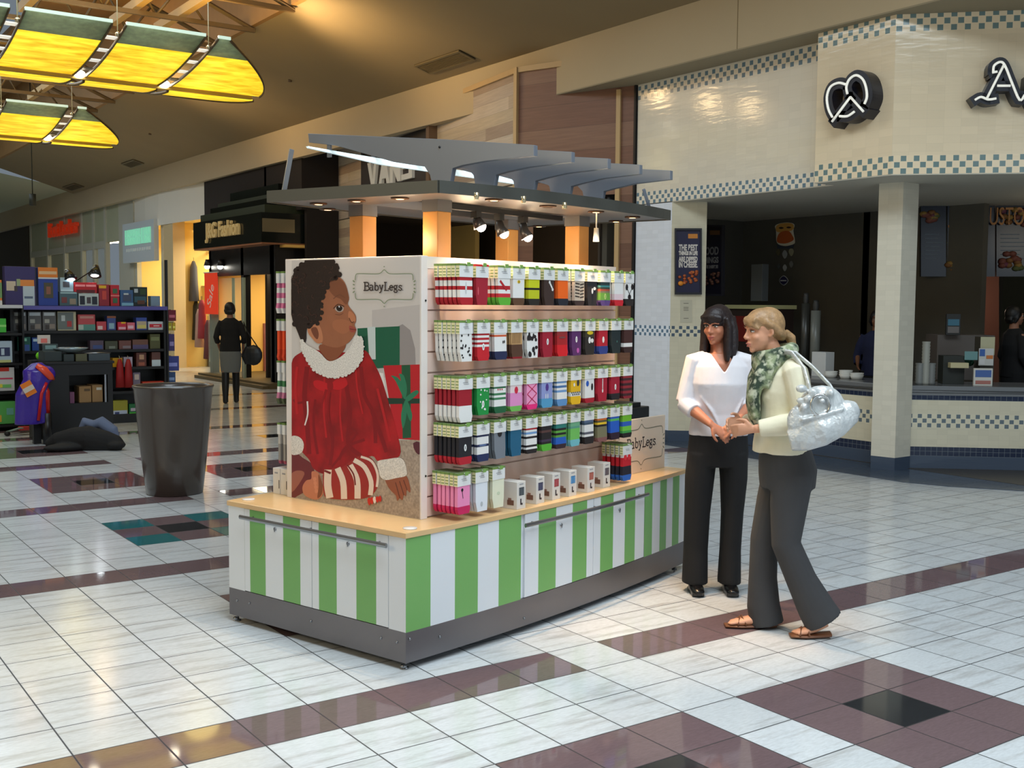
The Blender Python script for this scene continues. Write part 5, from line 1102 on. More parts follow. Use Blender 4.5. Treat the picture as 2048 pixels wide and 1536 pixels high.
ROWS = [
 (1.822, [('white pack with red bands and a red toe', dict(b=[(2, RD), (3, W0), (2, RD), (4, W0), (4, RD)], d=[(0, .4, .006, .03, (200, 200, 200))])),
  ('all dark red pack with bright red header edge', dict(b=[(9, (160, 26, 44))], top=C((214, 40, 50)), d=[(-.03, .5, .004, .02, (210, 90, 100))])),
  ('white and red elf pack with a lime green foot', dict(b=[(4, W0), (2, RD), (2, W0), (2, (200, 40, 50)), (4, (90, 170, 50))], l=[(-.03, .1, .02, .45, .012, RD)])),
  ('white pack with a small bee and a dark brown toe', dict(b=[(8, W0), (3, BR)], d=[(0, .12, .012, .008, (230, 190, 30)), (0, .12, .003, .009, BKc)])),
  ('chartreuse pack with black bands', dict(b=[(4, (196, 200, 20)), (1, BKc), (4, (186, 190, 24)), (3, (34, 30, 24))])),
  ('dark brown pack with a white bone', dict(b=[(9, (58, 40, 34))], l=[(.005, .12, .03, .36, .010, W0)], d=[(.004, .1, .008, .008, W0), (.03, .38, .008, .008, W0)])),
  ('plain bright orange pack with a dark toe', dict(b=[(8, (240, 100, 16)), (3, (30, 34, 44))])),
  ('beige pack with dark tiger streaks', dict(b=[(8, (206, 186, 164)), (2, (52, 36, 36))], l=[(-.04, .1+.13*i, .0, .13+.13*i, .006, BKc) for i in range(5)]+[(.005, .16+.13*i, .04, .12+.13*i, .006, BKc) for i in range(5)])),
  ('black pack with a white bow mark', dict(b=[(9, (34, 32, 36))], d=[(.0, .4, .008, .016, W0), (.02, .3, .012, .009, W0)])),
  ('green, teal and rust striped pack with a purple toe', dict(b=[(2, (40, 60, 60)), (1, (60, 130, 130)), (1, (50, 60, 50)), (1, (170, 70, 50)), (1, (120, 110, 90)), (4, (96, 150, 60)), (3, (84, 60, 120))], d=badge((170, 200, 120), .62))),
  ('white pack with a rosy patch and a red toe', dict(b=[(6, W0), (3, (226, 200, 204)), (3, (206, 30, 44))])),
  ('white pack with black football patches', dict(b=[(7, W0), (3, (40, 34, 32))], d=[(-.03, .2, .014, .018, BKc), (.03, .18, .014, .018, BKc), (0, .62, .018, .016, BKc)], l=[(-.02, .3, .0, .5, .004, BKc), (.02, .3, 0, .5, .004, BKc)]))]),
 (1.560, [('white pack with black dalmatian spots', dict(b=[(9, W0)], d=dots(BKc, 16, 1))),
  ('white and red striped pack with a solid red foot', dict(b=[(1, RD), (1, W0), (1, RD), (1, W0), (1, RD), (1, W0), (6, (196, 24, 36))], d=badge(f=.5))),
  ('white pack with an orange dash and a navy toe', dict(b=[(1, W0), (1, (206, 96, 60)), (7, W0), (4, NV)], d=[(.02, .35, .004, .008, BKc), (.03, .34, .004, .008, BKc)])),
  ('tan pack with fringe over a dark brown foot', dict(b=[(6, (190, 150, 100)), (6, (84, 54, 36)), (1, (140, 20, 30))], l=[(-.03+.012*i, .0, -.034+.012*i, .42, .004, (120, 84, 50)) for i in range(6)])),
  ('white pack with black cow patches', dict(b=[(9, W0)], d=dots(BKc, 12, 5, .010))),
  ('plain crimson pack with a white badge in the second row', dict(b=[(9, (160, 20, 44))], d=badge(f=.4))),
  ('deep red pack with a brighter red foot', dict(b=[(2, (150, 40, 40)), (4, (170, 26, 30)), (5, (214, 20, 30))], d=[(0, .25, .03, .006, (120, 60, 60))])),
  ('purple pack with a pink flower near the toe', dict(b=[(9, (88, 40, 96))], d=badge(f=.35)+[(.015, .8, .012, .014, (190, 90, 170))])),
  ('black pack with a yellow and white animal', dict(b=[(3, (60, 54, 36)), (8, (40, 34, 30))], d=[(0, .1, .03, .01, (220, 190, 30)), (-.005, .4, .012, .018, W0), (.02, .42, .014, .012, W0)])),
  ('red pack with a white star and a blue toe', dict(b=[(8, (186, 24, 44)), (4, (44, 60, 130))], d=[(0, .4, .011, .018, W0)])),
  ('black-green pack at the narrow gap of the second row', dict(b=[(9, (24, 38, 40))], d=[(.01, .5, .005, .006, (60, 110, 100))])),
  ('dark brown pack with a white band low down', dict(b=[(7, (66, 34, 30)), (2, W0), (3, (54, 30, 28))]))]),
 (1.302, [('dark red pack with a white foot', dict(b=[(8, (156, 16, 34)), (8, W0)], len=.155)),
  ('bright green pack with white dots', dict(b=[(9, (20, 140, 60))], d=dots(W0, 10, 3, .004)+badge(f=.6))),
  ('white pack with green bands and a green toe', dict(b=[(1, (50, 110, 70)), (2, W0), (1, (60, 120, 80)), (1, W0), (1, (60, 120, 80)), (3, W0), (3, (24, 92, 54))], d=[(-.015+.015*i, .12, .004, .005, RD) for i in range(3)])),
  ('pale pink pack with a red flower and a green toe', dict(b=[(3, (226, 206, 206)), (5, (220, 140, 190)), (2, (110, 180, 80))], d=[(0, .2, .014, .018, (200, 30, 60))])),
  ('pink argyle pack with crossed lines', dict(b=[(8, (236, 150, 190)), (2, (230, 40, 120))], l=[(-.04, .02, .04, .4, .004, (190, 20, 80)), (.04, .02, -.04, .4, .004, (190, 20, 80)), (-.04, .4, .04, .8, .004, (190, 20, 80)), (.04, .4, -.04, .8, .004, (190, 20, 80))])),
  ('periwinkle pack with a purple heart', dict(b=[(7, (140, 150, 200)), (4, (80, 150, 190))], d=[(0, .2, .013, .020, (80, 50, 130)), (-.01, .55, .003, .014, W0), (.006, .55, .003, .014, W0)])),
  ('blue and white striped pack', dict(b=[(1, LB), (1, W0), (1, (70, 110, 160)), (1, W0), (1, LB), (3, W0), (3, (90, 140, 190))])),
  ('yellow taxi pack with a black and white checker band', dict(b=[(6, (226, 176, 20)), (2, W0), (4, (232, 180, 20))], d=[(.02, .12, .012, .02, (50, 50, 50)), (-.015, .2, .007, .01, W0)], l=[(-.04+.018*i, .52, -.031+.018*i, .52, .008, BKc) for i in range(5)]+[(-.031+.018*i, .6, -.022+.018*i, .6, .008, BKc) for i in range(4)])),
  ('white pack with blue and brown figures and a red toe', dict(b=[(8, W0), (2, (170, 20, 40))], d=[(-.02, .2, .014, .016, (40, 90, 180)), (.025, .35, .010, .02, BKc)])),
  ('dark red pack with a thin white ribbon mark', dict(b=[(9, (168, 18, 44))], l=[(0, .05, 0, .5, .006, W0)], d=[(0, .55, .006, .012, W0)])),
  ('dark red pack with a near-black toe', dict(b=[(8, (162, 14, 44)), (3, (30, 24, 30))], d=badge(f=.45))),
  ('maroon and black striped pack', dict(b=stripes(9, (140, 30, 44), (60, 24, 30))))]),
 (1.080, [('black pack with a white badge and a red toe', dict(b=[(8, (28, 26, 32)), (3, (176, 24, 40))], d=badge(f=.4))),
  ('pale blue-white pack with navy bands and toe', dict(b=[(1, NV), (3, W0), (1, NV), (3, W0), (3, (34, 44, 84))], d=[(0, .4, .03, .005, (90, 110, 150))])),
  ('plain grey pack with a black half-moon', dict(b=[(9, (118, 124, 132))], d=[(0, .05, .018, .018, BKc)])),
  ('plain deep teal blue pack', dict(b=[(9, (26, 92, 124))])),
  ('white pack with thin red, blue and black bands', dict(b=[(1, RD), (1, W0), (1, LB), (1, W0), (1, BKc), (3, W0), (1, BKc), (1, W0), (2, BKc)])),
  ('black pack with brown band and a lime toe', dict(b=[(2, BKc), (1, (84, 54, 50)), (3, BKc), (1, (60, 44, 70)), (1, BKc), (3, (84, 170, 50))])),
  ('teal and navy striped pack with a blue foot', dict(b=[(2, (40, 120, 110)), (1, BKc), (1, (90, 160, 60)), (1, BKc), (1, (90, 150, 60)), (3, (30, 90, 180)), (2, (50, 30, 40))])),
  ('soft green pack with an aqua toe', dict(b=[(2, (110, 170, 130)), (1, (90, 150, 130)), (5, (110, 186, 90)), (3, (110, 180, 190))])),
  ('grey and white banded pack with a black toe', dict(b=[(1, (90, 110, 140)), (1, (60, 80, 100)), (3, W0), (1, (90, 90, 100)), (1, W0), (3, BKc)])),
  ('olive pack with orange and yellow bands', dict(b=[(1, (220, 110, 40)), (1, (90, 80, 50)), (1, (230, 190, 40)), (1, BKc), (5, (120, 116, 86)), (2, (130, 84, 80))])),
  ('royal blue pack with a green band and a dark toe', dict(b=[(1, (40, 90, 190)), (1, (90, 180, 90)), (5, (30, 90, 190)), (3, (40, 20, 40))])),
  ('lime and blue striped pack with a black toe', dict(b=[(3, (110, 180, 40)), (2, (40, 90, 180)), (2, (110, 190, 60)), (1, (60, 150, 70)), (2, BKc)]))]),
 (.852, [('pink pack with a black flamingo and a magenta toe', dict(b=[(8, (236, 140, 184)), (3, (200, 30, 90))], d=[(-.012, .15, .008, .008, BKc)], l=[(-.012, .2, -.006, .45, .003, BKc)], len=.135)),
  ('plain white pack on the lowest row', dict(b=[(9, (222, 226, 232))], d=[(0, .75, .009, .012, (180, 186, 190))], len=.14)),
  ('plain cream pack on the lowest row', dict(b=[(9, (226, 226, 200))], d=[(0, .5, .012, .008, (200, 210, 180))], len=.14))])]
ROWN = ('top row', 'second row', 'third row', 'fourth row', 'lowest row')
def hang_pack(a, z, d, lab, nb, ri, ci, step=.027, out=-.005, sgn=1, fr='front'):
    card, socks = pack_meshes(d, ri*20+ci)
    for k in range(nb):
        t = thing('sock_pack', '', 'sock pack', kw(a+random.uniform(-.002, .002)*(k > 0), out+sgn*step*k, z), TH+(0 if sgn > 0 else math.pi)+R(random.uniform(-2, 2)))
        for o in (card, socks):
            c = o if k == 0 else o.copy()
            if k: COL.objects.link(c)
            c.parent = t
        if k == 0: t['label'] = '%s, front of its peg, %s' % (lab, ROWN[ri])
        else: t['label'] = '%s, behind the front one, %s' % (lab, ROWN[ri])
        t['group'] = 'copies behind the %s' % lab if k else 'front sock packs on the display wall'
NB = {0: 6}
for ri, (zt_, lst) in enumerate(ROWS):
    for ci, (lab, d) in enumerate(lst):
        a = .384+.1275*ci
        if ri == 4: a = (.375, .505, .632)[ci]
        if ri == 0: a = (.384, .50, .665, .78, .905, 1.03, 1.15, 1.30, 1.42, 1.545, 1.68, 1.79)[ci]
        nb = 6 if ci == 0 else (4 if ci in (2, 6, 10) else 3)
        if ri == 4 and ci: nb = 3
        hang_pack(a, zt_, d, lab, nb, ri, ci)
        b = MB(); b.cyl((a, .165, zt_-.004), (a, -.03, zt_-.004), .0025, PEG, n=6); b.box(a-.012, a+.012, -.032, -.030, zt_-.012, zt_+.006, C((120, 160, 80))); b.build('peg', K)
# pegs with ticket ends in the empty lower area
for a in (.80, .93, 1.06, 1.19, 1.32, 1.45): b = MB(); b.cyl((a, .165, .93), (a, .15, .93), .004, DARK, n=6); b.build('peg', K)
# the mitten pack low on the right
d = dict(b=[(1, W0), (3, (200, 24, 40)), (3, (30, 30, 44)), (2, (40, 100, 190))], d=[(-.02, .1, .016, .02, (220, 40, 50)), (.02, .1, .016, .02, (220, 40, 50))], len=.15)
card, socks = pack_meshes(d, 777)
for k in range(5):
    t = thing('sock_pack', 'red, black and blue bootie pack %s' % ('hanging frontmost before the small counter sign' if k == 0 else 'queued behind the frontmost one beside the counter sign'), 'sock pack', kw(1.80, -.0+.03*k, .852), TH, 'front bootie pack' if k == 0 else 'bootie packs behind the front one')
    for o in (card, socks):
        c = o if k == 0 else o.copy()
        if k: COL.objects.link(c)
        c.parent = t
b = MB(); b.cyl((1.80, .165, .848), (1.80, -.03, .848), .0025, PEG, n=6); b.build('peg', K)
# packs on the far side, peeping past the poster board
for i, (z, lab, d) in enumerate(((1.80, 'pink and white striped', dict(b=stripes(6, (222, 120, 160), W0), len=.16)), (1.55, 'bright orange', dict(b=[(5, (236, 80, 30)), (3, (220, 70, 30))], len=.16)), (1.33, 'white and green floral', dict(b=[(3, W0), (2, (70, 130, 80)), (2, W0), (2, (200, 120, 150)), (2, (80, 90, 60))], len=.17)), (1.00, 'pale grey', dict(b=[(3, (190, 186, 180)), (5, (150, 146, 140)), (1, (170, 80, 100))], len=.16)))):
    card, socks = pack_meshes(d, 900+i)
    for k in range(3):
        t = thing('sock_pack', '%s pack on the far side, peeping past the poster edge' % lab, 'sock pack', kw(.37, 1.24-.04*k, z), TH+math.pi, '%s packs on the far side' % lab)
        for o in (card, socks):
            c = o if k == 0 else o.copy()
            if k: COL.objects.link(c)
            c.parent = t
    b = MB(); b.cyl((.37, 1.09, z-.004), (.37, 1.27, z-.004), .0025, PEG, n=6); b.build('peg', K)
# ---------------------------------------------------------------- product boxes on the counter
BXW = M('product_box_white', (222, 216, 208), .45)
BC = [((1034, 1020), (50, 56, 60), 'teal-grey'), ((1072.5, 1009), (44, 44, 70), 'navy'), ((1104.7, 1001), (140, 44, 48), 'red striped'), ((1138, 994), (50, 110, 160), 'blue'), ((1175, 986), (150, 70, 54), 'rust'), ((1206.5, 976), (70, 60, 66), 'grey and pink')]
for i, ((x, y), c, nm) in enumerate(BC):
    p = kzz(x, y, .625)
    t = thing('product_box', 'white product box with a %s leg-warmer window standing on the maple counter' % nm, 'box', kw(p.x, p.y, .625), TH+R(2), 'white product boxes along the counter')
    b = MB(); b.box(0, .072, 0, .105, 0, .137, BXW); b.build('carton', t, bevel=.0015)
    b = MB(); b.box(.016, .058, -.0006, -.0001, .068, .108, C(c)); random.seed(i)
    for q in range(3): b.box(.018+q*.014, .024+q*.014, -.0010, -.0005, .070, .104, C(tuple(min(255, v+60) for v in c)))
    b.build('picture', t)
    b = MB(); b.box(.026, .036, -.0008, -.0002, .022, .052, C((60, 50, 54))); b.box(.036, .046, -.0008, -.0002, .020, .030, C((60, 50, 54))); b.box(.020, .052, -.0008, -.0002, .122, .127, INKM); b.box(-.0008, -.0002, .02, .06, .02, .045, C((120, 84, 70))); b.box(-.0009, -.0003, .035, .055, .045, .055, C((150, 110, 96))); b.build('print', t)
for i, (b0, lab) in enumerate(((1.135, 'white product box touching the left edge of the big poster'), (1.195, 'outermost white product box at the far left corner of the counter'))):
    t = thing('product_box', lab, 'box', kw(.29, b0, .625), TH, 'white boxes at the far counter corner')
    b = MB(); b.box(0, .1, 0, .055, 0, .137, BXW); b.build('carton', t, bevel=.0015)
    b = MB(); b.box(-.0008, -.0001, .015, .04, .108, .116, INKM); b.box(-.0008, -.0001, .003, .008, .03, .075, C((60, 50, 44))); b.build('print', t)
# register things behind the small sign
t = thing('printer', 'black boxy receipt printer behind the small counter sign', 'printer', kw(2.14, .5, .625), TH)
p0, p1 = kb(1256, 838, .5), kb(1299, 812, .5)
b = MB(); b.box(p0.x-2.14-.05, p1.x-2.14, 0, .22, 0, p1.z-.625, C((26, 28, 30), .4)); b.build('body', t, bevel=.006)
b = MB(); b.box(p0.x-2.14-.05, p1.x-2.14-.08, .02, .2, p1.z-.625, p1.z-.625+.03, C((20, 22, 24), .3)); b.build('lid', t)
t = thing('green_folder', 'thin lime green folder lying along the top edge behind the counter sign', 'folder', kw(2.14, .26, .625), TH)
p = kb(1280, 832, .26); b = MB(); b.box(-.12, .12, 0, .03, 0, p.z-.625, C((130, 180, 50))); b.build('cover', t)
# ================================================================ PEOPLE
SKIN1 = M('skin_tan', (188, 122, 92), .5, noise=.04, nscale=30); SKIN2 = M('skin_light', (214, 156, 124), .5, noise=.04, nscale=30)
def solid(mb, name, parent, voxel=.006, smooth=6, cut=None, thick=0, final=None):
    o = mb.build(name, parent)
    r = o.modifiers.new('r', 'REMESH'); r.mode = 'VOXEL'; r.voxel_size = voxel; r.use_smooth_shade = True
    s = o.modifiers.new('s', 'SMOOTH'); s.factor = .5; s.iterations = smooth
    dg = bpy.context.evaluated_depsgraph_get(); dg.update()
    me = bpy.data.meshes.new_from_object(o.evaluated_get(dg)); o.modifiers.clear(); old = o.data; o.data = me; bpy.data.meshes.remove(old); me.name = name
    if not me.materials: me.materials.append(mb.mats[0])
    if cut:
        bm = bmesh.new(); bm.from_mesh(me); bmesh.ops.delete(bm, geom=[f for f in bm.faces if cut(f.calc_center_median())], context='FACES')
        for _ in range(14):
            bm.verts.ensure_lookup_table(); new = {}
            for v in bm.verts:
                nb = [e.other_vert(v) for e in v.link_edges if e.is_boundary]
                if len(nb) == 2: new[v] = v.co*.4+(nb[0].co+nb[1].co)*.3
            for v, c in new.items(): v.co = c
        bm.to_mesh(me); bm.free()
    if thick: q = o.modifiers.new('t', 'SOLIDIFY'); q.thickness = thick; q.offset = -1
    me.polygons.foreach_set('use_smooth', [True]*len(me.polygons))
    return o
def hand(b, W, d, n, s, mat, curl=.35, spread=0.12, k=1.0, curls=None):
    W, d, n, s = Vector(W), Vector(d).normalized(), Vector(n).normalized(), Vector(s).normalized()
    b.tube([W-d*.02*k, W+d*.02*k, W+d*.055*k, W+d*.085*k], [(.020*k, .016*k), (.025*k, .015*k), (.034*k, .014*k), (.034*k, .011*k)], mat, 12, ref=s)
    for i, (o, L) in enumerate(((-.027, .056), (-.009, .068), (.009, .072), (.027, .064))):
        p = W+d*.078*k+s*o*k; dd = (d+s*o*spread/.027).normalized(); pts = [p-d*.02*k, p]; c = (curls[i] if curls else curl)
        for j, fr in enumerate((.45, .3, .25)):
            ang = c*(j+1); v = (dd*math.cos(ang)+n*math.sin(ang)).normalized(); p = p+v*L*fr*k; pts.append(p)
        b.tube(pts, [.0085*k, .0085*k, .008*k, .0072*k, .0058*k], mat, 8)
    p = W+d*.02*k+s*.022*k; q = p+(d*.5+s*.75+n*.25).normalized()*.036*k; e = q+(d*.85+s*.3+n*.35).normalized()*.03*k; f = e+(d*.9+n*.4).normalized()*.02*k
    b.tube([p-s*.01*k, p, q, e, f], [.013*k, .013*k, .0105*k, .009*k, .0065*k], mat, 8)
def head(b, c, yaw, pitch, mat, k=1.0):
    """skull, jaw, nose, ears added to body mesh; returns transform for facial details"""
    q = Matrix.Rotation(yaw, 3, 'Z') @ Matrix.Rotation(pitch, 3, 'X'); c = Vector(c)
    P = lambda x, y, z: c+q @ Vector((x*k, y*k, z*k))
    b.ball(P(0, .012, .028), (.070*k, .088*k, .090*k), mat, 20, q); b.ball(P(0, -.022, -.020), (.060*k, .066*k, .078*k), mat, 20, q)
    b.ball(P(0, -.030, -.058), (.045*k, .050*k, .045*k), mat, 16, q); b.ball(P(0, -.066, -.088), (.020*k, .017*k, .016*k), mat, 12, q)
    for s in (-1, 1):
        b.ball(P(s*.034, -.058, -.022), (.024*k, .022*k, .022*k), mat, 12, q); b.tube([P(s*.008, -.086, .028), P(s*.030, -.084, .032), P(s*.052, -.068, .024)], [.008*k, .008*k, .006*k], mat, 8)
        b.tube([P(s*.066, .006, .012), P(s*.076, .014, .016), P(s*.078, .016, -.008), P(s*.066, .004, -.026)], [.007*k, .009*k, .008*k, .006*k], mat, 8)
        b.ball(P(s*.010, -.094, -.026), (.0085*k, .010*k, .007*k), mat, 8, q)
    b.tube([P(0, -.082, .022), P(0, -.092, .0), P(0, -.104, -.020), P(0, -.096, -.030)], [.007*k, .008*k, .0105*k, .008*k], mat, 10)
    b.tube([P(-.022, -.080, -.055), P(-.008, -.090, -.051), P(0, -.0915, -.0525), P(.008, -.090, -.051), P(.022, -.080, -.055)], [.004*k, .0058*k, .0055*k, .0058*k, .004*k], mat, 8)
    b.tube([P(-.018, -.080, -.064), P(0, -.089, -.066), P(.018, -.080, -.064)], [.0045*k, .0062*k, .0045*k], mat, 8)
    return P, q
def face_parts(P, q, par, lip, brow, k=1.0, mouth_open=0):
    WHI = C((214, 208, 200), .3); IR = C((34, 22, 16), .2)
    for s in (-1, 1):
        b = MB(); b.ball(P(s*.030, -.0735, .010), (.0135*k, .0105*k, .0065*k), WHI, 12, q); e = b.build('eye', par)
        b = MB(); b.ball(P(s*.030, -.0815, .010), (.0055*k, .0040*k, .0055*k), IR, 10, q); b.build('iris', e)
        b = MB(); b.tube([P(s*.016, -.0815, .0150), P(s*.030, -.085, .0178), P(s*.045, -.076, .0130)], .0018*k, C((26, 16, 14)), 6); b.build('eyelid', e)
        b = MB(); b.tube([P(s*.014, -.090, .031), P(s*.030, -.0905, .036), P(s*.050, -.076, .031)], [.0030*k, .0028*k, .0016*k], C(brow, .8), 6); b.build('eyebrow', par)
    b = MB(); b.tube([P(-.021, -.083, -.055), P(-.008, -.0935, -.0515), P(0, -.095, -.0535), P(.008, -.0935, -.0515), P(.021, -.083, -.055)], [.0016*k, .0042*k, .004*k, .0042*k, .0016*k], C(lip, .4), 8)
    b.tube([P(-.018, -.083, -.063), P(0, -.0935, -.0655), P(.018, -.083, -.063)], [.002*k, .0048*k, .002*k], C(lip, .4), 8); b.build('lips', par)
FR = -R(35.05)
# ---------------------------------------------------------------- woman in white top
w1 = thing('person', 'person in white V-neck top and black trousers, long dark hair, hands clasped', 'person', (1.17, 1.27, 0), FR)
b = MB(); S_ = SKIN1; HC = (-.022, -.012, 1.520)
PH, QH = head(b, HC, R(-38), R(6), S_, .93)
b.tube([(-.012, .018, 1.46), (-.004, .016, 1.40), (0, .01, 1.34)], [.046, .048, .062], S_, 16)
b.tube([(0, 0, .86), (0, 0, 1.0), (0, 0, 1.2), (0, 0, 1.31), (0, .005, 1.365)], [(.14, .09), (.125, .085), (.14, .095), (.15, .080), (.09, .06)], S_, 24, ref=(1, 0, 0))
for s, sh, el, wr in ((-1, (-.155, 0, 1.325), (-.198, -.02, 1.085), (-.075, -.175, .985)), (1, (.16, 0, 1.325), (.198, -.02, 1.10), (.070, -.180, 1.005))):
    b.tube([sh, ((sh[0]+el[0])/2, -.005, (sh[2]+el[2])/2), el], [.042, .038, .033], S_, 12); m_ = [(el[i]*.6+wr[i]*.4) for i in range(3)]; b.tube([el, m_, wr], [.034, .034, .021], S_, 12)
hand(b, (-.070, -.180, .980), (.75, -.18, -.55), (.25, .55, -.75), (-.6, -.5, -.6), S_, .40, .05, .92)
hand(b, (.064, -.185, 1.0), (-.72, -.2, -.62), (-.2, .75, -.45), (.4, -.5, -.6), S_, .35, .05, .92)
for x, kx, ax in ((-.09, -.11, -.115), (.09, .085, .08)):
    b.tube([(x, 0, .86), (kx, 0, .47), (ax, .01, .09), (ax, .0, .05)], [.066, .050, .036, .034], S_, 14); b.tube([(ax, .03, .045), (ax, -.06, .04), (ax, -.12, .03)], [(.03, .03), (.035, .028), (.028, .018)], S_, 10)
solid(b, 'body', w1, .0052, 3)
face_parts(PH, QH, w1, (170, 76, 70), (34, 22, 20), .93)
SHIRT = M('white_knit_top', (222, 218, 222), .8, noise=.05, nscale=12, bump=.25)
b = MB()
b.tube([(0, 0, .905), (0, 0, .93), (0, 0, 1.03), (0, -.004, 1.10), (0, -.012, 1.20), (0, -.004, 1.29), (0, .002, 1.345), (0, .012, 1.385)], [(.168, .118), (.168, .118), (.150, .106), (.155, .112), (.168, .128), (.165, .108), (.130, .082), (.066, .058)], SHIRT, 30, ref=(1, 0, 0))
for s in (-1, 1): b.ball((s*.062, -.072, 1.195), (.058, .055, .058), SHIRT, 14)
for s, sh, el, cf in ((-1, (-.145, 0, 1.325), (-.202, -.018, 1.090), (-.155, -.085, 1.045)), (1, (.15, 0, 1.325), (.202, -.018, 1.105), (.155, -.085, 1.06))):
    b.tube([(sh[0]*.6, 0, 1.335), sh, ((sh[0]+el[0])/2, -.004, (sh[2]+el[2])/2), el], [.050, .056, .050, .048], SHIRT, 14); b.tube([el, ((el[0]+cf[0])/2, (el[1]+cf[1])/2, (el[2]+cf[2])/2-.002), cf], [.049, .048, .045], SHIRT, 14)
b.tube([(-.12, -.085, 1.13), (-.06, -.108, 1.05), (-.02, -.112, .97)], [.004, .009, .005], SHIRT, 6); b.tube([(.12, -.085, 1.12), (.08, -.10, 1.04), (.05, -.108, .96)], [.004, .009, .005], SHIRT, 6)
VC = lambda p: p.y < .0 and p.z > 1.262 and abs(p.x-.004) < (p.z-1.262)*.62 and p.z < 1.45
solid(b, 'top', w1, .0055, 5, cut=lambda p: VC(p) or (p.z > 1.372 and abs(p.x) < .08) or (p.z < .912 and abs(p.x) < .14 and p.z < .909), thick=.003)
TR = M('black_trousers', (17, 17, 19), .85, bump=.1)
b = MB(); b.tube([(0, .0, .935), (0, .0, .90), (0, .002, .80), (0, .002, .73)], [(.158, .108), (.166, .114), (.174, .118), (.168, .11)], TR, 26, ref=(1, 0, 0))
b.tube([(-.09, 0, .80), (-.102, 0, .66), (-.112, 0, .46), (-.116, .004, .25), (-.117, .006, .055)], [(.085, .10), (.084, .092), (.074, .078), (.070, .076), (.074, .095)], TR, 18, ref=(1, 0, 0))
b.tube([(.085, 0, .80), (.092, 0, .66), (.088, 0, .46), (.082, .004, .25), (.080, .006, .055)], [(.085, .10), (.078, .092), (.064, .076), (.061, .072), (.067, .092)], TR, 18, ref=(1, 0, 0))
solid(b, 'trousers', w1, .007, 4)
SHO = M('black_shoe_leather', (14, 14, 16), .25)
for x in (-.117, .078):
    b = MB(); b.tube([(x, .06, .035), (x, .0, .04), (x, -.07, .034), (x, -.125, .026), (x, -.145, .022)], [(.032, .032), (.038, .038), (.042, .030), (.036, .023), (.02, .015)], SHO, 14, ref=(1, 0, 0)); b.box(x-.036, x+.036, -.13, .07, .001, .012, SHO); solid(b, 'shoe', w1, .005, 4)
HR1 = M('dark_brown_hair', (34, 23, 24), .5, noise=.3, nscale=60, bump=.4)
b = MB(); k = .93
def PHk(x, y, z): return PH(x, y, z)
b.ball(PH(0, .026, .040), (.083*k, .092*k, .094*k), HR1, 22, QH); b.ball(PH(0, -.008, .056), (.080*k, .093*k, .074*k), HR1, 20, QH)
b.tube([PH(-.062, -.062, .058), PH(-.03, -.084, .066), PH(0, -.088, .070), PH(.03, -.084, .066), PH(.062, -.062, .058)], [.020*k, .020*k, .020*k, .020*k, .020*k], HR1, 10)
for x0, x1, z1 in ((-.060, -.062, .030), (-.036, -.038, .030), (-.012, -.014, .032), (.014, .013, .032), (.038, .038, .030), (.060, .062, .028)): b.tube([PH(x0, -.080+abs(x0)*.25, .066), PH(x1, -.088+abs(x0)*.35, z1+.014)], [.011*k, .008*k], HR1, 8)
for s in (-1, 1):
    b.tube([PH(s*.070, -.020, .06), PH(s*.080, -.012, .0), PH(s*.078, -.018, -.07), PH(s*.080, -.03, -.14), PH(s*.082, -.045, -.205)], [(.018, .035), (.022, .042), (.024, .044), (.024, .040), (.012, .030)], HR1, 12, ref=(1, 0, 0))
b.tube([PH(0, .085, .05), PH(0, .092, -.04), PH(0, .082, -.12), PH(0, .075, -.19)], [(.07, .025), (.082, .030), (.085, .026), (.08, .015)], HR1, 14, ref=(1, 0, 0))
b.tube([PH(.05, .06, .05), PH(.078, .05, -.04), PH(.085, .035, -.13), PH(.085, .01, -.22)], [(.03, .04), (.03, .045), (.028, .045), (.012, .03)], HR1, 12)
b.tube([PH(-.05, .06, .05), PH(-.078, .05, -.04), PH(-.085, .03, -.13), PH(-.08, .0, -.19)], [(.03, .04), (.03, .045), (.028, .04), (.012, .03)], HR1, 12)
solid(b, 'hair', w1, .006, 3)
# ---------------------------------------------------------------- woman in cream cardigan
w2 = thing('person', 'person in cream cardigan, green scarf and grey trousers, hair in a ponytail', 'person', (.9, .5, 0), FR)
b = MB(); S_ = SKIN2; PH, QH = head(b, (-.158, -.005, 1.510), R(-78), R(5), S_, .95)
b.tube([(-.130, .0, 1.455), (-.105, .0, 1.40), (-.07, 0, 1.34)], [.045, .047, .06], S_, 16)
b.tube([(-.02, 0, .86), (-.04, 0, 1.0), (-.045, 0, 1.2), (-.05, 0, 1.32), (-.06, 0, 1.365)], [(.10, .13), (.09, .12), (.11, .135), (.09, .14), (.06, .09)], S_, 24, ref=(1, 0, 0))
ARM = ((-1, (-.035, -.160, 1.32), (.010, -.205, 1.085), (-.220, -.150, 1.045)), (1, (-.055, .150, 1.32), (-.01, .19, 1.09), (-.235, .05, 1.05)))
for s, sh, el, wr in ARM:
    b.tube([sh, tuple((p+q)/2 for p, q in zip(sh, el)), el], [.042, .037, .033], S_, 12); b.tube([el, tuple(p*.6+q*.4 for p, q in zip(el, wr)), wr], [.034, .033, .021], S_, 12)
hand(b, (-.225, -.148, 1.043), (-.92, .16, -.05), (.1, .85, -.4), (-.1, -.2, .95), S_, .62, .03, .92, [.75, .65, .6, .45])
hand(b, (-.240, .045, 1.050), (-.9, -.35, .05), (.1, -.85, -.4), (0, .2, .95), S_, .55, .03, .92)
FA = [(-.02, .075, .86), (-.115, .08, .46), (-.105, .085, .09)]; NB_ = [(-.02, -.075, .86), (-.045, -.085, .47), (.135, -.088, .12)]
b.tube(FA, [.07, .05, .036], S_, 14); b.tube(NB_, [.07, .05, .036], S_, 14)
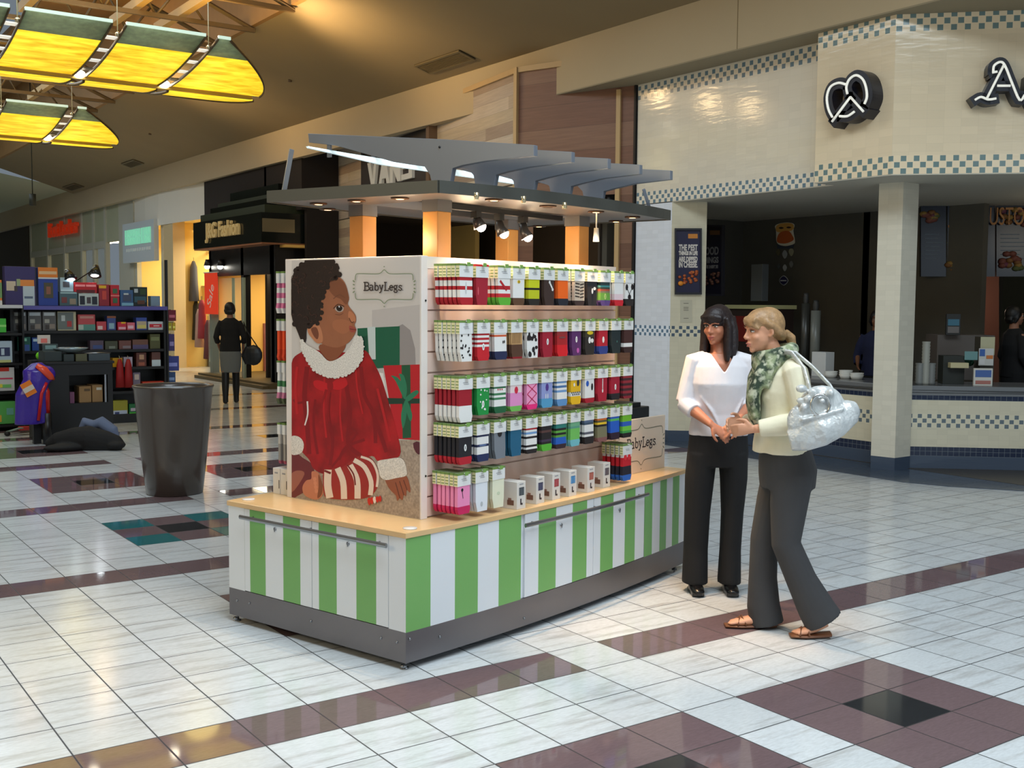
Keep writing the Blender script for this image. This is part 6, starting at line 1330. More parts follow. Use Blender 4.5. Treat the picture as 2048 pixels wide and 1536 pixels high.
b.tube([(-.085, .085, .05), (-.15, .085, .042), (-.225, .085, .030), (-.27, .085, .026)], [(.03, .03), (.036, .026), (.040, .018), (.026, .011)], S_, 12, ref=(0, 1, 0))
for i in range(5): b.tube([(-.245, .060+i*.013, .028), (-.272+abs(i-1)*.005, .058+i*.0135, .026), (-.290+abs(i-1)*.008, .058+i*.0135, .024)], [.008, .0078, .0066], S_, 8)
b.tube([(.165, -.088, .085), (.11, -.088, .055), (.06, -.088, .034), (.02, -.088, .028)], [(.03, .03), (.034, .026), (.038, .018), (.026, .012)], S_, 12, ref=(0, 1, 0))
for i in range(5): b.tube([(.045, -.114+i*.013, .030), (.016+abs(i-3)*.005, -.116+i*.0135, .027), (-.002+abs(i-3)*.008, -.116+i*.0135, .025)], [.008, .0078, .0066], S_, 8)
solid(b, 'body', w2, .0052, 3)
face_parts(PH, QH, w2, (190, 110, 100), (120, 90, 66), .95)
CAR_ = M('cream_cardigan', (232, 226, 200), .85, noise=.05, nscale=14, bump=.35)
b = MB(); b.tube([(-.055, 0, .915), (-.055, 0, .96), (-.055, 0, 1.05), (-.05, 0, 1.13), (-.052, 0, 1.22), (-.05, 0, 1.31), (-.055, 0, 1.36), (-.07, 0, 1.395)], [(.140, .160), (.138, .158), (.125, .148), (.130, .152), (.135, .165), (.105, .165), (.080, .115), (.055, .062)], CAR_, 30, ref=(1, 0, 0))
for s in (-1, 1): b.ball((-.125, s*.06, 1.20), (.055, .06, .06), CAR_, 14)
for s, sh, el, wr in ARM:
    b.tube([(sh[0], sh[1]*.6, 1.335), sh, tuple((p+q)/2 for p, q in zip(sh, el)), el], [.056, .062, .058, .056], CAR_, 14); b.tube([el, tuple(p*.5+q*.5 for p, q in zip(el, wr)), tuple(p*.08+q*.92 for p, q in zip(el, wr))], [.057, .052, .041], CAR_, 14)
for z, y in ((1.12, -.24), (1.07, -.235), (1.15, -.215)): b.tube([(-.05, y+.02, z-.01), (-.005, y-.012, z), (.05, y+.03, z+.012)], [.004, .008, .004], CAR_, 6)
solid(b, 'cardigan', w2, .006, 5, cut=lambda p: p.z < .921 and abs(p.y) < .12 and -.17 < p.x < .06)
TG = M('dark_grey_trousers', (62, 62, 64), .85, noise=.06, nscale=10, bump=.15)
b = MB(); b.tube([(-.045, 0, .95), (-.035, 0, .90), (-.02, 0, .82), (-.02, 0, .74)], [(.118, .145), (.130, .155), (.142, .165), (.135, .150)], TG, 26, ref=(1, 0, 0))
b.tube([(-.025, .075, .82), (-.065, .078, .66), (-.110, .08, .46), (-.112, .082, .26), (-.105, .085, .115), (-.085, .085, .02)], [(.100, .092), (.088, .084), (.070, .070), (.072, .068), (.084, .072), (.088, .074)], TG, 18, ref=(1, 0, 0))
b.tube([(-.015, -.075, .82), (-.030, -.080, .66), (-.040, -.085, .47), (.040, -.088, .29), (.115, -.088, .15), (.155, -.088, .085)], [(.105, .092), (.092, .084), (.072, .072), (.076, .068), (.092, .072), (.098, .074)], TG, 18, ref=(1, 0, 0))
solid(b, 'trousers', w2, .007, 4)
SND = M('brown_sandal_leather', (120, 76, 50), .4)
b = MB(); b.tube([(-.04, .085, .014), (-.12, .085, .012), (-.22, .085, .010), (-.30, .085, .010)], [(.03, .014), (.036, .012), (.044, .010), (.032, .009)], SND, 14, ref=(0, 1, 0)); b.tube([(-.20, .045, .02), (-.215, .085, .056), (-.19, .127, .02)], [(.004, .012)]*3, SND, 8); b.tube([(-.24, .045, .02), (-.225, .085, .052), (-.25, .127, .02)], [(.004, .010)]*3, SND, 8); b.build('sandal', w2)
b = MB(); b.tube([(.19, -.088, .02), (.12, -.088, .014), (.06, -.088, .012), (-.01, -.088, .012)], [(.03, .014), (.036, .012), (.044, .010), (.032, .009)], SND, 14, ref=(0, 1, 0)); b.tube([(.075, -.130, .02), (.070, -.088, .060), (.08, -.046, .02)], [(.004, .014)]*3, SND, 8); b.tube([(.03, -.128, .02), (.045, -.088, .050), (.03, -.05, .02)], [(.004, .010)]*3, SND, 8); b.build('sandal', w2)
HR2 = M('light_brown_hair', (168, 132, 92), .45, noise=.3, nscale=50, bump=.4)
b = MB(); b.ball(PH(0, .030, .038), (.080*k, .090*k, .092*k), HR2, 22, QH); b.ball(PH(0, -.004, .062), (.074*k, .085*k, .065*k), HR2, 20, QH)
b.tube([PH(-.055, -.060, .060), PH(0, -.088, .070), PH(.055, -.060, .060)], [.020]*3, HR2, 10)
b.tube([PH(.02, -.086, .064), PH(.045, -.074, .040), PH(.062, -.050, .020)], [.014, .014, .008], HR2, 10); b.tube([PH(0, -.088, .066), PH(.02, -.090, .046), PH(.035, -.084, .030)], [.013, .012, .007], HR2, 10); b.tube([PH(-.02, -.088, .066), PH(-.045, -.076, .040)], [.013, .008], HR2, 10)
for s in (-1, 1): b.tube([PH(s*.068, -.015, .055), PH(s*.074, .02, .030), PH(s*.060, .06, -.01), PH(s*.02, .098, -.03)], [.016, .018, .020, .018], HR2, 10)
b.tube([PH(0, .085, .0), PH(0, .075, -.05)], [.045, .035], HR2, 12)
b.tube([PH(0, .098, -.030), PH(0, .125, -.020), PH(-.0, .150, -.045), PH(0, .158, -.09), PH(0, .150, -.125)], [.016, .024, .026, .020, .008], HR2, 12)
solid(b, 'hair', w2, .006, 3)
m_, g = new_mat('green_white_scarf', .85); vec, _o = g.coord(); n1 = g.rng(g.noise(vec, 16, 3), .42, .56, 0, 1); n2 = g.rng(g.noise(vec, 33, 3), .5, .62, 0, 1)
g.L(g.mix(g.math('MULTIPLY', n2, .7), g.mix(n1, lin((46, 62, 48)), lin((140, 152, 118))), lin((204, 206, 182))), g.b.inputs['Base Color'])
SCF = m_; b = MB()
ringp = [(-.098+.085*math.cos(t*math.pi/6), .085*math.sin(t*math.pi/6), 1.405+.022*math.cos(t*math.pi/6)) for t in range(12)]
b.tube(ringp, [.034]*12, SCF, 12, closed=True)
b.tube([(p[0]*.96-.004, p[1]*1.05, p[2]-.032) for p in ringp], [.036]*12, SCF, 12, closed=True)
b.tube([(-.145, -.05, 1.38), (-.185, -.075, 1.30), (-.215, -.07, 1.20), (-.205, -.06, 1.10), (-.185, -.055, 1.05)], [(.035, .04), (.034, .052), (.034, .060), (.032, .056), (.018, .045)], SCF, 14)
b.tube([(-.145, .04, 1.38), (-.19, .035, 1.28), (-.20, .02, 1.16), (-.19, .02, 1.06)], [(.034, .04), (.032, .05), (.032, .055), (.018, .045)], SCF, 14)
b.tube([(-.10, -.09, 1.395), (-.14, -.105, 1.33), (-.17, -.11, 1.24)], [.03, .03, .022], SCF, 12)
solid(b, 'scarf', w2, .006, 4)
# handbag on her shoulder
hb = thing('handbag', 'large crumpled silver-white leather shoulder bag hanging at the side of the cream cardigan', 'handbag', (.9, .5, 0), FR)
hb.scale = (1, 1, 1)
m_, g = new_mat('silver_white_leather', .32); vec, _o = g.coord(); nz = g.noise(vec, 9, 4); v = g.rng(nz, .3, .7, .78, 1.04)
g.L(g.mix(1.0, lin((216, 220, 220)), g.comb(v, v, v), 'MULTIPLY'), g.b.inputs['Base Color']); g.b.inputs['Metallic'].default_value = .25
bp = g.n('ShaderNodeBump'); bp.inputs['Strength'].default_value = .8; bp.inputs['Distance'].default_value = .03; g.L(g.noise(vec, 14, 3), bp.inputs['Height']); g.L(bp.outputs[0], g.b.inputs['Normal'])
LEA = m_; b = MB(); yb = -.30
b.tube([(-.020, yb, .955), (.04, yb-.01, .975), (.12, yb-.015, 1.01), (.20, yb-.01, 1.045), (.275, yb, 1.085), (.305, yb+.01, 1.10)], [(.03, .045), (.055, .065), (.068, .078), (.062, .074), (.042, .055), (.018, .03)], LEA, 20)
b.ball((.13, yb, 1.11), (.11, .055, .085), LEA, 20); b.ball((.05, yb, 1.04), (.085, .05, .08), LEA, 18)
random.seed(12)
for i in range(16): b.ball((.07+random.uniform(-.05, .10), yb-.04+random.uniform(-.015, .02), 1.14+random.uniform(-.05, .045)), (random.uniform(.018, .03), .02, random.uniform(.012, .022)), LEA, 10)
b.tube([(.02, yb-.055, 1.05), (.12, yb-.07, 1.075), (.22, yb-.06, 1.10)], [.008, .010, .008], LEA, 8)
solid(b, 'bag_body', hb, .006, 3)
b = MB(); b.tube([(.18, yb+.01, 1.16), (.13, -.26, 1.25), (.06, -.215, 1.33), (.0, -.14, 1.392), (-.05, -.125, 1.398)], [(.007, .016)]*5, LEA, 8); b.tube([(.02, yb+.02, 1.13), (.04, -.265, 1.22), (.02, -.215, 1.32), (-.02, -.14, 1.392), (-.05, -.125, 1.398)], [(.007, .016)]*5, LEA, 8); b.build('strap', hb)
b = MB(); ringp = [(.105+.045*math.cos(t*math.pi/8), yb-.068, 1.115+.045*math.sin(t*math.pi/8)) for t in range(16)]; b.tube(ringp, .007, M('bag_ring', (210, 212, 210), .2, metal=.9), 8, closed=True); b.build('ring', hb)
for o in hb.children:
    if o.name.startswith('bag_body') or o.name.startswith('ring'): o.data.transform(Matrix.Translation((-.075, 0, .06)) @ Matrix.Translation((.13, 0, 1.05)) @ Matrix.Diagonal((.98, 1.0, 1.10, 1)) @ Matrix.Translation((-.13, 0, -1.05)))
    elif o.name.startswith('strap'): o.data.transform(Matrix.Translation((-.03, 0, .02)))
# ---------------------------------------------------------------- simple standing figure builder for the background
def figure(lab, base, rz, H, hair_c, top_c, low_c, skirt=True, arms_up=0, bag=None, legs=(20, 18, 20), skin=(150, 104, 80), hair_long=.0, stride=.0):
    t = thing('person', lab, 'person', base, rz); s = H/1.64; SK_ = C(skin, .6); b = MB()
    P_, q_ = head(b, (0, 0, 1.515*s), 0, 0, SK_, .92*s); V_ = lambda *a: tuple(x*s for x in a)
    b.tube([V_(0, .01, 1.45), V_(0, .01, 1.35)], [.046*s, .055*s], SK_, 12); b.tube([V_(0, 0, .86), V_(0, 0, 1.05), V_(0, 0, 1.2), V_(0, 0, 1.33)], [(.14*s, .09*s), (.12*s, .08*s), (.14*s, .09*s), (.13*s, .07*s)], SK_, 16, ref=(1, 0, 0))
    for k_ in (-1, 1):
        w_ = V_(k_*.19, -.10-.1*arms_up, .88+.2*arms_up); e_ = V_(k_*.215, .02, 1.08); b.tube([V_(k_*.155, 0, 1.32), e_], [.04*s, .032*s], SK_, 10); b.tube([e_, w_], [.032*s, .02*s], SK_, 10)
        hand(b, w_, (-k_*.2, -.3-arms_up, -1+arms_up), (-k_, -.2, 0), (0, -1, -.2), SK_, .3, .05, .9*s)
        y_ = k_*stride; b.tube([V_(k_*.085, 0, .86), V_(k_*.075, y_*.5, .47), V_(k_*.07, y_, .08)], [.08*s, .052*s, .036*s], SK_, 12); b.tube([V_(k_*.07, y_+.03, .035), V_(k_*.07, y_-.05, .035), V_(k_*.07, y_-.13, .022)], [(.03, .03), (.035, .028), (.024, .015)], SK_, 10)
    solid(b, 'body', t, .008, 3); face_parts(P_, q_, t, (140, 70, 64), hair_c, .92*s)
    m_ = C(top_c, .9); b = MB(); b.tube([V_(0, 0, .84), V_(0, 0, .95), V_(0, 0, 1.08), V_(0, 0, 1.2), V_(0, 0, 1.32), V_(0, .005, 1.385)], [(.175*s, .125*s), (.165*s, .12*s), (.15*s, .11*s), (.165*s, .12*s), (.155*s, .10*s), (.07*s, .06*s)], m_, 22, ref=(1, 0, 0))
    for k_ in (-1, 1): b.tube([V_(k_*.13, 0, 1.325), V_(k_*.19, .005, 1.2), V_(k_*.222, .02, 1.07), V_(k_*.21, -.04, .98)], [.055*s, .052*s, .048*s, .042*s], m_, 12)
    solid(b, 'top', t, .009, 4)
    m2 = C(low_c, .9); b = MB()
    if skirt:
        b.tube([V_(0, 0, .90), V_(0, 0, .80), V_(0, 0, .60), V_(0, 0, .50)], [(.15*s, .11*s), (.175*s, .125*s), (.165*s, .125*s), (.15*s, .125*s)], m2, 20, ref=(1, 0, 0)); solid(b, 'skirt', t, .009, 4)
        for k_ in (-1, 1):
            y_ = k_*stride; b = MB(); b.tube([V_(k_*.075, y_*.5, .50), V_(k_*.072, y_*.8, .28), V_(k_*.07, y_, .10), V_(k_*.07, y_, .04)], [.062*s, .058*s, .045*s, .045*s], C(legs, .5), 12); b.tube([V_(k_*.07, y_+.04, .03), V_(k_*.07, y_-.05, .035), V_(k_*.07, y_-.14, .022)], [(.036, .03), (.038, .034), (.026, .02)], C(legs, .5), 10); solid(b, 'boot', t, .008, 3)
    else:
        for k_ in (-1, 1): b.tube([V_(k_*.08, 0, .90), V_(k_*.085, 0, .6), V_(k_*.075, k_*stride*.5, .4), V_(k_*.07, k_*stride, .03)], [.098*s, .09*s, .07*s, .065*s], m2, 14)
        b.tube([V_(0, 0, .92), V_(0, 0, .78)], [(.16*s, .115*s), (.165*s, .12*s)], m2, 18, ref=(1, 0, 0)); solid(b, 'trousers', t, .009, 4)
    b = MB(); hm = C(hair_c, .5); b.ball(P_(0, .028, .036), (.084*s, .092*s, .092*s), hm, 18); 
    for k_ in (-1, 1): b.tube([P_(k_*.066, .0, .04), P_(k_*.076, .02, -.02), P_(k_*.06, .04, -.075-hair_long)], [.022*s, .026*s, .018*s], hm, 10)
    b.tube([P_(0, .075, .03), P_(0, .085, -.04), P_(0, .07, -.085-hair_long)], [(.06*s, .03*s), (.07*s, .032*s), (.055*s, .015*s)], hm, 12, ref=(1, 0, 0)); solid(b, 'hair', t, .007, 3)
    return t
wb = onz(462, 806)
figure('person seen from behind in black jumper and grey skirt, walking away', (wb.x, wb.y, 0), R(150), 1.64, (18, 14, 14), (18, 18, 20), (108, 112, 112), True, .0, stride=.10)
bgt = thing('shoulder_bag', 'dark shoulder bag hanging at the right side of the person walking away', 'bag', (wb.x+.31, wb.y-.20, .62), FR)
b = MB(); b.tube([(-.09, 0, .02), (-.13, 0, .14), (-.09, 0, .30)], [(.05, .03), (.07, .045), (.04, .03)], C((24, 30, 38), .4), 12); b.ball((.0, 0, .16), (.15, .06, .17), C((24, 30, 38), .4), 14); solid(b, 'bag_body', bgt, .01, 3)
b = MB(); b.tube([(-.10, 0, .30), (-.14, .02, .55), (-.16, .03, .70), (-.10, .0, .55), (.08, 0, .28)], .009, C((20, 20, 22), .5), 8); b.build('strap', bgt)
pb2 = onp(2028, 700, Vector((8.6, 3.6, 0)), MN)
figure('person in dark clothing standing in shade behind the register at the right edge', (pb2.x, pb2.y, 0.006), R(60), 1.66, (14, 12, 12), (18, 18, 20), (16, 16, 18), False, .6)
pb3 = onx(1752, 700, 7.6)
figure('person in dark blue shirt half hidden behind the tiled pillar in the shop', (pb3.x, pb3.y, 0.006), R(-60), 1.60, (16, 14, 16), (28, 34, 66), (20, 20, 24), False, .5, skin=(130, 86, 60))
# ================================================================ TOY STAND
TY = 12.0
def ty(x, y, Y=TY): return ony(x, y, Y)
BK = M('black_shelf_laminate', (16, 16, 18), .4); PUR = M('purple_shelf_edge', (86, 84, 168), .35)
XL, XR = ty(-60, 700).x, ty(334, 700).x; zt_ = ty(160, 612).z
TS = thing('toy_shelving', 'black toy shelving unit with a purple top edge left of the grey bin', 'shelf', ((XL+XR)/2, TY, 0)); cx = (XL+XR)/2
def tb(nm, boxes, m_=BK, par=TS):
    b = MB()
    for x0, x1, y0, y1, z0, z1 in boxes: b.box(x0-cx, x1-cx, y0-TY, y1-TY, z0, z1, m_)
    return b.build(nm, par)
tb('back_panel', [(XL, XR, TY+.42, TY+.45, .02, zt_)]); tb('base', [(XL, XR, TY, TY+.45, .0, .12)])
for x in (XL, ty(22, 700).x, XR-.04): tb('upright', [(x, x+.04, TY+.0, TY+.42, .12, zt_)])
tb('top_shelf', [(XL, XR, TY-.04, TY+.45, zt_-.05, zt_-.01)])
b = MB(); b.box(ty(20, 0).x-cx, XR-cx, -.055, -.04, zt_-.05, zt_+.0, PUR); b.build('purple_edge', TS)
SZ = [ty(180, y).z for y in (661, 700, 736, 785, 833)]
for z in SZ: tb('shelf_board', [(XL+.03, XR-.04, TY+.01, TY+.42, z-.035, z)])
b = MB(); b.box(XL-cx, ty(20, 0).x-cx, -.30, -.02, zt_-.03, zt_+.01, M('pale_shelf', (196, 200, 206), .4)); b.build('pale_shelf', TS)
def toy(x0, x1, y0, zb, c, lab, deco=(), Y=TY+.04, d=.14, grp=None, name='toy_box'):
    a, e = ty(x0, 700, Y).x, ty(x1, 700, Y).x; h = ty((x0+x1)/2, y0, Y).z-zb
    t = thing(name, lab, 'toy box', ((a+e)/2, Y, zb), 0, grp or 'boxed toys on the black shelving'); w_ = (e-a)/2*.97
    b = MB(); b.box(-w_, w_, 0, d, 0, h, C(c, .35)); b.build('carton', t, bevel=.004)
    for i, (u0, u1, v0, v1, cc) in enumerate(deco):
        b = MB(); b.box(-w_+2*w_*u0, -w_+2*w_*u1, -.003-.001*i, -.0003, h*v0, h*v1, C(cc, .35)); b.build('print', t)
    return t
zT = zt_+.002
toy(12, 75, 533, zT, (48, 36, 104), 'large purple box with pale artwork and white price sheet on the toy shelf', ((.05, .35, .38, .62, (206, 196, 176)), (.30, .40, .36, .5, (60, 50, 60)), (.38, .5, .5, .68, (150, 170, 130)), (.5, .95, .5, .66, (224, 140, 60)), (.58, .96, .0, .5, (186, 206, 222)), (.62, .9, .18, .24, (90, 110, 140))), name='display_box', grp='tall boxes on the toy shelf')
toy(79, 119, 535, zT, (30, 62, 160), 'blue box with an orange band across its top and a tilted dark picture', ((0, 1, .74, 1, (220, 126, 20)), (.05, .95, .82, .9, (220, 190, 150)), (0, 1, .70, .74, (200, 214, 230)), (.28, .75, .2, .6, (74, 70, 50)), (.4, .62, .3, .5, (140, 90, 70))), name='display_box', grp='tall boxes on the toy shelf')
toy(121, 158, 583, zT, (70, 100, 112), 'grey-teal toy box under the white one, left of the red roof-like box', ((.05, .95, .85, .95, (160, 196, 206)), (.1, .4, .2, .6, (120, 60, 60)), (.55, .9, .1, .5, (150, 140, 124))))
z2 = ty(140, 583, TY+.04).z; toy(123, 150, 555, z2, (166, 194, 214), 'white and pale blue toy box stacked on the grey-teal one', ((.2, .7, .3, .7, (80, 80, 90)), (.05, .95, .0, .15, (190, 220, 236))))
toy(159, 200, 587, zT, (190, 206, 212), 'white and black patterned toy box below the red box', ((.05, .3, .1, .8, (30, 34, 50)), (.4, .6, .2, .7, (70, 60, 70)), (.66, .92, .12, .75, (34, 40, 54))))
z3 = ty(180, 586, TY+.04).z; toy(150, 197, 565, z3, (186, 20, 34), 'glossy red toy box lying on the white and black one', ((.06, .48, .6, .8, (250, 150, 160)), (.52, .95, .6, .8, (250, 150, 160)), (.1, .9, 0, .3, (90, 14, 20))), d=.2)
toy(200, 221, 569, zT, (150, 36, 54), 'dark red toy box with a yellow label, right of the white and black one', ((.0, .7, .82, .95, (226, 180, 30)), (.3, .7, .3, .7, (200, 70, 60))))
toy(223, 241, 570, zT, (190, 34, 50), 'crimson toy box with two green emblems, upper and lower', ((.25, .75, .6, .82, (60, 110, 80)), (.25, .75, .14, .38, (60, 110, 80)), (.0, 1, .46, .52, (230, 130, 130))))
toy(242, 270, 580, zT, (58, 96, 150), 'blue toy box with a pale band along its bottom', ((.2, .8, .3, .75, (70, 80, 110)), (.1, .95, .02, .2, (130, 190, 230)), (.25, .6, .7, .8, (196, 210, 220))))  # pale blue band low on the front
toy(267, 297, 574, zT, (26, 40, 44), 'dark toy box with a forest picture, tallest near the right end of the shelf', ((.1, .35, .7, .9, (180, 196, 210)), (.5, .9, .6, .9, (50, 74, 40)), (.1, .9, .2, .5, (50, 90, 110)), (.3, .8, .1, .3, (96, 62, 44))))
toy(303, 322, 592, zT, (124, 152, 184), 'pale blue small toy box at the right end of the purple-edged shelf')
toy(-6, 7, 560, zT, (226, 120, 30), 'orange box cut by the left edge of the picture', ((0, 1, 0, .2, (206, 206, 206)), (.6, 1, .3, .9, (110, 150, 90))), Y=TY-.2)
zA = SZ[0]
for i, x in enumerate((27, 57, 86)): toy(x, x+28, 623, zA, (92, 92, 92), 'grey patterned tin-like toy box, %s of the three alike' % ('leftmost', 'middle', 'rightmost')[i], ((.1, .9, .78, .95, (190, 200, 206)), (.15, .5, .4, .6, (170, 170, 160)), (.5, .9, .1, .35, (140, 130, 120)), (.2, .45, .08, .3, (60, 54, 50))))
toy(116, 154, 623, zA, (196, 192, 160), 'cream-bordered grey toy box right of the three tins', ((.0, .85, .06, .95, (110, 120, 118)), (.2, .4, .5, .8, (200, 210, 210)), (.5, .75, .2, .5, (180, 60, 60))))
toy(157, 192, 629, zA, (196, 80, 84), 'red and teal toy box in the middle of the second shelf', ((0, 1, 0, .38, (90, 150, 140)), (.0, .3, .05, .35, (180, 200, 190)), (.1, .9, .75, .9, (214, 150, 140))))
toy(194, 214, 643, zA, (200, 70, 80), 'small pinkish toy box beside the red and teal one', ((.1, .6, .1, .5, (236, 210, 210)),))
toy(215, 233, 632, zA, (66, 84, 150), 'narrow blue toy box standing upright on the second shelf', ((.2, .8, .1, .5, (150, 190, 210)), (0, 1, .85, 1, (150, 90, 60))))
toy(236, 254, 644, zA, (206, 40, 70), 'low red toy box with a yellow patch', ((.4, .9, .8, 1, (240, 190, 30)), (.1, .9, .1, .4, (236, 180, 200)))); toy(255, 271, 645, zA, (224, 110, 130), 'low pink toy box right of the one with the yellow patch', ((.1, .8, .2, .6, (240, 200, 220)),))
toy(273, 295, 635, zA, (60, 84, 170), 'blue toy box with a cream and yellow front', ((.05, .95, .1, .7, (196, 180, 150)), (.1, .9, .15, .4, (220, 210, 120))))
toy(297, 327, 643, zA, (206, 216, 224), 'white toy box with a red oval band at the right end of the second shelf', ((.08, .92, .3, .7, (206, 30, 50)), (.35, .75, .42, .55, (236, 200, 200))))
zB = SZ[1]
for x0, x1, y, c, lab, dd in ((35, 62, 674, (20, 96, 84), 'green and blue glossy toy box at the left of the third shelf', ((.1, .9, .0, .45, (60, 96, 170)), (.3, .7, .7, .9, (150, 220, 190)))), (64, 88, 675, (30, 70, 150), 'blue glossy toy box right of the green and blue one', ((.1, .9, .7, .9, (190, 220, 240)), (.6, .9, .1, .3, (190, 150, 180)))), (180, 208, 681, (84, 70, 90), 'dim maroon and blue toy box on the third shelf', ((.2, .9, .1, .5, (60, 80, 140)),)), (210, 236, 682, (66, 70, 52), 'dim olive toy box on the third shelf', ((.3, .8, .1, .4, (120, 130, 120)),)), (238, 263, 681, (110, 70, 66), 'dim brown-red toy box on the third shelf', ((.3, .95, .1, .4, (130, 120, 130)),)), (265, 297, 679, (110, 76, 64), 'wide rusty toy box with a violet lower half', ((0, 1, 0, .45, (84, 76, 120)),)), (300, 321, 668, (84, 86, 50), 'olive green toy box, tallest on the third shelf', ((.1, .9, .55, .8, (120, 130, 90)),))):
    toy(x0, x1, y, zB, c, lab, dd)
zC = SZ[2]
for x0, x1, y, c, lab, dd in ((272, 293, 705, (96, 50, 40), 'brown toy box with a pale face-like blot on the fourth shelf', ((.3, .75, .5, .85, (190, 150, 120)), (.2, .8, .05, .3, (160, 90, 70)))), (303, 321, 704, (100, 64, 56), 'reddish toy box with a white lower half on the fourth shelf', ((0, 1, 0, .45, (196, 214, 226)),)), (225, 245, 716, (200, 150, 30), 'yellow and blue toy box hanging over the red costumes', ()), (247, 265, 714, (180, 170, 190), 'pale lilac toy box beside the yellow one', ())):
    toy(x0, x1, y, zC, c, lab, dd)
zD = SZ[3]
for x0, x1, y, c, lab, dd in ((283, 327, 763, (196, 60, 36), 'flat orange-red box low on the shelving behind the bin', ((.1, .6, .0, .4, (190, 150, 70)),)), (265, 280, 745, (120, 110, 130), 'small figure box with white and purple front behind the bin', ((.2, .8, .6, .9, (206, 190, 180)), (.2, .8, .1, .3, (190, 190, 214)))) ):
    toy(x0, x1, y, zD, c, lab, dd)
zE = SZ[4]
for x0, x1, y, z_, c, lab, dd in ((224, 254, 801, zE, (156, 150, 40), 'yellow-green toy box low on the stand beside the black counter', ((.0, .95, .0, .3, (190, 200, 220)), (.1, .4, .05, .2, (60, 70, 120)))), (256, 272, 808, zE, (30, 110, 60), 'green and white toy box just left of the bin', ((.2, .8, .3, .6, (196, 180, 196)), (0, 1, 0, .15, (90, 220, 60)))), (226, 250, 838, .12, (96, 60, 60), 'maroon toy box on the lowest board', ((.2, .9, .1, .5, (150, 160, 120)),)), (252, 272, 843, .12, (160, 176, 190), 'pale grey box on the lowest board beside the bin', ())):
    toy(x0, x1, y, z_, c, lab, dd)
# left column products near the picture's left edge
for x0, x1, y0, y1, c, lab, dd in ((-8, 14, 637, 665, (70, 190, 60), 'bright green toy box at the left edge, upper of the left column', ((0, 1, .4, .55, (150, 230, 120)),)), (-8, 25, 682, 725, (170, 190, 206), 'white game box with blue digits in the left column', ((.2, .85, .3, .7, (52, 60, 96)), (.1, .9, .0, .12, (190, 196, 130)), (.3, .5, .35, .65, (180, 200, 216)))), (-8, 28, 735, 782, (190, 190, 190), 'white toy box with a red top and a green stripe in the left column', ((0, .7, .84, 1, (190, 50, 34)), (.1, .9, .5, .56, (190, 60, 90)), (.2, .8, .14, .28, (110, 180, 100)), (.0, .3, .15, .3, (210, 200, 70)))), (-8, 28, 803, 848, (84, 160, 80), 'large green toy box at the bottom of the left column', ((.5, .9, .4, .7, (100, 160, 150)), (.0, .2, .1, .4, (206, 160, 60))))):
    zb = ty(10, y1, TY-.2).z; toy(x0, x1, y0, zb, c, lab, dd, Y=TY-.2, d=.18, grp='toy boxes in the left column')
b = MB()
for y1 in (666, 726, 783, 849): z = ty(10, y1, TY-.2).z; b.box(XL-cx, ty(26, 0, TY-.2).x-cx, -.24, -.0, z-.03, z-.002, BK)
b.box(ty(27, 0, TY-.2).x-cx, ty(31, 0, TY-.2).x-cx, -.24, .0, 0, zt_, BK); b.build('left_bay', TS)
# tall thin post and hanging items on the right flank
b = MB(); p0 = ty(332, 520); b.box(XR-cx-.01, XR-cx+.025, .0, .03, 0, p0.z, BK); b.build('post', TS)
for x0, x1, y0, y1, c, lab in ((336, 352, 620, 642, (120, 26, 50), 'maroon packet hanging highest on the right flank of the toy shelving'), (337, 343, 645, 661, (190, 180, 40), 'left yellow packet hanging on the right flank'), (345, 351, 645, 661, (200, 170, 40), 'right yellow packet hanging on the right flank'), (338, 349, 668, 702, (70, 60, 120), 'blue and red packet hanging on the right flank'), (333, 358, 712, 742, (60, 70, 150), 'blue packet with white figures hanging on the right flank'), (336, 351, 744, 768, (50, 80, 130), 'lowest blue packet hanging on the right flank, just above the bin')):
    a, e = ty(x0, y1, TY+.1), ty(x1, y0, TY+.1); t = thing('toy_packet', lab, 'toy packet', ((a.x+e.x)/2, TY+.1, a.z), 0, 'packets hanging on the right flank'); w_ = (e.x-a.x)/2
    b = MB(); b.box(-w_, w_, 0, .03, 0, e.z-a.z, C(c, .4)); b.build('packet', t, bevel=.004); b = MB(); b.box(-w_*.7, w_*.7, -.002, -.0004, (e.z-a.z)*.3, (e.z-a.z)*.55, C(tuple(min(255, v+90) for v in c))); b.build('print', t)
    b = MB(); b.cyl((-w_*.2, .015, e.z-a.z+.003), (XR-(a.x+e.x)/2, .06, e.z-a.z+.01), .004, BAR, n=6); b.build('hook', t)
